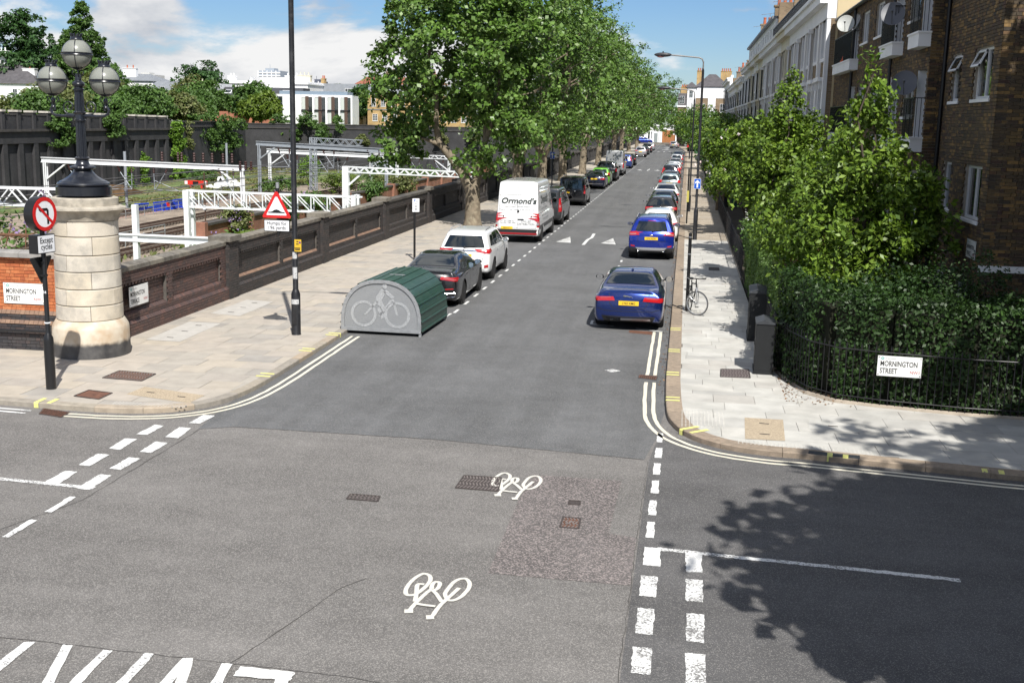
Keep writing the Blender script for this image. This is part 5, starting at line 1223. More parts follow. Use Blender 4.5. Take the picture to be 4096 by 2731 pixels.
# ---- long brick wall beside the pavement
sw = thing('brick_wall', 'long sooty brick wall with capped piers along the railway side pavement', 'wall', (0, 0, 0))
WX = -13.0
piers = [31.4+8.7*i for i in range(31)]
B = Bricks()
def bay(y0, y1, m, msill, npan=2, panels=True):
    MB().box(WX-0.35, WX-0.105, y0, y1, 0.0, 1.66).build('wall_core', M_MORTAR, sw)
    MB().box(WX-0.11, WX+0.065, y0, y1, 0.0, 0.36).build('plinth_core', M_MORTAR, sw)
    B.face((WX+0.08, y0), (0, 1), (1, 0), y1-y0, 0.09, 0.38, m); B.slope((WX, y0), (0, 1), (1, 0), y1-y0, 0.38, 0.085, 0.085, 0.02, m)
    w = (y1-y0-0.30*(npan+1))/npan; pans = [(0.30+i*(w+0.30), 0.30+i*(w+0.30)+w) for i in range(npan)]
    inp = lambda u, z: any(a < u < b for a, b in pans) and 0.62 < z < 1.40
    for a, b in ([(0, pans[0][0])]+[(pans[i][1], pans[i+1][0]) for i in range(npan-1)]+[(pans[-1][1], y1-y0)]): MB().box(WX-0.106, WX-0.012, y0+a, y0+b, 0.36, 1.66).build('wall_core', M_MORTAR, sw)
    for a, b in pans:
        MB().box(WX-0.106, WX-0.012, y0+a, y0+b, 1.41, 1.66).build('wall_core', M_MORTAR, sw); MB().box(WX-0.106, WX-0.012, y0+a, y0+b, 0.36, 0.61).build('wall_core', M_MORTAR, sw)
    B.face((WX, y0), (0, 1), (1, 0), y1-y0, 0.465, 1.665, m, skip=inp)
    for a, b in pans:
        B.face((WX-0.10, y0+a), (0, 1), (1, 0), b-a, 0.62, 1.40, m); B.slope((WX-0.09, y0+a), (0, 1), (1, 0), b-a, 0.60, 0.07, 0.09, 0.01, msill)
        x = a+0.03
        while x < b-0.08:                                       # dentils under the top of the panel
            B.items.append((Vector((WX-0.04, y0+x+0.05, 1.345)), Vector((0, 0.05, 0)), Vector((0.045, 0, 0)), Vector((0, 0, 0.035)), m)); x += 0.17
def pier(y, m, cope):
    MB().box(WX-0.40, WX+0.10, y-0.33, y+0.33, 0.0, 1.76).build('pier_core', M_MORTAR, sw)
    B.face((WX+0.115, y-0.34), (0, 1), (1, 0), 0.68, 0.09, 1.76, m, bond='fle'); B.face((WX-0.40, y-0.345), (1, 0), (0, -1), 0.52, 0.09, 1.76, m, bond='fle')
    mb = MB().prism([(-0.47, -0.43), (0.20, -0.43), (0.20, 0.43), (-0.47, 0.43)], (WX, y, 1.77), (1, 0, 0), (0, 1, 0), (0, 0, 0.15))
    n = len(mb.v); mb.v += [(WX-0.47, y-0.43, 1.921), (WX+0.20, y-0.43, 1.921), (WX+0.20, y+0.43, 1.921), (WX-0.47, y+0.43, 1.921), (WX-0.13, y, 1.985)]
    mb.f += [(n, n+1, n+4), (n+1, n+2, n+4), (n+2, n+3, n+4), (n+3, n, n+4)]; mb.build('pier_cap', cope, sw)
bay(23.7, 31.05, M_BRICK_BROWN, M_BRICK_BROWN, 2)
copings(sw, (WX, 23.75), (WX, 31.05), (1, 0), 1.665, 1.815, 0.36, M_COPE, 0.8, 0.05)
for i, y in enumerate(piers[:5]):
    pier(y, M_BRICK_BLACK, M_COPE if i < 4 else M_COPED); bay(y+0.34, y+8.36, M_BRICK_BLACK, M_BRICK_TAN if i < 2 else M_BRICK_BLACK); copings(sw, (WX, y+0.36), (WX, y+8.34), (1, 0), 1.665, 1.815, 0.36, M_COPE if i < 2 else M_COPED, 0.9, 0.05)
B.emit(sw, 300)
def brickmat(name, c1, c2, mort, scale=4.45, rot=None):
    m = bpy.data.materials.new(name); m.use_nodes = True; nt = m.node_tree; N, L = nt.nodes.new, nt.links.new; b = nt.nodes['Principled BSDF']; b.inputs['Roughness'].default_value = 0.85
    g = N('ShaderNodeNewGeometry'); s = N('ShaderNodeSeparateXYZ'); L(g.outputs['Position'], s.inputs[0])
    ad = N('ShaderNodeMath'); ad.operation = 'ADD'; L(s.outputs[0], ad.inputs[0]); L(s.outputs[1], ad.inputs[1])
    c = N('ShaderNodeCombineXYZ'); L(ad.outputs[0], c.inputs[0]); L(s.outputs[2], c.inputs[1])
    t = N('ShaderNodeTexBrick'); L(c.outputs[0], t.inputs['Vector']); t.inputs['Scale'].default_value = 1.0; t.inputs['Brick Width'].default_value = 0.225; t.inputs['Row Height'].default_value = 0.075
    t.inputs['Mortar Size'].default_value = 0.006; t.inputs['Color1'].default_value = (*c1, 1); t.inputs['Color2'].default_value = (*c2, 1); t.inputs['Mortar'].default_value = (*mort, 1)
    n = N('ShaderNodeTexNoise'); n.inputs['Scale'].default_value = 0.7; n.inputs['Detail'].default_value = 7; L(g.outputs['Position'], n.inputs['Vector'])
    k = N('ShaderNodeMapRange'); k.inputs[1].default_value = 0.3; k.inputs[2].default_value = 0.7; k.inputs[3].default_value = 0.75; k.inputs[4].default_value = 1.25; L(n.outputs['Fac'], k.inputs[0])
    v = N('ShaderNodeVectorMath'); v.operation = 'SCALE'; L(t.outputs['Color'], v.inputs[0]); L(k.outputs[0], v.inputs['Scale']); L(v.outputs[0], b.inputs['Base Color']); MATS[name] = m; return m
M_WALLTEX = brickmat('sooty_brickwork', (0.045, 0.042, 0.042), (0.032, 0.031, 0.032), (0.06, 0.055, 0.05))
for y in piers[5:-1]:
    MB().box(WX-0.35, WX-0.07, y+0.3, y+8.4, 0.0, 1.665).build('wall_panel', M_WALLTEX, sw)
    mb = MB().box(WX-0.08, WX+0.07, y+0.3, y+8.4, 0.0, 0.45)
    mb.build('wall_plinth', M_WALLTEX, sw)
    for a, b in ((0.3, 0.7), (4.2, 4.5), (8.0, 8.4)): MB().box(WX-0.08, WX+0.01, y+a, y+b, 0.455, 1.66).build('wall_pilaster', M_WALLTEX, sw)
    MB().box(WX-0.42, WX+0.06, y+0.34, y+8.36, 1.67, 1.81).build('wall_coping', M_COPED, sw)
    MB().box(WX-0.42, WX+0.11, y-0.34, y+0.34, 0.0, 1.765).build('wall_pier', M_WALLTEX, sw); MB().box(WX-0.47, WX+0.2, y-0.43, y+0.43, 1.77, 1.95).build('pier_cap', M_COPED, sw)
# ---- street name plates
M_PLATE = mat('plate_enamel', (0.78, 0.78, 0.76), 0.35, var=0.03, scale=4, coat=0.2)
M_INK = mat('plate_ink', (0.018, 0.018, 0.02), 0.5); M_INKRED = mat('plate_red_ink', (0.45, 0.10, 0.10), 0.5); M_CAMDEN = mat('council_green', (0.05, 0.34, 0.32), 0.5); M_CGREY = mat('council_grey', (0.36, 0.37, 0.37), 0.5)
M_PEDGE = mat('plate_frame', (0.05, 0.05, 0.05), 0.5)
def nameplate(label, o, right, up, w, h, l1, l2, s=1.0, group='street name plates'):
    r, u = Vector(right).normalized(), Vector(up).normalized(); n = r.cross(u); t = thing('street_name_plate', label, 'sign', o, 0.0, group)
    MB().obox((0, 0, 0), r*w/2, u*h/2, n*0.006).build('plate', M_PLATE, t); MB().obox(tuple(-n*0.004), r*(w/2+0.006), u*(h/2+0.006), n*0.005).build('plate_frame', M_PEDGE, t)
    f = lambda a, b: tuple(r*(a*w)+u*(b*h)+n*0.0065)
    text('lettering', l1, h*0.33*s, M_INK, t, f(-0.44, 0.0), r, u, 'LEFT', 0.014, 0.69); text('lettering', l2, h*0.33*s, M_INK, t, f(-0.44, -0.36), r, u, 'LEFT', 0.014, 0.69)
    text('postcode', 'NW1', h*0.21, M_INKRED, t, f(0.24, -0.33), r, u, 'LEFT', 0.01, 1.0); text('council_name', 'Camden', h*0.13, M_CGREY, t, f(-0.32, 0.34), r, u, 'LEFT', 0.0, 1.1)
    for k in range(8):
        a = 2*math.pi*k/8; c = r*(-0.39*w)+u*(0.375*h)+r*math.cos(a)*h*0.055+u*math.sin(a)*h*0.055+n*0.0075
        MB().obox(tuple(c), r*h*0.020*math.cos(a)+u*h*0.020*math.sin(a), -r*h*0.018*math.sin(a)+u*h*0.018*math.cos(a), n*0.001).build('emblem_piece', M_CAMDEN, t)
    for a in (-0.47, 0.47):
        for b in (-0.43, 0.43): MB().obox(f(a, b), r*0.009, u*0.009, n*0.003).build('screw', M_PEDGE, t)
    return t
nameplate('white street name plate reading MORNINGTON STREET on the orange brick wall', (-14.42, 23.145, 1.36), (1, 0, 0), (0, 0, 1), 0.97, 0.46, 'MORNINGTON', 'STREET')
nameplate('white street name plate reading MORNINGTON TERRACE on the brown railway wall', (-12.955, 25.62, 1.03), (0, 1, 0), (0, 0, 1), 0.98, 0.48, 'MORNINGTON', 'TERRACE', 0.97)
# ---- no left turn sign post
M_POST = mat('post_black', (0.013, 0.013, 0.014), 0.33, spec=0.5); M_SIGNW = mat('sign_white', (0.76, 0.77, 0.79), 0.35); M_SIGNR = mat('sign_red', (0.55, 0.02, 0.02), 0.35); M_SIGNK = mat('sign_black', (0.015, 0.015, 0.016), 0.4); M_GALV = mat('galvanised', (0.36, 0.37, 0.38), 0.45, metal=0.5, var=0.12, scale=12)
ns = thing('no_left_turn_sign', 'black post with round no-left-turn sign and except cycles plate by the pillar', 'road sign', (-11.9, 19.82, 0.1))
MB().lathe([(0.095, 0), (0.095, 0.95), (0.09, 1.0), (0.048, 1.09), (0.045, 1.10), (0.045, 3.05), (0.0, 3.05)], 20).build('post', M_POST, ns, True)
for z in (1.02, 1.28): MB().lathe([(0.055, z), (0.058, z+0.012), (0.055, z+0.024)], 16).build('cable_tie', M_SIGNW, ns)
nx = Vector((0.985, -0.17, 0)).normalized(); ry = Vector((0.17, 0.985, 0)).normalized(); upv = Vector((0, 0, 1))
def disc(c, r, n, depth, m, name, parent, k=36, r0=0.0):
    mb = MB(); P = []
    rr = n.cross(upv)*-1
    for i in range(k):
        a = 2*math.pi*i/k; P.append((math.cos(a), math.sin(a)))
    if r0: 
        base = 0
        for q, d in ((r0, 0), (r, 0), (r, depth), (r0, depth)):
            mb.v += [tuple(Vector(c)+rr*(x*q)+upv*(y*q)+n*d) for x, y in P]
        for j in range(4):
            for i in range(k): a = j*k+i; b = j*k+(i+1) % k; c_ = ((j+1) % 4)*k; mb.f.append((a, b, c_+(i+1) % k, c_+i))
    else: mb.prism([(x*r, y*r) for x, y in P], c, tuple(rr), tuple(upv), tuple(n*depth))
    return mb.build(name, m, parent)
cc = Vector((0.0, 0.0, 3.36))
dr = disc(cc-nx*0.12, 0.325, nx, 0.20, M_POST, 'sign_drum', ns)
disc(cc+nx*0.081, 0.30, nx, 0.006, M_SIGNW, 'sign_face', ns); disc(cc+nx*0.082, 0.315, nx, 0.009, M_SIGNR, 'red_ring', ns, r0=0.245)
def flat(name, poly, c, r, u, n, m, parent, off=0.0, d=0.003): return MB().prism(poly, tuple(Vector(c)+Vector(n)*off), tuple(r), tuple(u), tuple(Vector(n)*d)).build(name, m, parent)
flat('turn_arrow', [(0.05, -0.19), (0.10, -0.19), (0.10, 0.07), (0.06, 0.11), (-0.10, 0.11), (-0.10, 0.135), (-0.165, 0.085), (-0.10, 0.035), (-0.10, 0.06), (0.05, 0.06)], cc, ry, upv, nx, M_SIGNK, ns, 0.088)
flat('red_bar', [(-0.20, 0.145), (-0.165, 0.185), (0.20, -0.145), (0.165, -0.185)], cc, ry, upv, nx, M_SIGNR, ns, 0.0915)
pc = Vector((0.0, 0.0, 2.80))
MB().obox(tuple(pc-nx*0.02), tuple(ry*0.235), tuple(upv*0.175), tuple(nx*0.10)).build('plate_box', M_POST, ns)
MB().obox(tuple(pc+nx*0.082), tuple(ry*0.218), tuple(upv*0.158), tuple(nx*0.003)).build('plate_face', M_SIGNW, ns)
text('lettering', 'Except', 0.155, M_SIGNK, ns, pc+nx*0.086+upv*0.02, ry, upv, 'CENTER', 0.012, 0.82); text('lettering', 'cycles', 0.155, M_SIGNK, ns, pc+nx*0.086-upv*0.10, ry, upv, 'CENTER', 0.012, 0.82)
MB().obox((-0.10, -0.19, 2.70), (0.03, -0.005, 0), (0.0, 0.004, 0), (0, 0, 0.035)).build('sticker', mat('sticker_cream', (0.55, 0.53, 0.40), 0.6), ns)
flat('sign_back', [(-0.27, 0.22), (-0.29, 0.19), (-0.015, -0.28), (0.015, -0.28), (0.29, 0.19), (0.27, 0.22)], (0.0, 0, 2.33), ry, upv, nx, mat('sign_back_black', (0.02, 0.02, 0.021), 0.5), ns, -0.075, 0.012)
for z in (2.2, 2.45): MB().obox((-0.03, 0, z), tuple(nx*0.06), tuple(ry*0.06), (0, 0, 0.02)).build('sign_clip', M_POST, ns)
mb = MB()
text('sticker_number', '54', 0.075, M_SIGNW, ns, (-0.03, -0.046, 1.86), (1, -0.1, 0), (0, 0, 1), 'LEFT', 0.02, 1.0)
# ---- street lamps
M_LAMPBLK = mat('lamp_column_black', (0.014, 0.014, 0.016), 0.4, spec=0.45, dirt=0.25, dcol=(0.10, 0.10, 0.10), dscale=5)
M_ARM = mat('lamp_arm_steel', (0.20, 0.19, 0.18), 0.5, metal=0.5)
M_HEAD = mat('lamp_head_grey', (0.035, 0.036, 0.04), 0.4)
def street_lamp(label, loc, H, side, base_h=1.05, rb=0.105, rs=0.062, arm=2.0):
    t = thing('street_lamp', label, 'street lamp', loc, 0.0, 'street lamps')
    MB().lathe([(rb+0.01, 0), (rb, 0.02), (rb, base_h), (rs+0.01, base_h+0.10), (rs, base_h+0.12), (rs*0.95, H-0.55), (rs*0.7, H-0.55), (0.035, H-0.5), (0.0, H-0.5)], 20).build('column', M_LAMPBLK, t, True)
    MB().pipe([(0, 0, H-0.55), (0, 0, H-0.22), (side*0.06, 0, H-0.08), (side*0.2, 0, H-0.02), (side*(arm-0.55), 0, H+0.08)], 0.032, 10).build('bracket_arm', M_ARM, t, True)
    hx = side*(arm-0.18)
    MB().sphere((hx, 0, H+0.09), 1.0, 18, 10, (0.40, 0.14, 0.10)).build('lamp_head', M_HEAD, t, True)
    MB().sphere((hx+side*0.10, 0, H+0.02), 1.0, 14, 8, (0.18, 0.10, 0.06)).build('lamp_lens', CLEARL, t, True)
    MB().lathe([(0.03, H+0.17), (0.03, H+0.24), (0, H+0.24)], 10, (hx, 0, 0)).build('photocell', M_LAMPBLK, t)
    MB().obox((0, -rb-0.002, base_h*0.5), (0.05, 0, 0), (0, 0.004, 0), (0, 0, 0.25)).build('access_door', M_LAMPBLK, t)
    return t
lp = street_lamp('tall black street lamp column carrying the road hump warning sign', (-9.25, 26.35, 0.1), 8.6, 1, 1.0, 0.11, 0.066)
M_STK = mat('torn_stickers', (0.5, 0.5, 0.5), 0.7, dirt=0.9, dcol=(0.03, 0.03, 0.03), dscale=30)
for z, h in ((1.52, 0.28), (1.95, 0.16), (0.82, 0.12)): MB().lathe([(0.0675 if z > 1.1 else 0.1115, z-h/2), (0.0675 if z > 1.1 else 0.1115, z+h/2)], 16, a0=R(200), a1=R(330)).build('torn_sticker', M_STK, lp)
hs = thing('hump_sign', 'red triangle road hump sign with humps for 196 yards plate on the lamp column', 'road sign', (-9.66, 26.26, 0.1))
tri = lambda s, r=0.05: [(-0.36*s+r*.4, -0.30*s), (0.36*s-r*.4, -0.30*s), (0.36*s-r*.1, -0.30*s+r*.75), (0.035*s, 0.33*s-r*.2), (0.0, 0.33*s), (-0.035*s, 0.33*s-r*.2), (-0.36*s+r*.1, -0.30*s+r*.75)]
X_, Z_, NF = (1, 0, 0), (0, 0, 1), Vector((0, -1, 0))
flat('red_triangle', tri(1.0), (0, 0, 3.14), X_, Z_, NF, M_SIGNR, hs, 0.0, 0.012); flat('white_triangle', tri(0.70, 0.02), (0, 0, 3.115), X_, Z_, NF, M_SIGNW, hs, 0.013)
hump = [(-0.205, -0.155), (0.205, -0.155), (0.205, -0.13), (0.15, -0.13), (0.10, -0.115), (0.06, -0.085), (0.0, -0.07), (-0.06, -0.085), (-0.10, -0.115), (-0.15, -0.13), (-0.205, -0.13)]
flat('hump_symbol', hump, (0, 0, 3.115), X_, Z_, NF, M_SIGNK, hs, 0.017)
MB().box(-0.32, 0.32, -0.010, 0.004, 2.515, 2.795).build('plate_border', M_SIGNK, hs); MB().box(-0.305, 0.305, -0.014, -0.008, 2.53, 2.78).build('plate_face', M_SIGNW, hs)
text('lettering', 'Humps for', 0.118, M_SIGNK, hs, (0, -0.0145, 2.675), X_, Z_, 'CENTER', 0.010, 0.98); text('lettering', '196 yards', 0.118, M_SIGNK, hs, (0, -0.0145, 2.565), X_, Z_, 'CENTER', 0.010, 0.98)
MB().tube((0.02, 0.03, 2.42), (0.02, 0.03, 3.66), 0.038).build('sign_tube', M_POST, hs); MB().lathe([(0.042, 3.55), (0.042, 3.68), (0, 3.69)], 12, (0.02, 0.03, 0)).build('tube_cap', M_GALV, hs)
for z in (2.5, 3.45): MB().tube((0.02, 0.05, z), (0.42, 0.07, z), 0.02).build('sign_bracket', M_POST, hs)
yn = thing('parking_notice', 'small yellow parking suspension notice on the lamp column', 'notice', (-9.14, 26.25, 2.30))
MB().box(-0.085, 0.085, -0.006, 0.004, -0.15, 0.14).build('notice_face', mat('notice_yellow', (0.62, 0.40, 0.03), 0.5), yn)
for z, w in ((0.09, 0.05), (0.03, 0.06), (-0.07, 0.14), (-0.105, 0.12)): MB().box(-w/2-0.01, w/2-0.01, -0.008, -0.005, z-0.012, z+0.012).build('notice_print', M_SIGNK, yn)
MB().lathe([(0.0, -0.009), (0.028, -0.009), (0.028, -0.005)], 14, (0.05, 0, 0.07), axis='y').build('no_waiting_roundel', mat('roundel_violet', (0.16, 0.06, 0.2), 0.5), yn)
street_lamp('nearest black street lamp on the garden side pavement', (0.56, 53.3, 0.1), 8.2, -1, 1.35, 0.10, 0.058)
street_lamp('second street lamp along the garden side pavement', (0.32, 70.6, 0.1), 7.25, -1, 0.9, 0.08, 0.05)
street_lamp('third and farthest street lamp along the garden side pavement', (0.45, 178.0, 0.1), 8.9, -1, 1.2, 0.10, 0.06)
# one-way signs
M_SIGNB = mat('sign_blue', (0.012, 0.10, 0.50), 0.35)
def oneway(label, loc, z, w=0.31, h=0.46, post=None):
    t = thing('one_way_sign', label, 'road sign', loc, 0.0, 'one-way signs')
    MB().box(-w/2, w/2, -0.008, 0.004, z-h/2, z+h/2).build('sign_edge', M_SIGNW, t); MB().box(-w/2+0.012, w/2-0.012, -0.011, -0.006, z-h/2+0.012, z+h/2-0.012).build('sign_face', M_SIGNB, t)
    flat('arrow', [(-0.035, -0.17), (0.035, -0.17), (0.035, 0.06), (0.105, 0.0), (0.105, 0.075), (0.0, 0.175), (-0.105, 0.075), (-0.105, 0.0), (-0.035, 0.06)], (0, 0, z), X_, Z_, NF, M_SIGNW, t, 0.0115)
    for q in (-0.1, 0.1): MB().box(-0.05, 0.05, 0.004, 0.05, z+q-0.015, z+q+0.015).build('sign_clip', M_POST, t)
    if post: MB().lathe([(0.09, 0), (0.09, 1.0), (0.045, 1.1), (0.045, post), (0, post)], 16, (0, 0.07, 0)).build('post', M_LAMPBLK, t, True)
    return t
oneway('blue one-way arrow sign on the nearest street lamp of the garden side', (0.56, 53.2, 0.1), 2.57)
oneway('blue one-way arrow sign on its own tall post by the plane trees', (-8.9, 77.0, 0.1), 3.0, post=7.0)
# parking signs
pk = thing('parking_sign', 'white parking bay sign on a black post beside the black saloon', 'road sign', (-10.0, 41.9, 0.1))
MB().tube((0, 0, 0), (0, 0, 2.33), 0.042, n=14).build('post', M_POST, pk, True)
MB().obox((0.06, -0.06, 2.06), (0.115, 0.07, 0), (0.003, -0.005, 0), (0, 0, 0.25)).build('sign_face', M_SIGNW, pk)
text('lettering', 'P', 0.12, M_SIGNB, pk, (0.0, -0.107, 2.19), (0.115, 0.07, 0), Z_, 'LEFT', 0.03)
for z, w in ((2.25, .05), (2.20, .06), (2.12, .05), (2.03, .08), (1.99, .07), (1.93, .09), (1.88, .08)): MB().obox((0.10 if z > 2.15 else 0.064, -0.044 if z > 2.15 else -0.068, z), (w*0.85*0.5, w*0.5*0.5, 0), (0.002, -0.003, 0), (0, 0, 0.008)).build('sign_print', M_SIGNK, pk)
# ---- cycle hangar
M_HGREEN = mat('hangar_green', (0.020, 0.060, 0.044), 0.38, var=0.12, scale=3, spec=0.5, dirt=0.25, dcol=(0.10, 0.14, 0.12), dscale=4)
hg = thing('cycle_hangar', 'green ribbed cycle hangar with a perforated grey end panel on the road', 'cycle hangar', (-7.36, 27.25, 0.0), R(-2.0))
HW, HH, HL = 1.04, 1.40, 2.70
def hprof(k, rib=False, n=None):
    pts = []; N_ = n or 60
    for i in range(N_+1):
        t = math.pi*i/N_; c, s = math.cos(t), math.sin(t)
        x = HW*(abs(c)**0.86)*(1 if c > 0 else -1); z = 0.30+(HH-0.30)*(s**0.86)
        pts.append((x*k, 0.30+(z-0.30)*k if z > 0.30 else z))
    return [(HW*k, 0.10)]+pts+[(-HW*k, 0.10)]
base = hprof(1.0, n=120); acc = 0; prof = []
L_ = [0]
for a, b in zip(base[:-1], base[1:]): L_.append(L_[-1]+math.dist(a, b))
per = L_[-1]/17
seg = []
for i in range(17):                                             # ribbed roof sheets, one per rib bay
    mb = MB(); s0, s1 = i*per, (i+1)*per; ring = []
    def at(s):
        s = max(0, min(s, L_[-1])); k = max(0, min(len(L_)-2, next((q for q in range(len(L_)-1) if L_[q+1] >= s), len(L_)-2))); f = (s-L_[k])/max(1e-6, L_[k+1]-L_[k]); a, b = Vector(base[k]), Vector(base[k+1]); p = a.lerp(b, f); d = (b-a).normalized(); return p, Vector((d.y, -d.x))
    for s, h in ((s0, 0.0), (s0+0.012, 0.0), (s0+0.022, 0.022), (s0+0.055, 0.022), (s0+0.065, 0.0), (lerp(s0, s1, 0.5), 0.0), (lerp(s0, s1, 0.75), 0.0), (s1, 0.0)):
        p, nn = at(s); q = p+nn*h; ring.append((q.x, q.y))
    for a, b in zip(ring[:-1], ring[1:]): mb.quad((a[0], 0, a[1]), (a[0], HL, a[1]), (b[0], HL, b[1]), (b[0], 0, b[1]))
    mb.build('roof_sheet', M_HGREEN, hg)
def perf():
    m = bpy.data.materials.new('perforated_steel'); m.use_nodes = True; nt = m.node_tree; N, L = nt.nodes.new, nt.links.new; b = nt.nodes['Principled BSDF']; b.inputs['Roughness'].default_value = 0.5; b.inputs['Metallic'].default_value = 0.3
    g = N('ShaderNodeTexCoord'); mp = N('ShaderNodeMapping'); mp.inputs['Scale'].default_value = (36, 36, 36); L(g.outputs['Object'], mp.inputs['Vector'])
    v = N('ShaderNodeTexVoronoi'); v.inputs['Randomness'].default_value = 0.0; v.inputs['Scale'].default_value = 1.0; L(mp.outputs[0], v.inputs['Vector'])
    s = N('ShaderNodeSeparateXYZ'); L(mp.outputs[0], s.inputs[0]); fl = N('ShaderNodeMath'); fl.operation = 'FLOOR'; L(s.outputs[2], fl.inputs[0]); md = N('ShaderNodeMath'); md.operation = 'MULTIPLY'; md.inputs[1].default_value = 0.5; L(fl.outputs[0], md.inputs[0])
    ax = N('ShaderNodeMath'); L(s.outputs[0], ax.inputs[0]); L(md.outputs[0], ax.inputs[1]); cb = N('ShaderNodeCombineXYZ'); L(ax.outputs[0], cb.inputs[0]); L(s.outputs[2], cb.inputs[2]); fx = N('ShaderNodeVectorMath'); fx.operation = 'FRACTION'; L(cb.outputs[0], fx.inputs[0])
    d = N('ShaderNodeVectorMath'); d.operation = 'DISTANCE'; L(fx.outputs[0], d.inputs[0]); d.inputs[1].default_value = (0.5, 0.0, 0.5)
    st = N('ShaderNodeMath'); st.operation = 'LESS_THAN'; st.inputs[1].default_value = 0.30; L(d.outputs['Value'], st.inputs[0])
    mx = N('ShaderNodeMixRGB'); L(st.outputs[0], mx.inputs[0]); mx.inputs[1].default_value = (0.36, 0.37, 0.38, 1); mx.inputs[2].default_value = (0.09, 0.095, 0.10, 1); L(mx.outputs[0], b.inputs['Base Color']); return m
M_PERF = perf(); M_PERFL = mat('printed_steel', (0.40, 0.41, 0.42), 0.5, metal=0.3, speck=0.3, sscale=45)
inner = hprof(0.985, n=40)
for yy, nm in ((0.02, 'front_panel'), (HL-0.02, 'rear_panel')): MB().prism([(x, z) for x, z in inner][::-1], (0, yy, 0), X_, Z_, (0, 0.015, 0)).build(nm, M_PERF, hg)
fr = hprof(1.0, n=40); fr2 = hprof(0.92, n=40); mb = MB()
for i in range(len(fr)-1):
    a, b, c, d = fr[i], fr[i+1], fr2[i+1], fr2[i]
    mb.quad((a[0], -0.012, a[1]), (b[0], -0.012, b[1]), (c[0], -0.012, c[1]), (d[0], -0.012, d[1])); mb.quad((a[0], -0.012, a[1]), (a[0], 0.04, a[1]), (b[0], 0.04, b[1]), (b[0], -0.012, b[1])); mb.quad((d[0], -0.012, d[1]), (c[0], -0.012, c[1]), (c[0], 0.03, c[1]), (d[0], 0.03, d[1]))
mb.build('arch_frame', M_GALV, hg)
MB().box(-HW, HW, -0.014, 0.03, 0.09, 0.17).build('bottom_rail', M_GALV, hg)
for s in (-1, 1):
    for yy in (0.0, HL-0.06): MB().box(s*(HW-0.03)-0.03, s*(HW-0.03)+0.03, yy, yy+0.06, 0.0, 0.10).build('foot', M_GALV, hg)
for i in range(0, 41, 4):
    a, d = fr[i], fr2[i]; MB().sphere(((a[0]+d[0])/2, -0.014, (a[1]+d[1])/2), 0.014, 8, 6).build('rivet', M_GALV, hg)
def ring2(cx, cz, r, w, name, n=30):
    mb = MB()
    for i in range(n):
        a, b = 2*math.pi*i/n, 2*math.pi*(i+1)/n; P = lambda t, q: (cx+q*math.cos(t), 0.012, cz+q*math.sin(t)); mb.quad(P(a, r-w), P(b, r-w), P(b, r+w), P(a, r+w))
    mb.build(name, M_PERFL, hg)
ring2(-0.45, 0.53, 0.30, 0.035, 'printed_wheel'); ring2(0.42, 0.53, 0.30, 0.035, 'printed_wheel')
for poly in ([(-0.12, 0.98), (0.02, 1.18), (0.14, 1.10), (0.02, 0.90), (0.10, 0.72), (0.02, 0.62), (-0.14, 0.86)], [(0.05, 1.10), (0.30, 0.92), (0.36, 0.98), (0.14, 1.16)], [(-0.02, 0.75), (0.10, 0.48), (0.02, 0.40), (-0.10, 0.66)], [(-0.45, 0.50), (-0.12, 0.88), (-0.06, 0.84), (-0.39, 0.50)], [(0.39, 0.52), (0.28, 0.92), (0.33, 0.94), (0.45, 0.52)], [(-0.03, 0.46), (0.30, 0.88), (0.26, 0.92), (-0.07, 0.50)]):
    MB().prism(poly, (0, 0.0135, 0), X_, Z_, (0, -0.0015, 0)).build('printed_rider', M_PERFL, hg)
disc(Vector((0.10, 0.012, 1.24)), 0.065, Vector((0, -1, 0)), 0.002, M_PERFL, 'printed_head', hg, 18)
MB().box(-0.05, 0.35, HL*0.35, HL*0.35+0.03, 1.405, 1.425).build('lift_handle', M_GALV, hg)
# ================================================================== FURNITURE, RIGHT SIDE
bp_ = thing('sign_post', 'bare black post with metal bands that the bicycle is chained to', 'post', (0.22, 32.55, 0.1))
MB().tube((0, 0, 0), (0.0, 0, 2.22), 0.047, n=16).build('post', M_POST, bp_, True)
MB().lathe([(0.05, 2.19), (0.052, 2.22), (0.0, 2.24)], 14).build('post_cap', M_POST, bp_)
for z in (1.62, 2.10): MB().lathe([(0.05, z), (0.05, z+0.03)], 14).build('band', M_GALV, bp_)
# bicycle
bk = thing('bicycle', 'silver and black bicycle chained to the black post on the pale pavement', 'bicycle', (0.36, 32.35, 0.1), 0.0)
M_BSIL = mat('bike_silver', (0.50, 0.51, 0.52), 0.3, metal=0.6); M_BBLK = mat('bike_black', (0.02, 0.02, 0.02), 0.5); M_BTYRE = mat('bike_tyre', (0.09, 0.09, 0.09), 0.8)
def bwheel(c, ang, name):
    w = thing(name, None, None); w.parent = bk; w.location = c; w.rotation_euler = (0, 0, ang)   # wheel in local xz plane turned about z
    MB().pipe([(0.335*math.cos(t), 0, 0.335*math.sin(t)) for t in np.linspace(0, 2*math.pi, 41)], 0.018, 8, False).build('tyre', M_BTYRE, w, True)
    MB().pipe([(0.312*math.cos(t), 0, 0.312*math.sin(t)) for t in np.linspace(0, 2*math.pi, 41)], 0.010, 6, False).build('rim', M_BSIL, w, True)
    MB().tube((0, -0.05, 0), (0, 0.05, 0), 0.022).build('hub', M_BSIL, w)
    for k in range(20):
        t = 2*math.pi*k/20; MB().tube((0.02*math.cos(t+1), 0.02*(-1)**k, 0.02*math.sin(t+1)), (0.31*math.cos(t), 0, 0.31*math.sin(t)), 0.0022, n=4).build('spoke', M_BSIL, w)
    return w
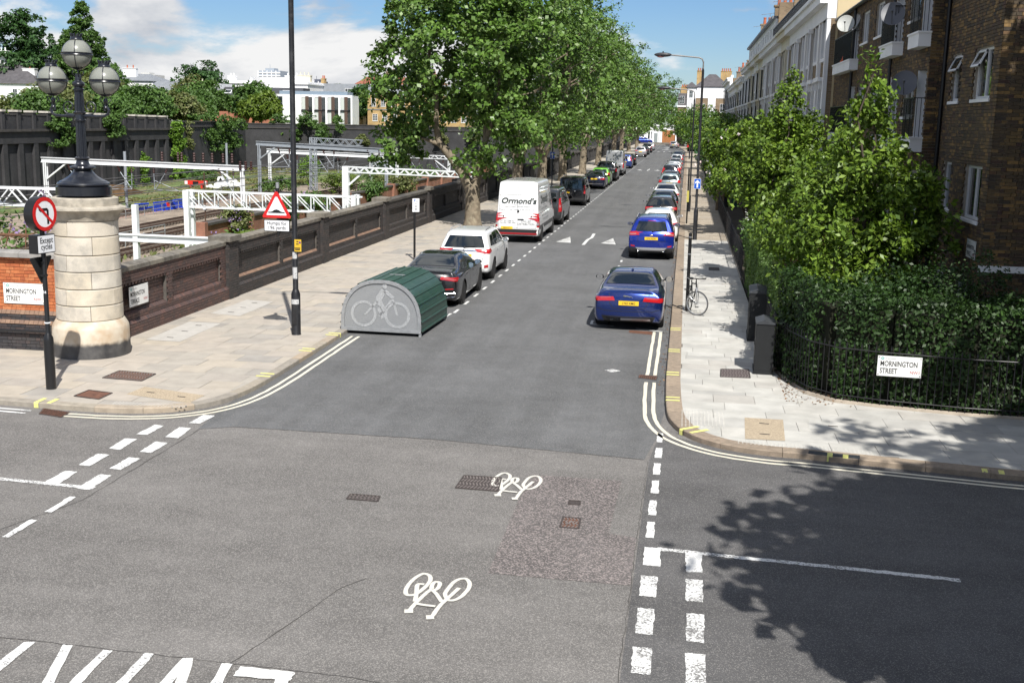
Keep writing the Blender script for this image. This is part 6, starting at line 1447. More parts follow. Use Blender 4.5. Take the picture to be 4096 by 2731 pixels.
F = Vector((0.13, -0.50, 0.34)); Rr = Vector((-0.06, 0.52, 0.34)); BB = Vector((0.01, 0.12, 0.29)); ST = Vector((-0.03, 0.26, 0.80)); HT = Vector((0.09, -0.30, 0.86)); HT2 = Vector((0.10, -0.33, 0.76))
bwheel(F, R(-28), 'front_wheel'); bwheel(Rr, R(100), 'rear_wheel')
for nm, a, b, r, m in (('down_tube', HT2, BB, 0.022, M_BBLK), ('top_tube', HT, ST, 0.018, M_BBLK), ('seat_tube', BB, ST+Vector((-0.01, 0.03, 0.08)), 0.018, M_BBLK), ('head_tube', HT2, HT+Vector((-0.01, 0.02, 0.06)), 0.024, M_BBLK)): MB().tube(a, b, r, n=10).build(nm, m, bk)
sd_ = Vector((math.cos(R(62)), math.sin(R(62)), 0))*0.055
for s in (-1, 1):
    MB().pipe([HT2+sd_*s*0.6, F+sd_*s+Vector((0, 0, 0.30)), F+sd_*s], [0.016, 0.015, 0.010], 8).build('fork_blade', M_BSIL, bk, True)
    MB().tube(BB, Rr+Vector((0.05*s, 0, 0)), 0.010).build('chain_stay', M_BBLK, bk); MB().tube(ST, Rr+Vector((0.05*s, 0, 0)), 0.009).build('seat_stay', M_BBLK, bk)
hb = HT+Vector((-0.01, 0.02, 0.14)); hd = Vector((math.cos(R(-28)), math.sin(R(-28)), 0))
MB().tube(HT, hb, 0.016).build('stem', M_BBLK, bk)
MB().pipe([hb-hd*0.27+Vector((0, 0, 0.03)), hb-hd*0.12, hb+hd*0.12, hb+hd*0.27+Vector((0, 0, 0.03))], 0.014, 8).build('handlebar', M_BBLK, bk, True)
for s in (-1, 1):
    MB().tube(hb+hd*0.20*s+Vector((0, 0, 0.02)), hb+hd*0.30*s+Vector((0, 0, 0.035)), 0.019).build('grip', M_BBLK, bk); MB().pipe([hb+hd*0.19*s, hb+hd*0.22*s+Vector((0, -0.06, -0.02)), hb+hd*0.29*s+Vector((0, -0.08, 0.02))], 0.007, 6).build('brake_lever', M_BSIL, bk)
sdl = ST+Vector((-0.02, 0.05, 0.13)); MB().sphere(tuple(sdl), 1.0, 14, 8, (0.075, 0.13, 0.035)).build('saddle', M_BBLK, bk, True)
MB().tube(BB+Vector((-0.07, 0, 0)), BB+Vector((0.07, 0, 0)), 0.02).build('crank_axle', M_BBLK, bk); MB().lathe([(0.001, 0.0), (0.09, 0.0), (0.09, 0.006)], 20, tuple(BB+Vector((0.05, 0, 0))), axis='x').build('chainring', M_BBLK, bk)
for s in (-1, 1): MB().pipe([BB+Vector((0.07*s, 0, 0)), BB+Vector((0.08*s, 0.04*s, -0.16*s))], 0.010, 6).build('crank', M_BSIL, bk); MB().obox(tuple(BB+Vector((0.13*s, 0.04*s, -0.16*s))), (0.05, 0, 0), (0, 0.035, 0), (0, 0, 0.01)).build('pedal', M_BBLK, bk)
MB().pipe([(-0.14+0.09*math.cos(t), 0.20+0.09*math.sin(t), 0.62+0.02*math.sin(2*t)) for t in np.linspace(0, 6.28, 15)], 0.010, 6, False).build('lock_cable', M_BBLK, bk)
# cabinets
def cabinet(label, loc, wx, wy, h):
    t = thing('utility_cabinet', label, 'cabinet', loc, R(-2), 'utility cabinets'); M = mat('cabinet_black', (0.011, 0.012, 0.013), 0.6, var=0.15, scale=8); M2 = mat('cabinet_lid', (0.04, 0.043, 0.048), 0.55, var=0.15, scale=8)
    MB().box(0, wx, 0, wy, 0.0, h-0.07).build('cabinet_body', M, t); MB().box(-0.02, wx+0.02, -0.02, wy+0.02, -0.0, 0.07).build('plinth', M, t)
    MB().prism([(-0.02, h-0.07), (-0.02, h-0.045), (wx*0.42, h+0.02), (wx+0.02, h-0.045), (wx+0.02, h-0.07)], (0, -0.02, 0), X_, Z_, (0, wy+0.04, 0)).build('lid', M2, t)
    for k in (0.30, 0.72): MB().box(-0.006, 0.0, wy*k-0.14, wy*k+0.14, 0.15, h-0.14).build('door', M, t)
    MB().box(-0.02, -0.006, wy*0.5-0.02, wy*0.5+0.02, h*0.5, h*0.5+0.10).build('handle', M2, t); return t
cabinet('black utility cabinet nearest the corner beside the hedge', (1.66, 24.45, 0.1), 0.38, 0.75, 1.16)
cabinet('taller black utility cabinet behind the corner one beside the hedge', (1.72, 28.3, 0.1), 0.42, 1.25, 1.26)
mid = thing('sign_post', 'slim black post with a white box and yellow tag on the garden side pavement', 'post', (0.18, 62.0, 0.1))
MB().tube((0, 0, 0), (0, 0, 2.9), 0.04, n=12).build('post', M_POST, mid, True); MB().box(-0.06, 0.06, -0.07, -0.04, 1.15, 1.75).build('notice_board', mat('notice_yellow2', (0.50, 0.44, 0.10), 0.6), mid)
# ================================================================== RAILWAY CUTTING
M_BALLAST = mat('ballast', (0.27, 0.22, 0.17), 0.95, var=0.35, scale=0.6, speck=0.4, sscale=14, dirt=0.4, dcol=(0.11, 0.10, 0.085), dscale=0.25)
M_GRASS = mat('rough_grass', (0.10, 0.135, 0.045), 0.95, var=0.4, scale=0.5, speck=0.4, sscale=5, dirt=0.9, dcol=(0.27, 0.20, 0.12), dscale=0.3)
M_PINK = mat('pink_gravel', (0.33, 0.22, 0.18), 0.95, var=0.2, scale=0.8, speck=0.3, sscale=12)
RB = -5.0
struct(MB().poly([(-95, 20, RB), (-13.3, 20, RB), (-13.3, 330, RB), (-95, 330, RB)]).build('railway_ground', M_BALLAST))
struct(MB().poly([(-73, 100, RB+0.05), (-60, 118, RB+0.02), (-57, 150, RB+0.02), (-58, 175, RB+0.02), (-50, 196, RB+0.03), (-40, 225, RB+0.02), (-60, 215, RB+0.3), (-78, 197, RB+0.9), (-73, 160, RB+1.1), (-73, 140, RB+0.5)]).build('grass_bank', M_GRASS))
struct(MB().poly([(-61.5, 100, RB+0.012), (-55.5, 100, RB+0.012), (-55.5, 150, RB+0.012), (-61.5, 150, RB+0.012)]).build('gravel_path', M_PINK))
struct(MB().poly([(-38, 60, RB+0.02), (-13.4, 45, RB+0.02), (-13.4, 300, RB+0.02), (-38, 300, RB+0.02)]).build('grass_verge', M_GRASS))
M_RAIL = mat('rail_steel', (0.10, 0.06, 0.042), 0.6, metal=0.3, var=0.2, scale=3); M_SLEEP = mat('sleeper', (0.12, 0.095, 0.075), 0.95, isl=[(0.13, 0.105, 0.08), (0.10, 0.08, 0.065), (0.16, 0.13, 0.10)])
def track(label, x, y0, y1, third=True):
    t = thing('railway_track', label, 'railway track', (x, y0, RB), 0.0, 'railway tracks'); L = y1-y0
    for s in (-0.72, 0.72):
        mb = MB().box(s-0.035, s+0.035, 0, L, 0.28, 0.31); mb.box(s-0.012, s+0.012, 0, L, 0.19, 0.28); mb.box(s-0.07, s+0.07, 0, L, 0.17, 0.19); mb.build('rail', M_RAIL, t)
    if third:
        for q in (1.15, 0.0): MB().box(q-0.04, q+0.04, 0, L, 0.27, 0.37).build('conductor_rail', M_RAIL, t)
    mb = MB(); y = 0
    while y < L: mb.box(-1.25, 1.25, y, y+0.26, 0.0, 0.15); y += 0.68
    tag(mb.build('sleepers', M_SLEEP, t), kind='stuff')
    for i in range(24): q = random.uniform(5, L-5); MB().box(-1.05, -0.95, q, q+0.15, 0.16, 0.30).build('cable_box', mat('cable_white', (0.5, 0.5, 0.5), 0.7), t)
track('railway track nearest the red brick dwarf wall', -40.9, 52, 330)
track('second railway track from the red brick dwarf wall', -44.6, 52, 330)
track('third railway track from the red brick dwarf wall', -48.9, 60, 330)
track('siding track on pink gravel beside the blue barriers', -57.2, 95, 150, False)
track('short siding track leading to the red buffer stop', -64.8, 112, 147, False)
def framefence(label, x, y0, y1, z=RB):
    t = thing('handrail_fence', label, 'fence', (x, y0, z), 0.0, 'railway handrails'); L = y1-y0; M = mat('fence_grey', (0.26, 0.27, 0.27), 0.6)
    for h in (0.55, 1.05): MB().tube((0, 0, h), (0, L, h), 0.035, n=6).build('rail', M, t)
    y = 0
    while y <= L: MB().tube((0, y, 0), (0, y, 1.08), 0.03, n=6).build('post', M, t); y += 2.0
framefence('grey handrail fence between the tracks and the blue barriers', -54.6, 96, 142); framefence('grey handrail fence beside the third track', -37.2, 60, 78, -3.6)
# red brick dwarf wall along the nearest track
M_RBW = brickmat('red_brickwork', (0.33, 0.13, 0.075), (0.26, 0.10, 0.06), (0.26, 0.22, 0.18))
dw = thing('dwarf_wall', 'weathered red brick dwarf wall with dark coping beside the railway tracks', 'wall', (0, 0, 0))
y = 86.0
while y < 235:
    MB().box(-38.3, -37.8, y+0.3, y+9.7, RB, -3.42).build('wall_panel', M_RBW, dw); MB().box(-38.45, -37.65, y+0.3, y+9.7, -3.42, -3.22).build('coping', M_COPED, dw)
    MB().box(-38.5, -37.5, y-0.3, y+0.3, RB, -3.1).build('pier', M_RBW, dw); y += 10
# gantries
M_GWH = mat('gantry_white', (0.72, 0.74, 0.75), 0.45, var=0.05, scale=2); M_GGREY = mat('gantry_grey', (0.33, 0.36, 0.39), 0.45, metal=0.3, var=0.1, scale=3); M_INS = mat('insulator_brown', (0.04, 0.013, 0.011), 0.5, spec=0.3)
GG = 'overhead line gantries'
def insul(mb, p, d, l=0.55, r=0.13):
    p = Vector(p); d = Vector(d).normalized(); pts, rad = [], []
    for i in range(9): pts.append(p+d*l*i/8); rad.append(r if i % 2 else r*0.55)
    return mb.pipe(pts, rad, 8)
def post(t, x, z1, m, w=0.3):
    mb = MB().box(x-w/2, x+w/2, -w/2, -w/2+0.06, 0, z1); mb.box(x-w/2, x+w/2, w/2-0.06, w/2, 0, z1); mb.box(x-0.03, x+0.03, -w/2, w/2, 0, z1); mb.build('post', m, t)
def ibeam(t, x0, x1, z0, z1, m, h=0.5):
    d = (Vector((x1, 0, z1))-Vector((x0, 0, z0))); c = (Vector((x0, 0, z0))+Vector((x1, 0, z1)))/2; u = d.normalized(); up = Vector((0, 1, 0)).cross(u)*-1
    mb = MB().obox(c, d/2, Vector((0, 0.05, 0)), up*h/2); mb.obox(c+up*h/2, d/2, Vector((0, 0.19, 0)), up*0.035); mb.obox(c-up*h/2, d/2, Vector((0, 0.19, 0)), up*0.035); mb.build('cross_beam', m, t)
def truss(t, x0, x1, z0, z1, m, h=1.05, n=12, dpt=0.8, w=0.13, zig=True):
    P = lambda k, v, s: Vector((lerp(x0, x1, k/n), s*dpt/2, lerp(z0, z1, k/n)+v*h))
    for s in (-1, 1):
        for v in (0, 1): MB().bar(P(0, v, s), P(n, v, s), w).build('chord', m, t)
        for k in range(n):
            MB().bar(P(k, 1, s), P(k+1, 0, s), w*0.6).build('diagonal', m, t) if not zig or k % 2 == 0 else MB().bar(P(k, 0, s), P(k+1, 1, s), w*0.6).build('diagonal', m, t)
            if not zig: MB().bar(P(k, 0, s), P(k, 1, s), w*0.7).build('upright', m, t)
    for k in range(0, n+1, 2): MB().bar(P(k, 1, -1), P(k, 1, 1), w*0.6).build('tie', m, t); MB().bar(P(k, 0, -1), P(k, 0, 1), w*0.6).build('tie', m, t)
def hangers(t, xs, z, m):
    for x in xs:
        s = random.choice((-1, 1)); insul(MB(), (x, 0, z-0.05), (0.45*s, 0, -1), 0.7).build('insulator', M_INS, t, True); insul(MB(), (x+1.6*s, 0, z-0.05), (0, 0, -1), 0.7).build('insulator', M_INS, t, True)
        a, b = Vector((x+0.30*s, 0, z-0.7)), Vector((x+1.6*s, 0, z-0.75)); c = Vector((x+1.55*s, 0, z-2.5))
        MB().tube(a, c, 0.04, n=6).build('drop_tube', M_GGREY, t); MB().tube(b, c, 0.04, n=6).build('drop_tube', M_GGREY, t); MB().tube(c, c+Vector((-3.2*s, 0, -0.05)), 0.035, n=6).build('registration_arm', M_GGREY, t); MB().tube(c+Vector((0, 0, 1.0)), c+Vector((-2.6*s, 0, 0.0)), 0.03, n=6).build('strut', M_GGREY, t)
def gantry(label, x0, x1, y, zb0, zb1, m, kind='beam', posts=True, hang=0, z0=RB, brace=True, **kw):
    t = thing('line_gantry', label, 'gantry', (0, y, 0), 0.0, GG); H0, H1 = zb0, zb1
    if posts:
        for x, h in ((x0+0.4, H0), (x1-0.4, H1)):
            mb = MB().box(x-0.18, x+0.18, -0.2, -0.14, z0, h); mb.box(x-0.18, x+0.18, 0.14, 0.2, z0, h); mb.box(x-0.03, x+0.03, -0.2, 0.2, z0, h); mb.build('post', m, t)
            sgn = 1 if x == x0+0.4 else -1
            if brace: MB().bar((x, 0, h-1.9), (x+sgn*2.4, 0, h-0.15), 0.16).build('knee_brace', m, t)
    if kind == 'beam': ibeam(t, x0, x1, zb0+0.2, zb1+0.2, m)
    else: truss(t, x0, x1, zb0, zb1, m, **kw)
    if hang: hangers(t, np.linspace(x0+3, x1-3, hang), (zb0+zb1)/2, m)
    return t
g1 = gantry('white beam gantry with a row of upright brown insulators before the black wall', -68.8, -45.7, 115.3, 0.0, -0.35, M_GWH, 'beam', hang=4)
for x in (-55.0, -53.2, -52.8, -51.4, -50.4, -49.4, -48.2, -47.2): insul(MB(), (x, 0, 0.35), (0, 0, 1), 1.0, 0.17).build('insulator', M_INS, g1, True)
for x in (-46.2, -45.6, -45.0): insul(MB(), (x, -0.3, -0.3), (0, 0, 1), 0.9, 0.17).build('insulator', M_INS, g1, True)
gantry('grey beam gantry standing behind the hump warning sign', -56.9, -38.6, 147.4, 1.5, 0.9, M_GGREY, 'beam', hang=3)
gantry('white beam gantry farther down the tracks behind the grey one', -60.8, -40.8, 161.7, 0.1, -0.4, M_GWH, 'beam', hang=4)
t = gantry('white lattice truss gantry nearest the pavement wall', -34.2, -21.6, 75.0, -0.95, -1.05, M_GWH, 'truss', posts=False, h=1.1, n=11, zig=False, w=0.10, dpt=0.6)
for x in (-33.9, -22.0):
    for yy in (-0.4, 0.4):
        MB().box(x-0.17, x+0.17, yy-0.17, yy+0.17, RB, 0.2).build('post', M_GWH, t)
    for k in range(4): MB().bar((x, -0.4, RB+k*1.3), (x, 0.4, RB+(k+1)*1.3), 0.09).build('lacing', M_GWH, t)
t = gantry('white zigzag truss gantry at the picture edge behind the no-left-turn sign', -60, -41.0, 72.0, -1.0, -0.95, M_GWH, 'truss', posts=False, h=1.15, n=18)
MB().box(-41.6, -41.2, -0.2, 0.2, RB, 0.2).build('post', M_GWH, t)
t = thing('line_gantry', 'low white beam on a slim post behind the brown brick wall', 'gantry', (0, 62, 0), 0.0, GG)
ibeam(t, -33.5, -25.6, -1.75, -1.8, M_GWH, 0.36); MB().box(-31.5, -31.2, -0.15, 0.15, RB, 0.15).build('post', M_GWH, t)
t = gantry('white lattice gantry with flared end left of the first plane tree', -36.4, -22.0, 120.0, -0.45, -0.7, M_GWH, 'truss', posts=False, h=0.55, n=26, dpt=0.5, w=0.12)
MB().box(-36.6, -35.9, -0.3, 0.3, RB, 0.15).build('post', M_GWH, t); MB().bar((-36.0, 0, -1.9), (-34.4, 0, -0.5), 0.2).build('knee_brace', M_GWH, t)
t = thing('lattice_mast', 'grey lattice mast with a short truss arm on top', 'mast', (-52.2, 157, RB))
for sx in (-0.4, 0.4):
    for sy in (-0.4, 0.4): MB().bar((sx, sy, 0), (sx*0.9, sy*0.9, 7.4), 0.12).build('leg', M_GGREY, t)
for k in range(9):
    for sy in (-0.4, 0.4): MB().bar((-0.4, sy, k*0.8), (0.4, sy, k*0.8+0.8), 0.06).build('lacing', M_GGREY, t); MB().bar((0.4, sy, k*0.8), (-0.4, sy, k*0.8+0.8), 0.06).build('lacing', M_GGREY, t)
truss(t, -0.4, 7.2, 6.6, 6.4, M_GGREY, h=0.8, n=12, dpt=0.7, w=0.10)
gantry('distant thin lattice gantry beyond the beam gantries', -52.0, -38.0, 185.0, -0.9, -1.1, M_GWH, 'truss', hang=3, h=0.5, n=20, dpt=0.4, w=0.1, brace=True)
for i, (lb, x, y, h) in enumerate((('slim grey mast beside the siding', -60.6, 118, 6.2), ('slim grey mast behind the buffer stop', -63.0, 152, 6.5), ('slim rusty pole beside the second track', -42.8, 98, 5.2), ('short grey mast near the green bushes', -53.6, 160, 5.5), ('slim grey mast near the far gantry', -47.3, 170, 5.8))):
    t = thing('signal_mast', lb, 'mast', (x, y, RB)); MB().tube((0, 0, 0), (0, 0, h), 0.16 if 'rusty' not in lb else 0.06, n=10).build('pole', M_GGREY if 'rusty' not in lb else M_RAIL, t); MB().box(-0.12, 0.12, -0.2, -0.16, 1.9, 2.3).build('id_plate', M_SIGNW, t)
# overhead wires
for i, (x, y0, y1, z) in enumerate(((-40.9, 55, 330, 0.0), (-44.6, 55, 330, 0.05), (-48.9, 55, 330, 0.0), (-57.2, 90, 200, -0.1), (-40.9, 55, 330, 0.75), (-44.6, 55, 330, 0.8), (-48.9, 55, 330, 0.75))):
    t = MB().pipe([(x+0.25*math.sin(q/14), q, z-1.15+0.12*math.cos(q/9)) for q in np.arange(y0, y1, 6.0)], 0.032, 4).build('overhead_wire', mat('copper_wire', (0.10, 0.10, 0.10), 0.5), None)
    tag(t, ['contact wire above the nearest track', 'contact wire above the second track', 'contact wire above the third track', 'wire above the siding by the blue barriers', 'catenary wire high above the nearest track', 'catenary wire high above the second track', 'catenary wire high above the third track'][i], 'wire', 'overhead wires')
# buffer stop, barriers, sacks
t = thing('buffer_stop', 'bright red buffer stop at the end of the short siding', 'buffer stop', (-65.6, 147.5, RB)); M_BUF = mat('buffer_red', (0.62, 0.03, 0.02), 0.5)
MB().box(-1.6, 1.6, -0.15, 0.15, 0.95, 1.5).build('cross_beam', M_BUF, t); MB().box(-0.4, 0.4, -0.18, -0.15, 1.0, 1.4).build('panel', M_SIGNK, t)
for s in (-1, 1): MB().bar((s*0.8, 0, 0), (s*0.8, 0, 1.2), 0.22).build('leg', M_BUF, t); MB().bar((s*0.8, 1.6, 0), (s*0.8, 0, 1.2), 0.18).build('stay', M_BUF, t); MB().box(s*1.35-0.2, s*1.35+0.2, -0.18, -0.152, 1.0, 1.45).build('striped_end', M_SIGNW, t)
M_BARR = mat('barrier_blue', (0.01, 0.06, 0.55), 0.45)
BL = ['blue plastic barrier standing nearest the handrail fence', 'blue plastic barrier with a round red sign beside the siding', 'blue plastic barrier tilted against its neighbour by the grey mast', 'blue plastic barrier lying flat at the back of the group', 'blue plastic barrier at the far end of the group']
for i, (dx, dy, rz, tilt) in enumerate(((0, 0, 80, 10), (0.4, 2.2, 84, -12), (-1.2, -2.0, 70, 25), (-2.2, 1.0, 95, 70), (0.2, 4.4, 82, 8))):
    t = thing('plastic_barrier', BL[i], 'barrier', (-56.0+dx, 116+dy, RB+0.02), R(rz), 'blue plastic barriers'); t.rotation_euler = (R(tilt), 0, R(rz))
    for z in (0.08, 0.95): MB().box(-1.0, 1.0, -0.05, 0.05, z-0.07, z+0.07).build('rail', M_BARR, t)
    for x in np.linspace(-0.95, 0.95, 9): MB().box(x-0.05, x+0.05, -0.03, 0.03, 0.1, 0.95).build('slat', M_BARR, t)
    for s in (-0.7, 0.7): MB().box(s-0.08, s+0.08, -0.3, 0.3, 0.0, 0.06).build('foot', M_BARR, t)
    if i == 1: disc(Vector((-0.4, -0.07, 0.6)), 0.32, Vector((0, -1, 0)), 0.02, M_SIGNR, 'round_sign', t, 20)
M_SACK = mat('white_sack', (0.74, 0.73, 0.70), 0.8, var=0.1, scale=3)
sk = [(-64.6, 149.6), (-63.6, 149.9), (-62.7, 150.4), (-63.2, 151.2), (-64.0, 151.0), (-62.0, 150.8), (-61.4, 151.6), (-66.6, 158.5), (-65.8, 158.9), (-65.2, 159.6), (-65.9, 160.2), (-67.6, 116.8), (-66.9, 117.2)]
for i, (x, y) in enumerate(sk):
    mb = MB().sphere((0, 0, 0.32), 1.0, 12, 8, (0.62, 0.52, 0.40)); mb.v = [(a*(1+0.16*math.sin(5*b+i)), b*(1+0.16*math.sin(6*a+2*i)), c*(1+0.12*math.sin(7*a+5*b+i))) for a, b, c in mb.v]
    o = mb.build('rubble_sack', M_SACK, None, True, (x, y, RB+0.15 if y < 150 else RB+0.45), i*1.1)
    tag(o, 'white rubble sack in the longer heap beside the round marker' if i < 7 else 'white rubble sack in the smaller heap behind the marker' if i < 11 else 'white rubble sack lying alone near the foot of the black wall', 'sack', 'rubble sacks')
t = thing('round_marker', 'round white marker with a black triangle beside the sacks', 'railway sign', (-61.0, 145, RB)); MB().tube((0, 0, 0), (0, 0, 1.6), 0.04, n=8).build('post', M_GGREY, t); disc(Vector((0, -0.06, 1.9)), 0.48, Vector((0, -1, 0)), 0.03, M_SIGNW, 'disc', t, 24); flat('triangle', [(-0.26, -0.18), (0.26, -0.18), (0, 0.26)], (0, -0.1, 1.9), X_, Z_, NF, M_SIGNK, t)
# ---- great black retaining wall
M_RETW = brickmat('retaining_brickwork', (0.040, 0.040, 0.043), (0.028, 0.028, 0.031), (0.055, 0.052, 0.05)); M_STR = mat('string_course', (0.065, 0.06, 0.056), 0.9, var=0.3, scale=1.5); M_PALE = mat('pale_cap', (0.45, 0.42, 0.37), 0.9, var=0.25, scale=2)
rw = thing('retaining_wall', 'towering black brick retaining wall with pilasters across the railway', 'wall', (0, 0, 0))
RX = -73.0
MB().box(RX-1.6, RX-0.35, 96, 158, RB, 3.0).build('wall_panel', M_RETW, rw)
MB().box(RX-1.6, RX-0.0, 96, 158, 1.75, 3.05).build('frieze', M_RETW, rw); MB().box(RX-1.6, RX+0.22, 96, 158, 3.05, 3.32).build('string_course', M_STR, rw)
MB().box(RX-0.36, RX+0.15, 96, 158, RB, -3.9).build('plinth', M_RETW, rw)
y = 97.2; i = 0
while y < 157:
    MB().box(RX-0.36, RX-0.02, y-0.42, y+0.42, -3.9, 1.74).build('pilaster', M_RETW, rw)
    h = 5.4-(y-97)/60*0.6
    MB().box(RX-1.0, RX-0.25, y-1.52, y+1.52, 3.32, h-0.35).build('parapet_panel', M_RETW, rw); MB().box(RX-1.1, RX-0.2, y-1.52, y+1.52, h-0.35, h-0.18).build('parapet_coping', M_STR, rw)
    MB().box(RX-1.05, RX-0.05, y-0.28, y+0.28, 3.322, h).build('parapet_pier', M_RETW, rw); MB().box(RX-1.15, RX+0.05, y-0.38, y+0.38, h, h+0.22).build('pier_cap', M_PALE, rw)
    y += 3.04; i += 1
def wallrun(p0, p1, zt, nm):
    a, b = Vector((*p0, 0)), Vector((*p1, 0)); d = b-a; n = Vector((d.y, -d.x, 0)).normalized(); c = (a+b)/2
    for z0, z1, q, m in ((RB, zt-0.9, 0.0, M_RETW), (zt-0.9, zt-0.72, 0.14, M_STR), (zt-0.72, zt-0.15, 0.0, M_RETW), (zt-0.15, zt, 0.1, M_STR)):
        MB().obox(c-n*0.6+Vector((0, 0, (z0+z1)/2)), d/2, n*(0.6+q), Vector((0, 0, (z1-z0)/2))).build(nm, m, rw)
wallrun((-73.2, 158), (-77.5, 196), 4.3, 'far_panel'); wallrun((-77.5, 195.6), (-57, 213), 4.0, 'far_panel'); wallrun((-57.2, 212.8), (-30, 232), 3.9, 'far_panel'); wallrun((-30.2, 231.8), (-13.2, 240), 3.9, 'far_panel')
struct(MB().prism([(-400, 60), (-74.2, 60), (-74.2, 158), (-78.4, 196.5), (-57.6, 214.2), (-30.5, 233.2), (-13.5, 241), (-13.5, 900), (-400, 900)], (0, 0, -5.0), (1, 0, 0), (0, 1, 0), (0, 0, 8.4)).build('upper_ground', M_GRASS))
MB().prism([(0, 0), (7, 0), (7, 0.1), (0, 1.6)], (-72.6, 131, RB+0.1), (0, 1, 0), (0, 0, 1), (5, 0, 0)).build('earth_mound', mat('bare_earth', (0.16, 0.095, 0.05), 0.95, var=0.3, scale=1.2)); struct(bpy.data.objects['earth_mound'])
# ================================================================== VEGETATION
def unit(a): return a/np.maximum(np.linalg.norm(a, axis=-1, keepdims=True), 1e-9)
def leaf_mesh(name, C, Nrm, size, m, aspect=0.62, fold=0.22):
    n = len(C); d = unit(np.cross(Nrm, rng.normal(size=(n, 3)))); s = unit(np.cross(Nrm, d)); L = size*(0.65+0.7*rng.random((n, 1)))
    V = np.empty((n, 4, 3)); V[:, 0] = C-d*L/2; V[:, 2] = C+d*L/2; V[:, 1] = C+s*L*aspect/2+Nrm*L*fold*0.5; V[:, 3] = C-s*L*aspect/2+Nrm*L*fold*0.5
    me = bpy.data.meshes.new(name); me.vertices.add(n*4); me.vertices.foreach_set('co', V.reshape(-1).astype(np.float32)); me.loops.add(n*4); me.loops.foreach_set('vertex_index', np.arange(n*4, dtype=np.int32))
    me.polygons.add(n); me.polygons.foreach_set('loop_start', np.arange(0, n*4, 4, dtype=np.int32)); me.polygons.foreach_set('loop_total', np.full(n, 4, dtype=np.int32)); me.materials.append(m); me.update(calc_edges=True); return me
def blob_clusters(ells, k, shell=0.62, flat=1.0):
    """cluster centres spread in the outer part of a union of ellipsoids (c, r)"""
    vol = np.array([r[0]*r[1]*r[2] for c, r in ells])**0.67; out, nr = [], []
    for (c, r), f in zip(ells, vol/vol.sum()):
        n = max(3, int(k*f)); d = unit(rng.normal(size=(n, 3))); rad = shell+(1-shell)*rng.random((n, 1))**0.6
        lump = 1+0.13*np.sin(5*d[:, :1]+9*c[0])*np.cos(4*d[:, 1:2]+3*c[1])+0.10*rng.normal(size=(n, 1))
        p = np.array(c)+d*np.array(r)*rad*lump; L_ = max(0.35*min(r), 0.3); g = np.sin(p[:, 0]/L_+c[2])*np.sin(p[:, 1]/L_+2*c[0])*np.sin(p[:, 2]/L_*1.2+c[1]) > -0.22; out.append(p[g]); nr.append(d[g])
    return np.concatenate(out), np.concatenate(nr)
def crown(name, ells, k, per, cr, size, m, parent=None, shell=0.62, aspect=0.62, upb=0.5, cr_flat=0.7):
    C, D = blob_clusters(ells, k, shell); n = len(C)*per
    cc = np.repeat(C, per, 0); dd = np.repeat(D, per, 0); o = unit(rng.normal(size=(n, 3)))*rng.random((n, 1))**0.5*cr*(0.6+0.8*np.repeat(rng.random((len(C), 1)), per, 0)); o[:, 2] *= cr_flat
    nr = unit(dd*0.5+rng.normal(size=(n, 3))*0.55+np.array([0, 0, upb]))
    o_ = link(name, leaf_mesh(name, cc+o, nr, size, m, aspect), parent); return o_
M_BARK = mat('plane_bark', (0.19, 0.155, 0.11), 0.9, var=0.3, scale=5, dirt=0.6, dcol=(0.34, 0.31, 0.22), dscale=5.5, bump=0.3, bscale=25)
M_BARKD = mat('dark_bark', (0.07, 0.055, 0.042), 0.95, var=0.3, scale=6)
L_PLANE = leafmat('plane_leaf', [(0.076, 0.148, 0.022), (0.107, 0.194, 0.032), (0.056, 0.112, 0.02), (0.133, 0.22, 0.046), (0.082, 0.158, 0.029), (0.174, 0.246, 0.076)], 0.14, 0.38)
L_SHRUB = leafmat('glossy_shrub_leaf', [(0.101, 0.175, 0.018), (0.147, 0.23, 0.024), (0.06, 0.115, 0.015), (0.12, 0.198, 0.024), (0.175, 0.257, 0.032), (0.083, 0.147, 0.018)], 0.14, 0.45)
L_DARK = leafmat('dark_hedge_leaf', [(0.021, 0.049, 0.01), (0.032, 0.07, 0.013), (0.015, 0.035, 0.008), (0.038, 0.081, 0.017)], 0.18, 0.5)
L_HEDGE = leafmat('box_hedge_leaf', [(0.09, 0.156, 0.034), (0.12, 0.204, 0.048), (0.066, 0.12, 0.026), (0.144, 0.228, 0.06)], 0.2, 0.5)
L_MID = leafmat('mid_green_leaf', [(0.069, 0.138, 0.029), (0.098, 0.178, 0.04), (0.052, 0.103, 0.025), (0.115, 0.201, 0.046)], 0.25, 0.55)
L_DEEP = leafmat('deep_green_leaf', [(0.032, 0.081, 0.02), (0.046, 0.109, 0.025), (0.025, 0.06, 0.019)], 0.18, 0.55)
L_YEL = leafmat('yellow_green_leaf', [(0.12, 0.18, 0.025), (0.16, 0.225, 0.035), (0.09, 0.145, 0.022)], 0.3, 0.5)
L_OLIVE = leafmat('olive_leaf', [(0.125, 0.156, 0.044), (0.163, 0.188, 0.062), (0.094, 0.125, 0.037), (0.2, 0.188, 0.088)], 0.22, 0.6)
L_IVY = leafmat('ivy_leaf', [(0.12, 0.228, 0.024), (0.168, 0.288, 0.036), (0.084, 0.168, 0.022)], 0.25, 0.45)
L_REDDISH = leafmat('reddish_leaf', [(0.18, 0.06, 0.03), (0.13, 0.09, 0.03), (0.22, 0.09, 0.05)], 0.25, 0.5)
L_BUDD = leafmat('buddleia_flower', [(0.30, 0.20, 0.42), (0.36, 0.26, 0.48), (0.24, 0.16, 0.34)], 0.2, 0.7)
L_FLOW = leafmat('pale_flower', [(0.75, 0.62, 0.64), (0.78, 0.72, 0.72), (0.66, 0.48, 0.52)], 0.2, 0.7)
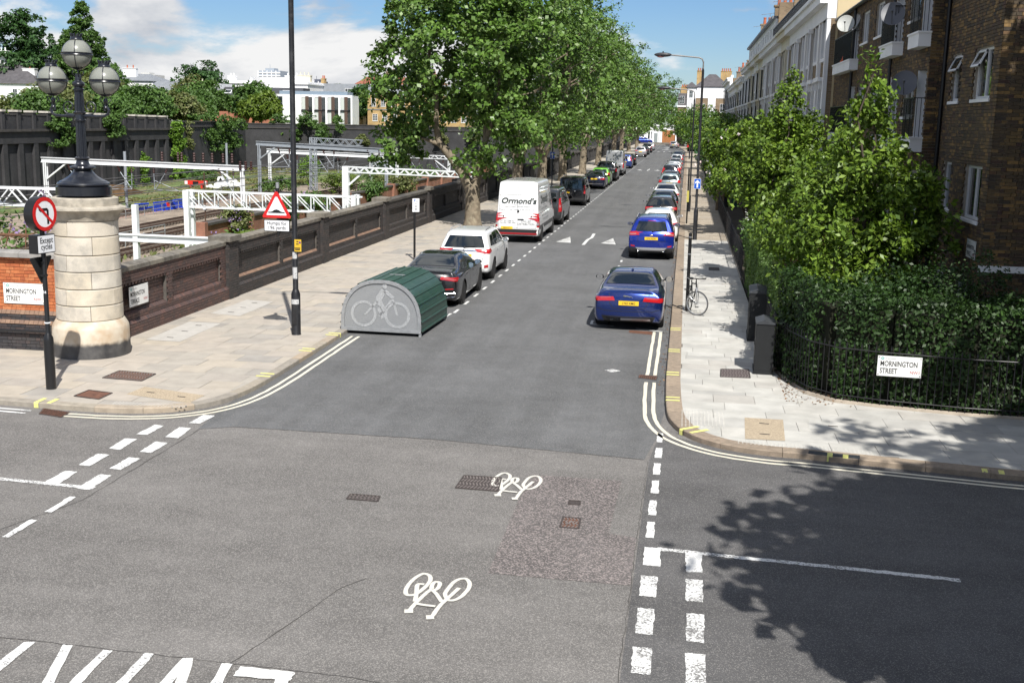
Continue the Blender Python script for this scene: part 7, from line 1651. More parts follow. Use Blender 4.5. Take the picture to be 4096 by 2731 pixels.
def trunk(t, pts, r0, r1, m, n=10, name='trunk'):
    k = len(pts); return MB().pipe(pts, [lerp(r0, r1, (i/(k-1))**0.8) for i in range(k)], n).build(name, m, t, True)
def limb(p0, p1, r0, r1, t, m, wig=0.25, name='limb'):
    p0, p1 = Vector(p0), Vector(p1); L = (p1-p0).length; P = []
    for i in range(6):
        f = i/5; q = p0.lerp(p1, f)+Vector((random.uniform(-1, 1), random.uniform(-1, 1), 0.6*math.sin(f*math.pi)))*L*0.07*wig*4*(1 if 0 < i < 5 else 0); P.append(q)
    return trunk(t, P, r0, r1, m, 8, name)
def plane_tree(label, x, y, H, r, k, per, lean=0.0, extra=None, low=3.0, size=0.24, ells=None, dz=0.1):
    t = thing('plane_tree', label, 'tree', (x, y, dz), 0.0, 'plane trees along the wall side pavement')
    fk = 2.6; MB().pipe([(0, 0, -0.05), (0.0, 0, 0.25), (0.02, 0, 1.2), (lean*0.15, 0, fk)], [0.52, 0.40, 0.36, 0.33], 14).build('trunk', M_BARK, t, True)
    for i in range(5):
        a = 2*math.pi*i/5+x; e = (lean*0.5+math.cos(a)*r*0.55, math.sin(a)*r*0.6, H*random.uniform(0.55, 0.78)); limb((lean*0.15, 0, fk-0.2), e, 0.20, 0.05, t, M_BARK)
        for q in range(2): b = a+random.uniform(-0.7, 0.7); limb(tuple(Vector((lean*0.15, 0, fk)).lerp(Vector(e), 0.55)), (lean*0.5+math.cos(b)*r*0.85, math.sin(b)*r*0.85, random.uniform(0.4, 0.7)*H), 0.08, 0.02, t, M_BARK, name='branch')
    limb((lean*0.15, 0, fk-0.2), (lean*0.5, 0.3, H*0.92), 0.24, 0.05, t, M_BARK)
    E_ = ells or [((lean*0.5, 0, H*0.60), (r*0.95, r*0.95, H*0.36)), ((lean*0.5-r*0.35, r*0.2, H*0.45), (r*0.72, r*0.72, H*0.27)), ((lean*0.5+r*0.4, -r*0.25, H*0.48), (r*0.66, r*0.66, H*0.27)), ((lean*0.5, 0, H*0.80), (r*0.66, r*0.66, H*0.21))]
    crown('crown', E_, int(k*0.8), int(per*1.4), 0.62, size, L_PLANE, t, 0.45); return t
# first plane tree: a leaning main limb, foliage hanging low on the railway side
t = thing('plane_tree', 'nearest plane tree with a leaning mottled trunk beside the white lettered van', 'tree', (-10.45, 56.3, 0.1), 0.0, 'plane trees along the wall side pavement')
MB().pipe([(0, 0, -0.05), (0, 0, 0.3), (0.0, 0, 1.2), (-0.05, 0, 2.05)], [0.52, 0.42, 0.37, 0.38], 16).build('trunk', M_BARK, t, True)
for pts, r0, r1 in (([(-0.1, 0, 1.8), (-0.55, 0.1, 2.6), (-1.15, 0.1, 3.4), (-1.75, 0.1, 4.1), (-1.95, 0.1, 5.0), (-1.9, 0.0, 6.2), (-2.3, 0, 7.8), (-2.2, 0, 9.6)], 0.30, 0.07), ([(0.05, 0, 1.8), (0.3, 0.1, 2.8), (0.35, 0.2, 3.6), (0.85, 0.3, 5.2), (1.25, 0.2, 7.2), (1.1, 0, 9.5)], 0.24, 0.06), ([(0.1, 0, 2.4), (0.5, 0.4, 4.2), (0.55, 0.6, 6.5), (0.2, 0.8, 9.0)], 0.18, 0.05),
                    ([(-1.7, 0.1, 4.0), (-2.6, 0, 4.3), (-3.6, -0.1, 4.25)], 0.13, 0.04), ([(-1.95, 0.05, 5.4), (-3.0, -0.2, 6.3), (-4.2, -0.2, 7.2)], 0.12, 0.03), ([(1.1, 0.3, 5.6), (2.0, 0.2, 6.4), (2.9, 0, 6.6)], 0.10, 0.03)): trunk(t, pts, r0, r1, M_BARK, 10, 'limb')
crown('crown', [((-1.6, 0, 8.6), (3.8, 3.9, 3.9)), ((-3.2, 0, 6.6), (2.4, 3.0, 2.9)), ((1.2, 0.2, 7.6), (2.9, 3.2, 3.2)), ((2.0, -0.4, 4.7), (1.7, 2.0, 1.4)), ((-3.7, -0.3, 3.9), (1.5, 1.8, 1.1)), ((0.3, -0.9, 3.2), (1.0, 0.9, 0.75)), ((-1.0, 0, 11.3), (3.1, 3.2, 2.2)), ((2.6, 0, 9.8), (1.9, 2.2, 2.0))], 900, 40, 0.52, 0.23, L_PLANE, t, 0.42, 0.78)
plane_tree('second plane tree behind the nearest one along the wall', -10.8, 73.5, 15.6, 5.6, 1000, 26, 0.6)
plane_tree('third plane tree with a dark trunk along the wall', -10.9, 87.5, 16.6, 6.2, 1000, 26, 0.3)
plane_tree('tall plane tree with a forked trunk behind the navy saloon', -10.9, 102.5, 17.0, 6.4, 950, 26, -0.2)
plane_tree('plane tree with a pale smooth trunk behind the lime green car', -10.5, 118.0, 16.6, 6.4, 900, 26, 0.5)
plane_tree('plane tree standing beside the silver high-roof van', -10.8, 143.0, 16.5, 6.6, 800, 24, 0.6)
plane_tree('plane tree beyond the silver high-roof van', -10.8, 172.0, 16.5, 6.8, 650, 22, 0.8, size=0.3)
plane_tree('plane tree leaning over the far parked cars', -10.6, 214.0, 16.0, 7.0, 560, 22, 1.2, size=0.34)
plane_tree('last plane tree at the bend of the street', -10.2, 238.0, 14.5, 6.6, 480, 20, 1.4, size=0.36)
plane_tree('plane tree hidden between the far parked cars', -10.8, 193.0, 16.0, 6.6, 520, 22, 0.6, size=0.32)
def tree(label, x, y, z, H, r, m, k=260, per=22, size=0.34, trunk_h=0.3, name='tree', shape='round', group=None, bark=None, cr=0.8, aspect=0.6):
    t = thing(name, label, 'tree', (x, y, z), 0.0, group)
    trunk(t, [(0, 0, -0.1), (0.05, 0, H*trunk_h), (0, 0.1, H*0.75)], max(0.12, H*0.022), 0.05, bark or M_BARKD)
    if shape == 'cone': E_ = [((0, 0, H*(0.14+0.80*f)), (r*(1.06-f)**0.85, r*(1.06-f)**0.85, H*0.11)) for f in np.linspace(0, 1, 9)]
    elif shape == 'column': E_ = [((0, 0, H*0.55), (r, r, H*0.45))]
    else: E_ = [((0, 0, H*0.62), (r, r, H*0.36)), ((-r*0.4, 0, H*0.48), (r*0.7, r*0.7, H*0.26)), ((r*0.42, 0, H*0.52), (r*0.66, r*0.66, H*0.25)), ((0.1*r, 0, H*0.82), (r*0.6, r*0.6, H*0.18))]
    crown('crown', E_, k, per, cr, size, m, t, 0.55, aspect); return t
def bush(label, x, y, z, rx, ry, h, m, k=120, per=22, size=0.2, name='bush', cat='bush', group=None, flowers=None, nf=0, cr=0.45):
    t = thing(name, label, cat, (x, y, z), 0.0, group)
    for i in range(4): a = 2*math.pi*i/4+x; trunk(t, [(0, 0, -0.05), (math.cos(a)*rx*0.3, math.sin(a)*ry*0.3, h*0.4), (math.cos(a)*rx*0.55, math.sin(a)*ry*0.55, h*0.75)], 0.06, 0.015, M_BARKD, 6, 'stem')
    E_ = [((0, 0, h*0.52), (rx, ry, h*0.46)), ((rx*0.35, -ry*0.2, h*0.66), (rx*0.6, ry*0.6, h*0.32)), ((-rx*0.4, ry*0.1, h*0.6), (rx*0.55, ry*0.55, h*0.33))]
    crown('foliage', E_, k, per, cr, size, m, t, 0.45)
    if flowers:
        C, D = blob_clusters(E_, nf, 0.95); n = len(C); cc = np.repeat(C, 10, 0)+rng.normal(size=(n*10, 3))*size*0.45; link('blossom', leaf_mesh('blossom', cc, unit(rng.normal(size=(n*10, 3))), size*0.55, flowers, 0.8), t)
    return t
# ---- beyond the railway
GB = 'trees beyond the railway'
tree('tall dark poplar at the top left edge of the view', -137, 224, 3.4, 22, 7.0, L_DEEP, 520, 30, 0.75, group=GB, cr=1.2); tree('second dark poplar beside the slate roofed house', -126.5, 226, 3.4, 18, 5.0, L_DEEP, 420, 30, 0.7, group=GB, cr=1.1)
tree('tall pointed conifer behind the globe lamp', -121.5, 221, 3.4, 24.5, 8.6, L_MID, 1200, 34, 0.6, 0.2, 'conifer_tree', 'cone', GB, cr=0.8)
for i, (lb, x, y, H, r, m) in enumerate((('broad dark tree left of the white villa', -101, 232, 12.6, 5.6, L_DEEP), ('rounded dark tree against the white villa', -97.0, 224, 8.6, 4.2, L_MID), ('olive tree behind the globe lamp', -110, 205, 9.5, 4.6, L_OLIVE), ('feathery tree over the mansard roof', -101, 228, 9.6, 4.2, L_OLIVE), ('green tree right of the conifer', -113, 214, 10.4, 4.4, L_MID),
        ('green tree above the retaining wall before the grey roof', -98, 190, 6.2, 4.6, L_MID), ('yellowish tree above the retaining wall left of the lamp', -84, 124, 4.6, 5.0, L_OLIVE), ('low green tree over the parapet behind the lamp', -84, 146, 4.6, 4.0, L_MID), ('bushy tree before the brick extension', -83, 214, 7.8, 4.4, L_MID), ('yellow green tree before the brick extension', -79.5, 209, 6.0, 3.4, L_YEL),
        ('dark tree between the modern building and the brick terrace', -69.5, 246, 9.0, 3.6, L_DEEP), ('broad green tree over the parapet right of the lamp', -88, 160, 5.6, 5.0, L_MID), ('dark conifer bush before the grey mansard', -92, 186, 6.0, 3.2, L_DEEP), ('small green tree behind the parapet', -84, 172, 5.2, 3.6, L_MID), ('hedge-like tree over the far parapet', -84, 186, 4.8, 4.0, L_MID), ('distant tree left of the brick terrace', -86, 275, 9.5, 4.5, L_MID))):
    tree(lb, x, y, 3.4, H, r, m, 330, 30, 0.6, group=GB, cr=1.0)
for i, (x, y, H, r) in enumerate(((-79, 108, 4.0, 3.6), (-82, 116, 5.4, 4.2), (-78.5, 131, 4.2, 3.4), (-81, 140, 5.6, 4.0), (-78, 152, 4.0, 3.2), (-82, 166, 6.0, 4.4), (-82, 178, 5.2, 4.0), (-90, 200, 6.6, 4.6))): tree('bushy tree above the parapet, %s counted from the left edge' % 'first second third fourth fifth sixth seventh eighth'.split()[i], x, y, 3.4, H, r, (L_OLIVE, L_MID, L_MID)[i % 3], 300, 30, 0.45, group=GB, cr=0.8)
tree('pale far tree behind the street end houses', -6, 420, 0, 21, 9, L_MID, 320, 20, 0.7, group=GB, cr=1.4)
def hanging(label, pts, w, m, k, size=0.2, name='ivy', dz=0.5):
    """foliage hanging on a wall from pts[0] down to pts[-1]"""
    t = thing(name, label, 'ivy', (0, 0, 0), 0.0, 'ivy on the retaining wall'); E_ = [(p, (0.55, w*random.uniform(0.7, 1.2), dz)) for p in pts]
    crown('foliage', E_, k, 20, 0.4, size, m, t, 0.2, 0.75)
hanging('bright ivy strip climbing the whole black wall', [(-72.6, 157.5+random.uniform(-0.6, 0.6), z) for z in np.arange(-4.0, 4.4, 0.5)], 1.7, L_IVY, 420, 0.3)
hanging('narrow pointed ivy strip low on the black wall', [(-72.7, 147.2, z) for z in np.arange(-4.5, -0.2, 0.4)], 0.55, L_IVY, 90, 0.25); hanging('thinner ivy strip beside the pointed one', [(-72.7, 142.5, z) for z in np.arange(-4.5, -1.5, 0.4)], 0.4, L_IVY, 60, 0.25)
hanging('dark ivy hanging over the parapet behind the lamp post', [(-72.6, 127+random.uniform(-1.5, 1.5), z) for z in np.arange(1.6, 5.6, 0.35)], 2.2, L_MID, 320, 0.28); hanging('ivy tuft hanging over the parapet beside the lamp', [(-72.6, 139+random.uniform(-1, 1), z) for z in np.arange(2.6, 5.4, 0.4)], 2.0, L_MID, 220, 0.28)
hanging('brown creeper hanging near the bright ivy strip', [(-73.2, 163, z) for z in np.arange(0.5, 4.2, 0.5)], 0.8, L_OLIVE, 60, 0.25)
hanging('shrubby ivy mass over the corner of the far wall', [(-75.5+random.uniform(-1, 1), 180+random.uniform(-7, 7), z) for z in np.arange(0.0, 5.2, 0.22)], 4.2, L_MID, 520, 0.34, dz=1.0)
hanging('ivy mass hanging over the far wall before the brick extension', [(-68+random.uniform(-6, 6), 202+random.uniform(-2, 2), z) for z in np.arange(1.6, 5.4, 0.2)], 2.6, L_MID, 520, 0.34, dz=1.1)
for i, (x, y, z) in enumerate(((-53, 214.5, 2.6), (-47, 218.5, 2.2), (-41.5, 222.5, 2.4), (-60, 209, 1.6))): hanging('weedy tuft rooted in the far black wall, %s' % ('under the modern building', 'right of the modern building', 'below the brick terrace', 'beside the white post')[i], [(x, y, z), (x+0.8, y+0.4, z-0.8), (x-0.6, y-0.3, z-0.5)], 1.6, L_OLIVE, 110, 0.3, 'wall_weed', 0.8)
GBW = 'bushes on the railway bank'
for i, (lb, x, y, rx, h, m) in enumerate((('yellow green bush beside the lattice mast', -46.8, 152, 2.6, 3.0, L_YEL), ('tall green sapling before the far black wall', -56.5, 168, 1.9, 4.6, L_IVY), ('buddleia bush left of the lattice mast', -55.0, 150, 2.6, 2.2, L_MID), ('wide green bush right of the lattice mast', -46.5, 172, 4.2, 2.8, L_MID), ('second wide bush before the far black wall', -41.5, 178, 4.2, 2.9, L_MID), ('bush behind the lattice gantry post', -42.5, 160, 2.8, 2.4, L_OLIVE), ('dark elder bush under the thin lattice gantry', -49.0, 186, 2.6, 4.0, L_DEEP),
        ('bush at the foot of the bright ivy strip', -70.5, 160, 3.0, 2.6, L_MID), ('weed clump on the dwarf wall by the white post', -37.4, 92, 1.3, 3.0, L_OLIVE), ('weed clump on the dwarf wall under the truss', -37.4, 104, 1.4, 2.8, L_MID), ('weed clump on the dwarf wall behind the triangle sign', -37.4, 112, 1.6, 2.9, L_MID), ('weed clump on the dwarf wall near the lattice gantry', -37.2, 134, 1.6, 3.0, L_MID), ('weed clump on the dwarf wall by the first tree', -37.2, 150, 1.8, 3.0, L_OLIVE), ('bush in the lower ground behind the triangle sign', -27, 66, 2.4, 3.4, L_MID), ('bush in the lower ground under the low white beam', -23.5, 46, 1.8, 3.9, L_MID), ('yellow bush on the lower ground by the second pier', -22.5, 58, 1.6, 4.6, L_YEL))):
    bush(lb, x, y, RB, rx, rx, h, m, 150, 20, 0.26, group=GBW, flowers=L_BUDD if i in (2, 3, 4, 8, 10, 13, 14) else None, nf=26, cr=0.55)
bush('big buddleia with purple flowers behind the orange wall', -19.6, 29.0, RB, 3.6, 2.6, 8.15, L_MID, 460, 26, 0.16, group=GBW, flowers=L_BUDD, nf=120, cr=0.6)
def grass(label, poly, n, m, size, zf):
    P = np.array(poly); lo, hi = P.min(0), P.max(0); q = lo+(hi-lo)*rng.random((n*3, 2)); ins = np.zeros(len(q), bool)
    for (x0, y0), (x1, y1) in zip(poly, poly[1:]+poly[:1]):
        c = ((y0 > q[:, 1]) != (y1 > q[:, 1])) & (q[:, 0] < (x1-x0)*(q[:, 1]-y0)/(y1-y0+1e-9)+x0); ins ^= c
    q = q[ins][:n]; q = q[np.sin(q[:, 0]*0.9+q[:, 1]*0.35)+np.sin(q[:, 1]*0.6-q[:, 0]*0.3)+rng.normal(size=len(q))*0.6 > -0.5]; C = np.stack([q[:, 0], q[:, 1], zf(q)+size*0.3], 1)
    o = link('rough_grass', leaf_mesh('rough_grass', C, unit(np.stack([rng.normal(size=len(C)), rng.normal(size=len(C)), 0.35*np.ones(len(C))], 1)), size, m, 0.5)); tag(o, label, 'grass', kind='stuff')
grass('rough grass and weeds on the railway bank', [(-73, 118), (-61, 122), (-58, 150), (-58, 175), (-50, 196), (-42, 222), (-60, 212), (-77, 196), (-73, 160)], 16000, leafmat('bank_grass', [(0.13, 0.16, 0.04), (0.20, 0.17, 0.08), (0.09, 0.13, 0.03), (0.24, 0.19, 0.10), (0.12, 0.17, 0.035)], 0.2, 0.7), 0.45, lambda q: -4.97+np.clip((-57-q[:, 0])/16, 0, 1)*np.clip((q[:, 1]-118)/45, 0, 1)*0.9)
grass('weeds along the tracks and the lower ground', [(-39.8, 60), (-14, 46), (-14, 220), (-37, 220), (-38.6, 120)], 9000, L_OLIVE, 0.5, lambda q: -4.97+0*q[:, 0])
# ---- right-hand gardens
struct(MB().prism([(2.12, 299), (2.12, 25), (2.3, 23.9), (2.6, 22.9), (3.1, 22.3), (3.9, 22.05), (5.4, 21.75), (30, 20.3), (60, 18.5), (60, 299)], (0, 0, -0.1), (1, 0, 0), (0, 1, 0), (0, 0, 0.16)).build('garden_ground', mat('garden_soil', (0.05, 0.04, 0.03), 0.95, var=0.3, scale=2)))
def hedge(label, path, w, h, m, dens=520, size=0.05, z=0.06, name='hedge', rough=0.06, core=True):
    t = thing(name, label, 'hedge', (0, 0, 0)); P = [Vector(p) for p in path]
    if core:
        mb = MB()
        for a, b in zip(P[:-1], P[1:]): d = (b-a); n = Vector((-d.y, d.x)).normalized(); c = (a+b)/2; mb.obox((c.x, c.y, z+h*0.45), (d.x*0.52, d.y*0.52, 0), (n.x*w*0.24, n.y*w*0.24, 0), (0, 0, h*0.40))
        mb.build('dark_core', mat('hedge_core', (0.018, 0.02, 0.010), 0.95), t)  # plain dark boxes added inside so the hedge is not see-through
    CC, NN = [], []
    for a, b in zip(P[:-1], P[1:]):
        d = (b-a); L = d.length; tv = d.normalized(); n = Vector((-tv.y, tv.x))
        for face, area_ in ((1, L*h), (-1, L*h), (0, L*w)):
            k = int(area_*dens); u = rng.random(k)*L; v = rng.random(k)
            jit = np.abs(rng.normal(size=k))*rough
            if face: X = np.stack([a.x+tv.x*u+n.x*face*(w/2-jit+0.04*np.sin(u*3+v*7)), a.y+tv.y*u+n.y*face*(w/2-jit+0.04*np.sin(u*3+v*7)), z+v*h], 1); Nn = np.tile([n.x*face, n.y*face, 0.25], (k, 1))
            else: X = np.stack([a.x+tv.x*u+n.x*(v-0.5)*w, a.y+tv.y*u+n.y*(v-0.5)*w, z+h-jit+(0.05+rough)*np.sin(u*2.3)*np.sin(v*5+u)], 1); Nn = np.tile([0, 0, 1.0], (k, 1))
            CC.append(X); NN.append(unit(Nn+rng.normal(size=(k, 3))*0.55))
    link('foliage', leaf_mesh('foliage', np.concatenate(CC), np.concatenate(NN), size, m, 0.6), t); return t
hedge('clipped small-leaved hedge along the pale pavement behind the cabinets', [(2.55, 25.2), (2.55, 39.5)], 0.8, 1.75, L_HEDGE, 900, 0.06)
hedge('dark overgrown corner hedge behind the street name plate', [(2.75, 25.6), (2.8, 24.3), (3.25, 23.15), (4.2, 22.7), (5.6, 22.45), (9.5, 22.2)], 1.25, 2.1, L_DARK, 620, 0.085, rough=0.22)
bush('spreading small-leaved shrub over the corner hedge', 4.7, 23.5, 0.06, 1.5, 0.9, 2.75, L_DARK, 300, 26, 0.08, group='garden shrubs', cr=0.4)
bush('thorny shrub rising before the brick building corner', 5.6, 24.2, 0.06, 1.2, 0.9, 3.0, L_DARK, 220, 24, 0.075, group='garden shrubs', cr=0.35)
bush('bright green shrub at the hedge corner by the near cabinet', 2.95, 25.2, 0.06, 0.75, 0.9, 2.3, L_SHRUB, 150, 24, 0.10, group='garden shrubs', cr=0.3)
def spire_tree(label, x, y, ells, k, size, m, fl=None, nf=0, name='garden_tree', per=44, cr=0.27):
    t = thing(name, label, 'tree', (x, y, 0.06), 0.0, 'garden trees'); trunk(t, [(0, 0, -0.05), (0.05, 0.05, 1.2), (0, 0, 3.2)], 0.12, 0.05, M_BARKD)
    for c, r in ells: limb((0, 0, 1.0), c, 0.06, 0.015, t, M_BARKD)
    crown('crown', ells, int(k*0.55), per, cr, size, m, t, 0.4, 0.5, 0.35, 1.2)
    if fl:
        C, D = blob_clusters(ells, nf, 0.97); n = len(C); cc = np.repeat(C, 9, 0)+rng.normal(size=(n*9, 3))*0.045; link('blossom', leaf_mesh('blossom', cc, unit(rng.normal(size=(n*9, 3))), 0.09, fl, 0.8), t)
    return t
spire_tree('big glossy evergreen tree before the brick building with a tall shoot', 4.15, 27.4, [((0, 0, 3.0), (1.75, 1.7, 1.7)), ((0.9, 0, 3.4), (1.2, 1.2, 1.1)), ((-0.8, 0.2, 3.2), (1.2, 1.2, 1.2)), ((0.0, 0.3, 4.6), (1.05, 1.1, 1.1)), ((0.05, 0.4, 5.75), (0.5, 0.5, 0.75)), ((0.02, 0.4, 6.5), (0.2, 0.2, 0.5)), ((1.45, 0, 2.9), (0.75, 0.9, 0.55)), ((-1.3, -0.1, 2.3), (0.8, 0.9, 0.8)), ((0.2, -1.0, 2.3), (1.1, 0.8, 0.9))], 820, 0.15, L_SHRUB)
spire_tree('glossy evergreen tree with a tall shoot before the white terrace', 3.1, 38.5, [((0, 0, 3.4), (1.5, 1.7, 1.5)), ((0.0, 0, 4.8), (1.0, 1.1, 1.0)), ((0.1, 0.1, 5.9), (0.5, 0.5, 0.8)), ((0.1, 0.1, 6.6), (0.18, 0.18, 0.5)), ((0.9, -0.4, 4.0), (0.9, 0.9, 1.2)), ((0.95, -0.4, 5.1), (0.4, 0.4, 0.6)), ((-0.8, 0.2, 3.6), (0.9, 1.0, 1.0))], 640, 0.16, L_SHRUB)
spire_tree('glossy garden tree between the two tall-shoot trees', 3.9, 33.2, [((0, 0, 3.2), (1.5, 1.4, 1.4)), ((0.4, 0, 4.2), (1.0, 1.0, 0.9)), ((-0.7, 0, 2.6), (1.1, 1.1, 1.0))], 420, 0.15, L_SHRUB)
spire_tree('pink flowering evergreen tree overhanging the garden side pavement', 3.0, 57.0, [((0, 0, 3.4), (2.1, 2.4, 1.7)), ((-0.9, -0.5, 4.2), (1.3, 1.5, 1.0)), ((0.9, 0, 4.5), (1.3, 1.5, 1.2)), ((-1.2, -1.2, 2.6), (1.0, 1.2, 0.9))], 520, 0.2, L_SHRUB, L_FLOW, 46)
spire_tree('flowering evergreen tree behind the glossy pair', 3.6, 47.0, [((0, 0, 3.6), (1.9, 2.2, 1.6)), ((-0.6, 0, 4.6), (1.2, 1.4, 1.0)), ((0.6, 0, 4.9), (1.0, 1.2, 0.9))], 460, 0.19, L_SHRUB, L_FLOW, 14)
for i, (x, y, H, r) in enumerate(((3.8, 70, 5.8, 2.2), (4.1, 84, 5.8, 2.2), (4.1, 100, 6.2, 2.5), (3.6, 118, 6.2, 2.6), (3.4, 138, 6.6, 2.9), (2.9, 160, 7.2, 3.2), (2.6, 186, 8.0, 3.4), (1.6, 215, 8.6, 3.8), (0.6, 245, 9.0, 4.0), (-1.0, 275, 9.0, 4.0))):
    tree(['garden tree just beyond the pink flowering tree', 'garden tree second beyond the pink flowering tree', 'garden tree beside the white gate pillars', 'garden tree past the white gate pillars', 'garden tree at the middle of the terrace', 'garden tree near the far lamp', 'leafy tree before the street end houses', 'leafy tree at the bend of the garden side pavement', 'leafy tree beside the far silver hatchback', 'leafy tree before the white wall at the street end'][i], x, y, 0.06, H, r, L_MID if i % 2 else L_SHRUB, 240, 22, 0.24+0.015*i, 0.28, group='garden trees', cr=0.6)
bush('white flowering shrub by the garden railings', 2.9, 44.5, 0.06, 0.7, 1.4, 2.3, L_MID, 120, 22, 0.11, group='garden shrubs', flowers=leafmat('white_flower', [(0.8, 0.8, 0.78), (0.75, 0.76, 0.74)], 0.2), nf=36, cr=0.3)
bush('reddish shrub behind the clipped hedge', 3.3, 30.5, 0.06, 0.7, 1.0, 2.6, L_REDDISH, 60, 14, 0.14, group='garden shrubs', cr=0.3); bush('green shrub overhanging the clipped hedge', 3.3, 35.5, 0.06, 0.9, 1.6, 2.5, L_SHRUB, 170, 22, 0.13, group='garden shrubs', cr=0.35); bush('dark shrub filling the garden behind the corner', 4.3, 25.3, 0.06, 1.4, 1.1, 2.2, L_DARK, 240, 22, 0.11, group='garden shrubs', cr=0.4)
# street trees on the near side whose crowns shade the corner and the road
tree('street tree on the near pavement shading the side road', 7.7, 6.9, 0.1, 12.6, 3.3, L_PLANE, 900, 40, 0.45, 0.35, 'street_tree', group='near side street trees', bark=M_BARK); tree('larger street tree on the near pavement shading the corner garden', 13.0, 7.5, 0.1, 17.0, 5.6, L_PLANE, 900, 40, 0.45, 0.3, 'street_tree', group='near side street trees', bark=M_BARK)
tree('street tree beside the corner block shading its end wall', 10.5, 20.5, 0.1, 14.2, 3.0, L_PLANE, 900, 40, 0.45, 0.3, 'street_tree', group='near side street trees', bark=M_BARK)
q = rng.random((420, 2)); C = np.concatenate([np.stack([2.15+1.2*q[:220, 0]**2, 21.9+3*q[:220, 1], 0.11+0*q[:220, 0]], 1), np.stack([-0.24-0.12*q[220:, 0]**2, 22+30*q[220:, 1], 0.012+0*q[220:, 0]], 1)]); tag(link('fallen_leaves', leaf_mesh('fallen_leaves', C, unit(rng.normal(size=(420, 3))*0.3+[0, 0, 1]), 0.055, mat('dead_leaf', (0.16, 0.08, 0.04), 0.8, isl=[(0.16, 0.08, 0.04), (0.24, 0.14, 0.07), (0.10, 0.055, 0.03)]), 0.6)), 'dead leaves scattered along the gutter and the corner hedge', 'leaves', kind='stuff')
# railings round the corner garden and along the gardens
M_RLG = mat('railing_black', (0.012, 0.012, 0.013), 0.45)
def railing(label, path, h, gap=0.13, finial=True, first=1e9):
    t = thing('garden_railing', label, 'railing', (0, 0, 0)); P = densify(path, gap); mb = MB()
    for q in (0.12, h-0.10):
        MB().pipe([(x, y, 0.1+q) for x, y in path], 0.014, 6).build('rail', M_RLG, t)
    me = MB().pipe([(0, 0, 0.1), (0, 0, h), (0, 0, h+0.04), (0, 0, h+0.12)], [0.010, 0.010, 0.018, 0.002], 6).mesh('railing_bar', M_RLG)
    for x, y in P: link('railing_bar', me, t, (x, y, 0.02))
    MB().pipe([(x, y, 0.06) for x, y in path], 0.07, 4).build('stone_kerb', M_KERBL, t)
railing('black iron railing curving round the corner hedge', [(2.12, 30.5), (2.14, 25.2), (2.33, 23.95), (2.62, 22.98), (3.12, 22.38), (3.9, 22.1), (5.4, 21.8), (9.4, 21.55)], 1.15)
railing('black iron railing along the gardens beyond the hedge', [(2.1, 92), (2.1, 40.2)], 1.1, 0.2)
# ================================================================== BUILDINGS
M_UPVC = mat('white_frame', (0.74, 0.75, 0.77), 0.35); M_PANE = mat('window_glass', (0.022, 0.030, 0.032), 0.03, spec=0.8, coat=1.0); M_CURT = mat('net_curtain', (0.50, 0.53, 0.50), 0.8)
M_STUCCO = mat('white_stucco', (0.82, 0.82, 0.82), 0.7, var=0.05, scale=0.8, dirt=0.15, dcol=(0.42, 0.41, 0.39), dscale=0.9); M_CREAM = mat('cream_stucco', (0.66, 0.62, 0.50), 0.7, var=0.06, scale=0.8, dirt=0.2, dcol=(0.38, 0.35, 0.29), dscale=0.9)
M_SLATE = mat('slate_roof', (0.085, 0.08, 0.085), 0.7, var=0.25, scale=1.5, bump=0.2, bscale=8); M_LEAD = mat('lead_grey', (0.20, 0.215, 0.235), 0.6, var=0.12, scale=1.5); M_TERRA = mat('terracotta', (0.42, 0.12, 0.06), 0.8, var=0.1, scale=4)
M_LBRICK = brickmat('stock_brickwork', (0.24, 0.17, 0.095), (0.17, 0.115, 0.065), (0.24, 0.21, 0.17)); M_YBRICK = brickmat('yellow_brickwork', (0.45, 0.30, 0.12), (0.36, 0.23, 0.09), (0.38, 0.31, 0.2)); M_DPIPE = mat('drainpipe_black', (0.012, 0.012, 0.014), 0.4)
def holes_wall(parent, o, u, n, W_, z0, z1, ops, th, m, name='wall'):
    """wall slab with rectangular openings (u0,u1,z0,z1); its outer face lies on o"""
    o, u, n = Vector((*o, 0)), Vector((*u, 0)), Vector((*n, 0)); zs = sorted({z0, z1, *[q for p in ops for q in p[2:] if z0 < q < z1]}); mb = MB()
    for a, b in zip(zs[:-1], zs[1:]):
        zc = (a+b)/2; cuts = sorted((p[0], p[1]) for p in ops if p[2] < zc < p[3]); x = 0.0
        for c, d in cuts+[(W_, W_)]:
            if c-x > 1e-3: mb.obox(o+u*(x+c)/2-n*th/2+Vector((0, 0, zc)), u*(c-x)/2, n*th/2, Vector((0, 0, (b-a)/2)))
            x = max(x, d)
    return mb.build(name, m, parent)
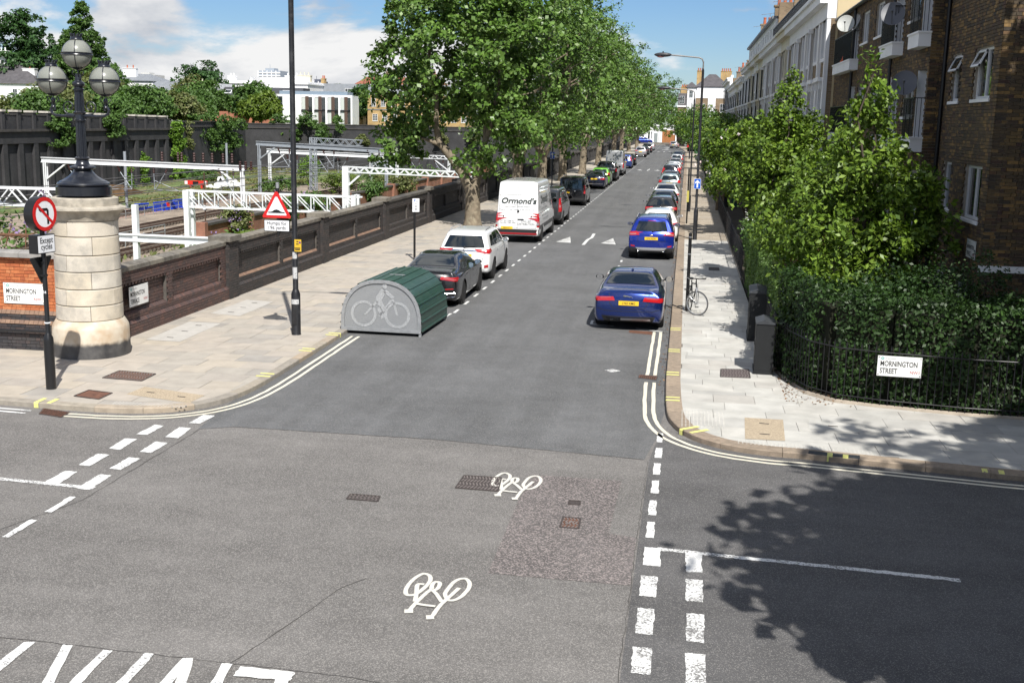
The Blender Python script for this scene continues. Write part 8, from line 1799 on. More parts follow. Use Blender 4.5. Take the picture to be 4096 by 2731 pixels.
def window(parent, o, u, n, w, h, cols=2, rows=1, rec=0.10, fr=None, bar=0.06, sill=0.0, curtain=False, name='window', opened=None, glass=None):
    """o: lower corner of the opening on the outer face"""
    o, u, n = Vector(o), Vector((*u, 0)), Vector((*n, 0)); up = Vector((0, 0, 1)); b = o-n*rec; mb = MB(); fr = fr or M_UPVC
    B_ = lambda u0, u1, v0, v1, d=0.03: mb.obox(b+u*(u0+u1)/2+up*(v0+v1)/2, u*(u1-u0)/2, n*d, up*(v1-v0)/2)
    B_(0, w, 0, bar); B_(0, w, h-bar, h); B_(0, bar, bar, h-bar); B_(w-bar, w, bar, h-bar)
    for c in range(1, cols): x = w*c/cols; B_(x-bar*0.45, x+bar*0.45, bar, h-bar, 0.026)
    for r in range(1, rows): y = h*r/rows; B_(bar, w-bar, y-bar*0.4, y+bar*0.4, 0.024)
    t = mb.build(name, fr, parent)
    for c in range(cols):
        for r in range(rows):
            cu, cv = w*(c+0.5)/cols, h*(r+0.5)/rows
            MB().obox(b-n*0.012+u*cu+up*cv, u*(w/cols/2-bar*0.3), n*0.004, up*(h/rows/2-bar*0.3)).build('pane', (glass or M_PANE) if not (curtain and (c+r) % 2 == 0) else M_CURT, t)
    if sill: MB().obox(o+u*w/2+n*(sill/2-rec/2)-up*0.04, u*(w/2+0.06), n*(sill/2+rec/2), up*0.035).build('sill', M_STUCCO, t)
    if opened is not None:                                      # top-hung casement standing open
        c = w/cols; x0 = opened*c; hh = h*0.36; a = b+n*0.04+u*(x0+c/2)+up*(h-0.04); d = (n*0.42-up*0.9).normalized()
        mb2 = MB()
        for q, r_ in ((0.0, 0.05), (hh-0.05, hh)): mb2.obox(a+d*(q+r_)/2, u*(c/2-0.02), n.cross(u).cross(u)*0 + d.cross(u)*0.018, d*(r_-q)/2)
        for s in (-1, 1): mb2.obox(a+d*hh/2+u*s*(c/2-0.045), u*0.025, d.cross(u)*0.018, d*hh/2)
        s_ = mb2.build('open_casement', fr, t); MB().obox(a+d*hh/2, u*(c/2-0.06), d.cross(u)*0.004, d*(hh/2-0.05)).build('casement_pane', M_PANE, t)
    return t
M_LB = mat('london_stock_brick', (0.2, 0.14, 0.08), 0.9, isl=[(0.092, 0.066, 0.038), (0.068, 0.050, 0.033), (0.15, 0.10, 0.044), (0.044, 0.037, 0.031), (0.11, 0.076, 0.042), (0.24, 0.15, 0.058), (0.066, 0.038, 0.031), (0.08, 0.06, 0.038)], var=0.2, scale=18, bump=0.2)
bb = thing('brick_apartment_block', 'brown brick apartment block with white balconies on the corner', 'building', (0, 0, 0))
XN, XF, Y0, YM, Y1, ZT = 6.35, 5.95, 25.5, 30.7, 50.0, 9.62
opN = [(0.60, 2.15, 6.02, 7.12), (3.5, 4.45, 6.02, 7.12), (0.60, 2.15, 3.38, 4.56), (3.5, 4.4, 3.38, 4.56), (0.9, 2.2, 0.8, 1.9), (3.5, 4.4, 0.8, 1.9), (0.6, 2.15, 8.66, 9.4), (3.5, 4.45, 8.66, 9.4)]
holes_wall(bb, (XN+0.016, Y0), (0, 1), (-1, 0), YM-Y0, 0, ZT, opN, 0.28, M_MORTARL)
MB().box(XN+0.016, XN+9, Y0+0.016, Y0+0.3, 0, ZT).build('end_wall', M_MORTARL, bb)
inop = lambda ops: (lambda u, z: any(a-0.02 < u < b+0.02 and c-0.02 < z < d+0.03 for a, b, c, d in ops))
Bk = Bricks(); near = lambda s: s
Bk.face((XN, Y0), (0, 1), (-1, 0), YM-Y0, 0.06, ZT, M_LB, bond='fle', skip=inop(opN), depth=0.034); Bk.face((XN-0.014, Y0), (1, 0), (0, -1), 2.6, 0.06, ZT, M_LB, bond='fle', phase=1, depth=0.034)
dF = [(0.2, 1.25), (4.1, 5.4), (13.0, 14.4)]; SL = [(0.02, 1.45), (3.85, 6.1), (12.7, 17.6)]; wF = [(1.75, 3.3), (7.75, 9.3), (10.75, 12.4)]
opF = [(a, b, f-0.02, f+1.72) for a, b in dF for f in (7.74, 5.12, 2.5, 0.1)]+[(a, b, f+0.55, f+1.62) for a, b in wF for f in (7.70, 5.12, 2.5, 0.1)]
holes_wall(bb, (XF+0.016, YM), (0, 1), (-1, 0), Y1-YM, 0, ZT, opF, 0.28, M_MORTARL); MB().box(XF+0.016, XN+0.3, YM-0.0, YM+0.25, 0, ZT).build('return_wall', M_MORTARL, bb)
Bk.face((XF, YM), (0, 1), (-1, 0), Y1-YM, 0.06, ZT, M_LB, bond='fle', skip=inop(opF), depth=0.034); Bk.face((XF-0.014, YM-0.015), (1, 0), (0, -1), 0.41, 0.06, ZT, M_LB, bond='fle', phase=1, depth=0.034)
Bk.emit(bb, 300, lambda c: c.length-(2.2 if c.z > 5.4 else 0)+(3 if c.z < 3 else 0))
MB().box(XN-0.05, XN+3, Y0-0.06, Y0+0.02, 2.36, 2.50).build('stone_band', M_STUCCO, bb)
for i, (a, b, c, d) in enumerate(opN): window(bb, (XN, Y0+a, c), (0, 1), (-1, 0), b-a, d-c, 2 if b-a > 1.2 else 1, 1, sill=0.05, curtain=False, opened=(1 if b-a > 1.2 else 0) if c > 5 and c < 8 else None)
for i, (a, b) in enumerate(wF):
    for j, f in enumerate((7.70, 5.12, 2.5, 0.1)): window(bb, (XF, YM+a, f+0.55), (0, 1), (-1, 0), b-a, 1.07, 3 if j == 0 else 2, 1, sill=0.05, curtain=(i+j) % 3 == 0, opened=1 if (i, j) == (0, 1) else None)
for i, (a, b) in enumerate(dF):
    p, q = YM+SL[i][0], YM+SL[i][1]
    for j, f in enumerate((7.74, 5.12, 2.5)):
        window(bb, (XF, YM+a, f), (0, 1), (-1, 0), b-a, 1.70, 2, 1, rec=0.2, name='balcony_door', opened=1 if (i, j) == (2, 0) else None)
        MB().box(XF-0.03, XF+0.19, YM+b-0.04, YM+b-0.001, f, f+1.72).build('white_reveal', M_UPVC, bb)
        s = MB().box(XF-0.32, XF-0.001, p, q, f-0.36, f-0.03).build('balcony_slab', M_STUCCO, bb); MB().box(XF-0.35, XF-0.0, p-0.03, q+0.03, f-0.03, f+0.02).build('slab_edge', M_STUCCO, s)
        r = MB().box(XF-0.31, XF-0.28, p, q, f+0.98, f+1.01).build('balcony_railing', M_DPIPE, bb)
        for y in np.arange(p+0.02, q, 0.115): MB().box(XF-0.302, XF-0.288, y-0.007, y+0.007, f+0.02, f+0.98).build('railing_bar', M_DPIPE, r)
        for y in (p+0.02, q-0.02):
            MB().box(XF-0.29, XF-0.02, y-0.012, y+0.012, f+0.98, f+1.005).build('side_rail', M_DPIPE, r)
            for x in np.arange(XF-0.22, XF-0.03, 0.1): MB().box(x-0.007, x+0.007, y-0.007, y+0.007, f+0.02, f+0.98).build('railing_bar', M_DPIPE, r)
for x, y in ((XN-0.07, YM-0.12), (XF-0.07, YM+13.9), (XF-0.05, YM+5.6)): MB().tube((x, y, 0), (x, y, ZT), 0.05, n=8).build('drainpipe', M_DPIPE, bb)
MB().pipe([(XF-0.12, YM, ZT+0.03), (XF-0.12, Y1-0.1, ZT+0.03)], 0.07, 8).build('gutter', M_DPIPE, bb); MB().pipe([(XN-0.12, Y0-0.1, ZT+0.03), (XN-0.12, YM, ZT+0.03)], 0.07, 8).build('gutter', M_DPIPE, bb)
MB().prism([(-0.15, ZT), (8, ZT), (4, ZT+2.4)], (XF, Y0, 0), X_, Z_, (0, Y1-Y0-0.05, 0)).build('roof', M_SLATE, bb)
nameplate('white street name plate reading MORNINGTON TERRACE on the brown brick corner block', (XN-0.03, 26.33, 2.76), (0, -1, 0), (0, 0, 1), 0.82, 0.40, 'MORNINGTON', 'TERRACE', 0.97)
nameplate('white street name plate reading MORNINGTON STREET on the railing of the dark hedge', (4.18, 21.95, 0.92), (1, -0.08, 0), (0, 0, 1), 0.80, 0.39, 'MORNINGTON', 'STREET', 1.1)
M_DISHG = mat('dish_grey', (0.13, 0.135, 0.15), 0.5); M_DISHW = mat('dish_pale', (0.36, 0.37, 0.35), 0.5)
def dish(label, o, m, aim, r=0.42):
    t = thing('satellite_dish', label, 'satellite dish', o, 0.0, 'satellite dishes'); a = Vector(aim).normalized(); rr = a.cross(Vector((0, 0, 1))).normalized(); uu = rr.cross(a); mb = MB(); n = 24
    for k, (q, d) in enumerate(((0.0, 0.0), (0.5, 0.02), (0.85, 0.055), (1.0, 0.085))):
        for i in range(n): th = 2*math.pi*i/n; mb.v.append(tuple(rr*(q*r*math.cos(th))+uu*(q*r*1.08*math.sin(th))+a*d*(r/0.42)))
    for k in range(3):
        for i in range(n): mb.f.append((k*n+i, k*n+(i+1) % n, (k+1)*n+(i+1) % n, (k+1)*n+i))
    mb.build('bowl', m, t, True); MB().tube(uu*(-r), a*0.40-uu*0.12, 0.012, n=6).build('feed_arm', m, t); MB().tube(a*0.36-uu*0.12, a*0.46-uu*0.10, 0.03, n=8).build('receiver', m, t); MB().pipe([(0, 0, 0), tuple(-a*0.12), tuple(Vector((0.45, 0.1, -0.1)))], 0.02, 6).build('bracket', m, t)
AIM = (-0.2, -0.85, 0.35)
dish('pale satellite dish on the last top floor balcony', (XF-0.55, YM+12.6, 8.95), M_DISHW, AIM, 0.30); dish('dark satellite dish over the middle top floor balcony', (XF-0.36, YM+3.9, 8.5), M_DISHG, AIM, 0.33); dish('grey satellite dish before the nearest lower balcony door', (XF-0.36, YM+1.2, 6.5), M_DISHG, AIM, 0.32); dish('edge-on dark satellite dish between the lower windows', (XF-0.30, YM+6.6, 6.5), M_DISHG, (-0.95, 0.1, 0.3), 0.32)
cn = thing('traffic_cone', 'orange traffic cone standing on the last top floor balcony', 'traffic cone', (XF-0.16, YM+14.9, 7.77)); MB().lathe([(0.17, 0.03), (0.03, 0.72), (0, 0.72)], 16).build('cone', mat('cone_orange', (0.62, 0.09, 0.02), 0.5), cn, True); MB().box(-0.2, 0.2, -0.2, 0.2, 0, 0.035).build('cone_base', MATS['cone_orange'], cn)
# ---- white stucco terrace
XT = 5.65
def chimney(parent, x, y, z, w, d, h, pots, m, axis='x', pot=None):
    c = MB().box(x-w/2, x+w/2, y-d/2, y+d/2, z, z+h).build('chimney', m, parent); MB().box(x-w/2-0.08, x+w/2+0.08, y-d/2-0.08, y+d/2+0.08, z+h, z+h+0.14).build('chimney_cap', m, c)
    for i in range(pots):
        f = (i+0.5)/pots-0.5; q = (x+f*w*0.9, y) if axis == 'x' else (x, y+f*d*0.9); MB().lathe([(0.15, 0), (0.12, 0.5), (0.14, 0.52), (0.14, 0.62), (0, 0.62)], 10, (q[0], q[1], z+h+0.14)).build('chimney_pot', pot or M_TERRA, c, True)
    return c
def house(label, y, w, m, style, zc=10.9, far=False):
    t = thing('terrace_house', label, 'house', (0, y, 0), 0.0, 'white stucco terrace houses'); bm = M_LBRICK; n = (-1, 0); u = (0, 1); g = 0.0
    wins = [(w*0.10, w*0.34), (w*0.56, w*0.80)] if style != 'C' else [(w*0.12, w*0.36), (w*0.58, w*0.82)]
    ops = []
    for a, b in wins: ops += [(a+0.25, b-0.05, 8.25, 9.75), (a+0.2, b, 5.1, 7.0), (a+0.2, b, 1.9, 4.1)]
    holes_wall(t, (XT, 0), u, n, w, 0, zc-1.15, ops, 0.3, bm if style == 'A' else m, 'front_wall')
    if style == 'A': MB().box(XT-0.03, XT, 0.0, w, 0.0, 4.7).build('rusticated_base', m, t) if False else None
    for a, b in wins:
        for (c, d, e, f) in ((a+0.25, b-0.05, 8.25, 9.75), (a+0.2, b, 5.1, 7.0), (a+0.2, b, 1.9, 4.1)):
            wd = window(t, (XT, c, e), u, n, d-c, f-e, 1, 2, rec=0.16, bar=0.05, name='sash_window', fr=M_UPVC)
            k = 0.17
            for (p, q, r, s) in ((c-k, c, e-0.06, f+k), (d, d+k, e-0.06, f+k), (c, d, f, f+k), (c-k-0.06, d+k+0.06, e-0.20, e-0.06)): MB().box(XT-0.13, XT-0.002, p, q, r, s).build('window_surround', m, wd)
            if e < 6: MB().box(XT-0.34, XT-0.002, c-k-0.12, d+k+0.12, f+k+0.05, f+k+0.22).build('window_hood', m, wd)
            if 4.5 < e < 6:
                for p in (c-k, d+k-0.1): MB().box(XT-0.26, XT-0.132, p, p+0.1, f-0.1, f+k+0.05).build('hood_bracket', m, wd)
    for p in (0.0, w*0.46): MB().box(XT-0.16, XT-0.003, p+0.02, p+0.34, 0, zc-1.15).build('pilaster', m, t)
    MB().box(XT-0.18, XT+0.2, 0.003, w-0.003, zc-1.15, zc-0.55).build('frieze', m, t); MB().box(XT-0.5, XT+0.2, 0.003, w-0.003, zc-0.55, zc-0.22).build('cornice', m, t); MB().box(XT-0.62, XT+0.2, 0.003, w-0.003, zc-0.22, zc-0.06).build('cornice_lip', m, t)
    MB().box(XT-0.2, XT-0.002, 0.003, w-0.003, 4.55, 4.80).build('string_course', m, t)
    MB().tube((XT-0.2, w-0.12, 0), (XT-0.2, w-0.12, zc-1.2), 0.055, n=8).build('drainpipe', M_UPVC if style == 'A' else M_DPIPE, t); MB().box(XT-0.34, XT-0.1, w-0.26, w+0.0, zc-1.35, zc-1.15).build('rainwater_head', m, t)
    MB().box(XT+0.25, XT+9, 0.003, w-0.003, 0.0, zc-0.1).build('rear_mass', M_LBRICK, t)
    if style == 'A':
        MB().box(XT-0.05, XT+0.25, 0.003, w-0.003, zc-0.06, zc+0.25).build('parapet', m, t)
        r = MB().box(XT+0.05, XT+0.09, 0, w, zc+1.15, zc+1.2).build('iron_balustrade', M_DPIPE, t)
        if not far and y > 53:
            for q in np.arange(0.05, w, 0.13): MB().box(XT+0.06, XT+0.08, q, q+0.022, zc+0.25, zc+1.15).build('baluster', M_DPIPE, r)
    elif style == 'B':
        holes_wall(t, (XT+0.2, 0), u, n, w, zc-0.06, zc+1.95, [(w*0.14, w*0.34, zc+0.35, zc+1.55), (w*0.60, w*0.80, zc+0.35, zc+1.55)], 0.3, M_STUCCO, 'attic_wall')
        for a in (0.14, 0.60): window(t, (XT+0.2, w*a, zc+0.35), u, n, w*0.2, 1.2, 2, 2, rec=0.1, bar=0.05, name='attic_window')
        MB().box(XT-0.05, XT+0.5, 0.003, w-0.003, zc+1.95, zc+2.15).build('attic_cornice', M_LEAD, t); MB().box(XT+0.3, XT+8, 0.003, w-0.003, zc-0.06, zc+2.1).build('attic_mass', M_LBRICK, t)
    else: MB().box(XT-0.05, XT+0.25, 0.003, w-0.003, zc-0.06, zc+0.3).build('parapet', m, t)
    return t
y = 50.05; W_ = 6.0; i = 0; order = ['first', 'second', 'third', 'fourth', 'fifth', 'sixth', 'seventh', 'eighth', 'ninth', 'tenth', 'eleventh', 'twelfth', 'thirteenth', 'fourteenth', 'fifteenth', 'sixteenth', 'seventeenth', 'eighteenth', 'nineteenth', 'twentieth', 'twenty-first', 'twenty-second', 'twenty-third']
while y < 186:
    st = 'A' if y < 85 else 'B' if y < 121 else 'C'; m = M_CREAM if i in (3, 7, 9, 14) else M_STUCCO
    hz = house('%s stucco terrace house counted from the brick block%s' % (order[i], {'A': ', with iron roof balustrade', 'B': ', with attic storey', 'C': ', with plain parapet'}[st]), y, W_, m, st, 10.9 if st != 'C' else 10.3 if y < 160 else 11.8, y > 100)
    if i == 0: MB().box(XT+0.2, XT+9, -0.04, 0.0, 0.0, 13.6).build('rendered_end_wall', mat('cream_render', (0.56, 0.46, 0.28), 0.8, var=0.08, scale=0.8), hz); MB().box(XT+0.5, XT+9, 0.005, 0.35, 10.8, 13.5).build('party_wall', M_CREAM, hz)
    if i in (3, 5, 8, 11, 13, 15, 18, 20): chimney(hz, XT+1.9, 0.0, (10.8 if st != 'B' else 12.9), 2.0, 0.7, 1.9 if i != 5 else 3.4, 4, M_LBRICK)
    if i == 5: MB().box(XT+0.35, XT+6.5, 5.2, 5.7, 10.8, 13.9).build('brick_party_wall', M_LBRICK, hz)
    y += W_; i += 1
def aerial(label, x, y, z):
    t = thing('tv_aerial', label, 'aerial', (x, y, z), 0.0, 'roof aerials'); M = mat('aerial_metal', (0.25, 0.25, 0.26), 0.5)
    MB().tube((0, 0, 0), (0, 0, 1.4), 0.02, n=5).build('mast', M, t); MB().tube((-0.7, 0.2, 1.3), (0.6, -0.1, 1.45), 0.015, n=5).build('boom', M, t)
    for k in range(6): q = -0.6+k*0.22; MB().tube((q, -0.3+0.1, 1.33+k*0.02), (q, 0.3, 1.33+k*0.02), 0.01, n=4).build('element', M, t)
for lb, x, y, z in (('roof aerial above the attic houses nearest the gap', 6.4, 88, 12.9), ('roof aerial in the middle of the attic houses', 6.2, 98, 12.9), ('roof aerial at the far end of the attic houses', 6.2, 110, 12.9), ('roof aerial above the plain parapet houses', 6.4, 140, 10.5), ('roof aerial above the far chimneys', 6.8, 168, 12.0)): aerial(lb, x, y, z)
# ---- houses closing the street
def gable_house(label, x0, x1, y, d, zb, ze, zr, m, roof, name='house', hip=1.5, group='background houses'):
    t = thing(name, label, 'house', ((x0+x1)/2, y, zb), 0.0, group); w = x1-x0
    MB().box(-w/2, w/2, 0, d, 0, ze-zb).build('walls', m, t)
    mb = MB(); e = 0.35; a = [(-w/2-e, -e), (w/2+e, -e), (w/2+e, d+e), (-w/2-e, d+e)]; h0, h1 = ze-zb, zr-zb
    mb.v = [(x, q, h0) for x, q in a]+[(-w/2+hip, d/2, h1), (w/2-hip, d/2, h1)]; mb.f = [(0, 1, 5, 4), (1, 2, 5), (2, 3, 4, 5), (3, 0, 4), (3, 2, 1, 0)]; mb.build('roof', roof, t); return t
def wins_y(t, x0, xs, zs, w, h, cols=2, rows=2, sill=0.08, name='sash_window', y=0.0, **kw):
    for x in xs:
        for z in zs: window(t, (x0+x, y, z), (1, 0), (0, -1), w, h, cols, rows, rec=-0.03, sill=sill, name=name, **kw)
t = gable_house('brick and white end house with slate roof and tall chimneys closing the street', 1.6, 9.2, 283, 10, 0, 14.2, 17.3, M_LBRICK, M_SLATE, hip=3.0)
MB().box(-3.85, 3.85, -0.06, 0, 11.5, 14.15).build('white_frieze', M_STUCCO, t); MB().box(-0.9, 0.9, -0.12, -0.0, 0, 11.5).build('white_quoins', M_STUCCO, t); wins_y(t, 0, (-2.6, 2.0), (8.2, 4.6), 1.1, 2.0); chimney(t, -3.0, 3, 13.5, 1.6, 1.0, 4.4, 3, M_YBRICK); chimney(t, 3.2, 4, 14.5, 2.6, 1.0, 3.4, 5, M_YBRICK)
t = gable_house('white gabled house with drainpipe beside the brick end house', -0.6, 1.5, 279, 8, 0, 13.9, 15.2, M_STUCCO, M_SLATE, hip=0.9); wins_y(t, 0, (-0.5,), (11.5, 7.4), 0.9, 1.6); MB().tube((-1.0, -0.1, 0), (-1.0, -0.1, 13.6), 0.07).build('drainpipe', M_DPIPE, t)
t = thing('mansard_house', 'dark mansard house with two white dormers at the street end', 'house', (-0.1, 296, 0)); MB().box(-2.6, 2.2, 0, 9, 0, 9.6).build('walls', M_LBRICK, t); MB().prism([(0, 9.6), (9, 9.6), (8.2, 12.9), (0.8, 12.9)], (-2.6, 0, 0), (0, 1, 0), (0, 0, 1), (4.8, 0, 0)).build('roof', M_SLATE, t); MB().box(-2.8, 2.3, -0.2, 0.4, 9.5, 9.9).build('white_cornice', M_STUCCO, t)
for x in (-2.2, 0.6): window(t, (x, 0.15, 10.3), (1, 0), (0, -1), 1.15, 1.9, 2, 3, rec=-0.05, name='dormer_window')
wins_y(t, 0, (-2.0, 0.6), (6.4, 3.0), 1.1, 1.9); chimney(t, -0.6, 4, 12.8, 3.0, 0.9, 1.6, 6, M_YBRICK)
t = thing('white_end_house', 'white rendered house with wooden garage gates at the end of the street', 'house', (-7, 333, 0)); MB().box(-9, 9, 0, 8, 0, 4.6).build('walls', M_STUCCO, t); MB().box(-9.3, 9.3, -0.3, 8, 4.6, 5.0).build('parapet', M_STUCCO, t)
for k in range(6): MB().box(-0.1+k*0.62, 0.5+k*0.62, -0.08, 0.0, 0, 3.5).build('gate_board', mat('gate_wood', (0.36, 0.15, 0.055), 0.6, isl=[(0.36, 0.15, 0.055), (0.30, 0.12, 0.045), (0.40, 0.18, 0.07)], var=0.12, scale=2), t)
wins_y(t, 0, (-6.5, -4.2), (0.9,), 1.3, 2.2); MB().box(-2.4, -1.4, -0.06, 0, 0, 2.6).build('door', mat('door_grey', (0.25, 0.28, 0.28), 0.5), t); MB().box(4.6, 5.6, -0.06, 0, 0, 2.4).build('blue_door', mat('door_blue', (0.02, 0.05, 0.25), 0.5), t)
for x in (-6.9, -3.4, -0.8): MB().prism([(-0.3, 0), (0.3, 0), (0.15, 3.2), (-0.15, 3.2)], (x, -0.35, 0), X_, Z_, (0, 0.34, 0)).build('buttress', M_STUCCO, t)
t = thing('speed_sign', 'white twenty mile zone sign on a post at the bend', 'road sign', (-3.0, 285, 0.1)); MB().tube((0, 0, 0), (0, 0, 3.6), 0.06, n=8).build('post', M_POST, t); MB().box(-0.5, 0.5, -0.1, -0.07, 2.6, 4.0).build('sign_face', M_SIGNW, t); disc(Vector((0, -0.11, 3.45)), 0.42, Vector((0, -1, 0)), 0.01, M_SIGNR, 'red_ring', t, 24, 0.33); text('lettering', '20', 0.46, M_SIGNK, t, (0, -0.112, 3.29), X_, Z_, 'CENTER', 0.03)
t = thing('post_box', 'red pillar post box at the bend of the pavement', 'post box', (0.2, 268, 0.1)); MB().lathe([(0.28, 0), (0.28, 0.1), (0.24, 0.14), (0.24, 1.35), (0.29, 1.38), (0.29, 1.45), (0.2, 1.55), (0, 1.6)], 18).build('pillar', mat('post_red', (0.5, 0.02, 0.02), 0.4), t, True); MB().box(-0.12, 0.12, -0.26, -0.22, 1.2, 1.26).build('slot', M_SIGNK, t)
# ---- bins, gate pillars and low walls along the gardens
M_BING = mat('bin_green', (0.03, 0.14, 0.11), 0.5); M_BINK = mat('bin_black', (0.02, 0.02, 0.022), 0.5)
def wbin(label, x, y, m, h=1.05):
    t = thing('wheelie_bin', label, 'bin', (x, y, 0.08), R(random.uniform(-8, 8)), 'wheelie bins'); mb = MB(); a, b = 0.23, 0.28
    mb.v = [(-a, -a, 0.06), (a, -a, 0.06), (a, a, 0.06), (-a, a, 0.06), (-b, -b, h-0.1), (b, -b, h-0.1), (b, b, h-0.1), (-b, b, h-0.1)]; mb.f = [(3, 2, 1, 0), (4, 5, 6, 7), (0, 1, 5, 4), (1, 2, 6, 5), (2, 3, 7, 6), (3, 0, 4, 7)]; mb.build('bin_body', m, t)
    MB().prism([(-b-0.03, h-0.1), (b+0.05, h-0.1), (b+0.03, h-0.04), (0, h), (-b-0.03, h-0.03)], (-b-0.02, 0, 0), (0, 1, 0), Z_, (2*b+0.04, 0, 0)).build('lid', m, t); MB().tube((-b, b+0.06, h-0.06), (b, b+0.06, h-0.06), 0.015, n=6).build('handle', m, t)
    for s in (-1, 1): MB().lathe([(0.09, -0.02), (0.09, 0.02)], 12, (s*0.22, a+0.02, 0.09), axis='x').build('wheel', M_SIGNK, t)
wbin('black wheelie bin behind the garden brick pier', 2.6, 75, M_BINK); wbin('green wheelie bin beside the black one', 3.25, 75.4, M_BING); wbin('green wheelie bin behind the spiked railing', 2.7, 88, M_BING); wbin('pale green bin near the white gate pillars', 3.2, 92, M_BING, 1.2); wbin('green wheelie bin on the far pavement', 1.7, 210, M_BING); wbin('second green wheelie bin on the far pavement', 1.75, 216, M_BING)
for i, y in enumerate((96.0, 104.0, 113.0)):
    t = thing('gate_pillar', ('white gate pillar nearest along the gardens', 'middle white gate pillar along the gardens', 'farthest white gate pillar along the gardens')[i], 'pillar', (2.3, y, 0.08), 0, 'white gate pillars'); MB().box(-0.28, 0.28, -0.28, 0.28, 0, 1.75).build('shaft', M_STUCCO, t); MB().box(-0.36, 0.36, -0.36, 0.36, 1.75, 1.9).build('cap', M_STUCCO, t); MB().lathe([(0.28, 1.9), (0.05, 2.05), (0, 2.05)], 4).build('cap_peak', M_STUCCO, t); MB().box(-0.14, 0.14, 0.29, 7.4, 0, 0.9).build('low_wall', M_STUCCO, t)
t = thing('brick_pier', 'brown brick garden pier before the bins', 'pillar', (2.2, 72.6, 0.08)); MB().box(-0.25, 0.25, -0.25, 0.25, 0, 1.35).build('shaft', M_LBRICK, t); MB().lathe([(0.40, 1.35), (0.36, 1.45), (0.1, 1.62), (0, 1.62)], 4, a0=R(45), a1=R(405)).build('cap', M_TERRA, t)
# ---- far side of the railway
UG = 3.4
t = gable_house('white house with a big slate roof and white chimneys at the left edge', -160, -128.5, 216, 12, UG, 10.6, 16.6, M_STUCCO, M_SLATE, hip=9); chimney(t, 6.0, 4, 9.5, 2.0, 1.0, 4.2, 2, M_STUCCO, pot=M_STUCCO); chimney(t, 12.2, 3, 6.6, 2.6, 1.2, 3.6, 1, M_STUCCO); wins_y(t, 0, (10, 13), (4.6,), 1.0, 1.6); chimney(t, 17.5, 6, 5.6, 3.0, 1.2, 3.8, 2, M_STUCCO)
t = gable_house('white stucco villa half hidden behind the olive tree', -121, -112, 232, 10, UG, 12.0, 13.6, M_STUCCO, M_LEAD, hip=3); chimney(t, -2, 3, 9, 3, 1, 2.2, 2, M_STUCCO); wins_y(t, 0, (-3, 0, 3), (5.5,), 1.0, 1.7)
t = gable_house('house with grey mansard roof and twin cream chimneys', -112, -101.5, 226, 10, UG, 8.6, 12.0, M_STUCCO, M_LEAD, hip=1.4); window(t, (-1.2, 0.6, 6.1), (1, 0), (0, -1), 1.0, 1.3, 2, 2, rec=0.05, name='dormer_window'); chimney(t, 5.6, 2, 4.5, 0.9, 0.9, 4.5, 1, M_CREAM, pot=M_CREAM); chimney(t, 7.2, 2.6, 4.5, 0.9, 0.9, 3.9, 1, M_CREAM, pot=M_CREAM)
t = thing('white_villa', 'large white stucco villa with curved bow and parapet', 'house', (-89, 240, UG), 0, 'background houses'); MB().box(-11.2, 8.2, 0, 12, 0, 9.2).build('walls', M_STUCCO, t); MB().box(-11.4, 8.4, -0.25, 12, 8.6, 8.9).build('cornice', M_STUCCO, t); MB().lathe([(7.0, 0), (7.0, 10.0), (0, 10.0)], 40, (0.5, 5.5, 0)).build('curved_bow', M_STUCCO, t, True)
for x in (-10.4, -8.4, -6.6): window(t, (x, 0, 5.2), (1, 0), (0, -1), 0.9, 2.0, 1, 2, rec=-0.02)
chimney(t, -9.5, 2, 9.2, 1.6, 1.2, 0.9, 2, M_STUCCO, pot=M_STUCCO); chimney(t, 6.5, 3, 9.2, 3.0, 1.2, 1.3, 3, M_CREAM, pot=M_CREAM); chimney(t, 2, 8, 9.9, 3.0, 1.2, 0.6, 4, M_STUCCO, pot=M_STUCCO)
t = thing('brick_extension', 'red brick extension with dark slate roof and skylights before the villa', 'house', (-87.5, 226, UG), 0, 'background houses'); MB().box(-8.5, 8.8, 0, 8, 0, 4.6).build('walls', brickmat('extension_brick', (0.40, 0.14, 0.07), (0.33, 0.11, 0.06), (0.3, 0.22, 0.18)), t); MB().prism([(0, 4.6), (8, 4.6), (8, 7.6), (4, 7.6)], (-7.8, 0, 0), (0, 1, 0), Z_, (17, 0, 0)).build('roof', mat('dark_slate', (0.05, 0.052, 0.058), 0.6), t); MB().box(-9.0, -7.9, -0.3, 8.3, 0, 8.2).build('white_end', M_STUCCO, t)
for x in (-6.5, -2.6, 5.8): MB().obox((x, 2.6, 6.62), (0.75, 0, 0), (0, 0.5, 0.375), (0, -0.05, 0.07)).build('skylight', M_UPVC, t); MB().obox((x, 2.56, 6.71), (0.6, 0, 0), (0, 0.38, 0.285), (0, -0.01, 0.014)).build('skylight_pane', M_PANE, t)
MB().lathe([(2.6, 4.0), (0.1, 5.8), (0, 5.8)], 4, (-2.0, -1.8, 0), a0=R(45), a1=R(405)).build('glass_lantern', M_LEAD, t); MB().box(-9.5, -2.0, -6, -4, -2, 2.6).build('outbuilding', MATS['extension_brick'], t)
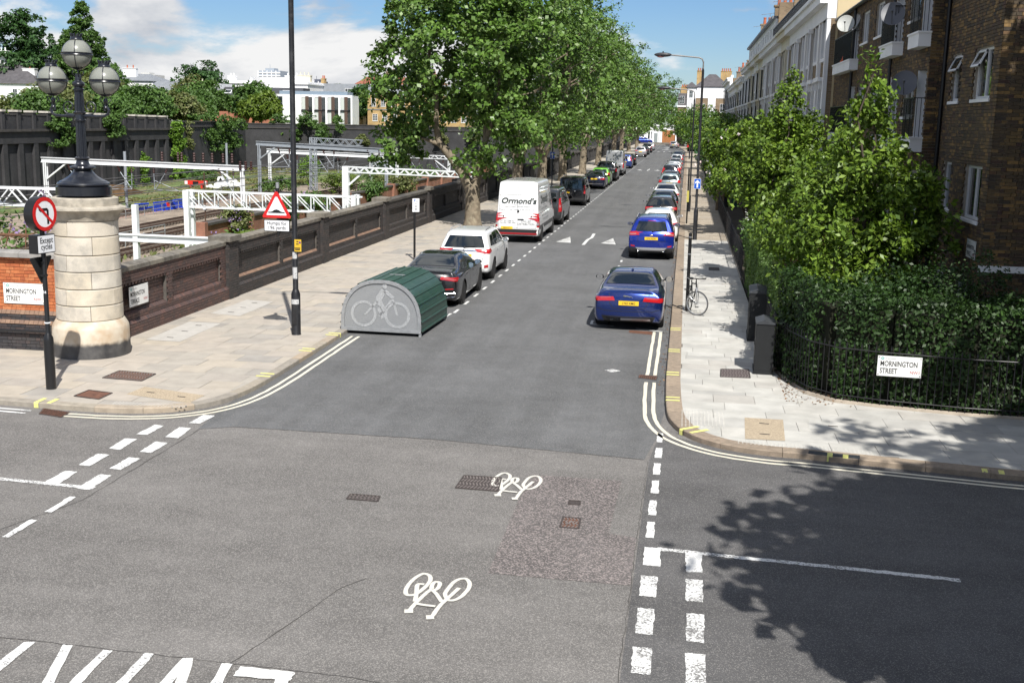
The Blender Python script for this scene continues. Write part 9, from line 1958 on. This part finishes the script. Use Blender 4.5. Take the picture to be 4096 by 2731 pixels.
# modern white building on the wall
t = thing('modern_building', 'modern white framed building with tall windows and brown timber panels', 'building', (-72.6, 219, UG-0.1), R(8), 'background houses'); MB().box(-7.6, 7.6, 0.25, 9, 0.5, 6.2).build('wall', M_STUCCO, t); MB().box(-7.0, 6.4, 1.6, 9, 6.2, 6.9).build('roof_box', mat('zinc_blue', (0.17, 0.22, 0.27), 0.5), t); M_TIMB = mat('timber_panel', (0.10, 0.062, 0.048), 0.7, isl=[(0.10, 0.062, 0.048), (0.08, 0.05, 0.04), (0.12, 0.075, 0.055)])
for k in range(4):
    x = -2.6+k*2.55
    MB().box(x-0.16, x+0.16, -0.25, 0.25, -1.2, 6.2).build('white_fin', M_STUCCO, t)
    for z in (0.75, 3.35):
        window(t, (x+0.25, 0.22, z), (1, 0), (0, -1), 0.72, 2.4, 1, 1, rec=-0.03, bar=0.05, fr=M_LEAD, glass=M_CURT); window(t, (x+1.62, 0.22, z), (1, 0), (0, -1), 0.72, 2.4, 1, 1, rec=-0.03, bar=0.07, fr=M_DPIPE)
    for q in range(3): MB().box(x+0.98+q*0.21, x+1.17+q*0.21, -0.02, 0.24, 0.75, 5.9).build('timber_board', M_TIMB, t)
    MB().box(x+0.05, x+2.4, -0.1, 0.2, 3.16, 3.3).build('floor_band', M_DPIPE, t)
MB().box(7.3, 7.62, -0.25, 0.25, -1.2, 6.2).build('white_fin', M_STUCCO, t)
for x in (-7.0, -4.7): window(t, (x, 0.22, 1.2 if x > -6 else 2.0), (1, 0), (0, -1), 0.9, 4.5 if x > -6 else 3.8, 1, 3, rec=-0.03, bar=0.07, fr=M_LEAD)
t = thing('brick_terrace', 'yellow brick terrace with white sash windows and mansard dormers', 'house', (-57.5, 236, UG), 0, 'background houses'); MB().box(-9, 12, 0, 9, 0, 6.6).build('walls', M_YBRICK, t); MB().prism([(0, 6.6), (9, 6.6), (8, 8.8), (0.9, 8.8)], (-9, 0, 0), (0, 1, 0), Z_, (21, 0, 0)).build('roof', M_LEAD, t)
for x in np.arange(-8.2, 11, 2.1): window(t, (x, 0, 4.3), (1, 0), (0, -1), 0.95, 1.6, 2, 4, rec=-0.04, bar=0.07, sill=0.08, name='sash_window'); window(t, (x+0.3, 0, 1.3), (1, 0), (0, -1), 1.05, 1.4, 2, 4, rec=-0.04, bar=0.07, sill=0.08, name='sash_window'); window(t, (x, 0.25, 6.95), (1, 0), (0, -1), 0.95, 1.3, 2, 3, rec=-0.05, bar=0.07, name='dormer_window')
MB().box(-9, 12, -0.1, 0, 3.55, 3.7).build('pipe_run', M_LEAD, t); chimney(t, -7, 5, 8.6, 2.2, 0.9, 1.3, 3, M_LBRICK); chimney(t, 3, 5, 8.6, 2.2, 0.9, 1.6, 3, M_LBRICK)
t = thing('grey_mansard_house', 'grey mansard roofed house behind the modern building', 'house', (-76.5, 250, UG), 0, 'background houses'); MB().box(-4.4, 5, 0, 8, 0, 6).build('walls', M_YBRICK, t); MB().prism([(0, 6), (8, 6), (7, 9.2), (1, 9.2)], (-4.4, 0, 0), (0, 1, 0), Z_, (9.4, 0, 0)).build('roof', M_LEAD, t); chimney(t, -4.6, 2, 6, 0.8, 1.4, 4.2, 2, M_YBRICK)
for x in (0.8, 3.2): window(t, (x, 0.4, 6.7), (1, 0), (0, -1), 1.9, 1.5, 3, 2, rec=-0.05, bar=0.08, name='dormer_window')
t = gable_house('red tiled roof house with tall chimneys on the skyline', -82, -58, 275, 10, UG, 12.4, 15.2, M_YBRICK, mat('red_tiles', (0.24, 0.085, 0.05), 0.8, var=0.2, scale=1.5), hip=3); chimney(t, -2.5, 3, 9.5, 2.2, 0.9, 3.4, 3, M_LBRICK); chimney(t, 3.5, 3, 9.5, 0.9, 0.9, 4.2, 1, M_YBRICK); chimney(t, 8.0, 3, 9.5, 2.2, 0.9, 3.0, 3, M_LBRICK)
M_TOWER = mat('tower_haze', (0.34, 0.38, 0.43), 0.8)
def tower(label, x, y, w, h, m, nx, nz):
    t = thing('tower_block', label, 'building', (x, y, 0), 0, 'distant tower blocks'); MB().box(-w/2, w/2, 0, w, 0, h).build('walls', m, t)
    for k in range(nz): MB().box(-w/2-0.3, w/2+0.3, -0.5, 0, h-(k+1)*h*0.055, h-(k+1)*h*0.055+h*0.018).build('floor_band', M_STUCCO, t)
    for k in range(nx): MB().box(-w/2+w*k/nx, -w/2+w*k/nx+0.8, -0.8, -0.3, 0, h).build('rib', M_STUCCO, t)
    MB().box(-w*0.2, w*0.2, 2, w*0.6, h, h+h*0.05).build('plant_room', m, t); MB().tube((0, 3, h), (0, 3, h*1.13), 0.25, n=5).build('mast', m, t)
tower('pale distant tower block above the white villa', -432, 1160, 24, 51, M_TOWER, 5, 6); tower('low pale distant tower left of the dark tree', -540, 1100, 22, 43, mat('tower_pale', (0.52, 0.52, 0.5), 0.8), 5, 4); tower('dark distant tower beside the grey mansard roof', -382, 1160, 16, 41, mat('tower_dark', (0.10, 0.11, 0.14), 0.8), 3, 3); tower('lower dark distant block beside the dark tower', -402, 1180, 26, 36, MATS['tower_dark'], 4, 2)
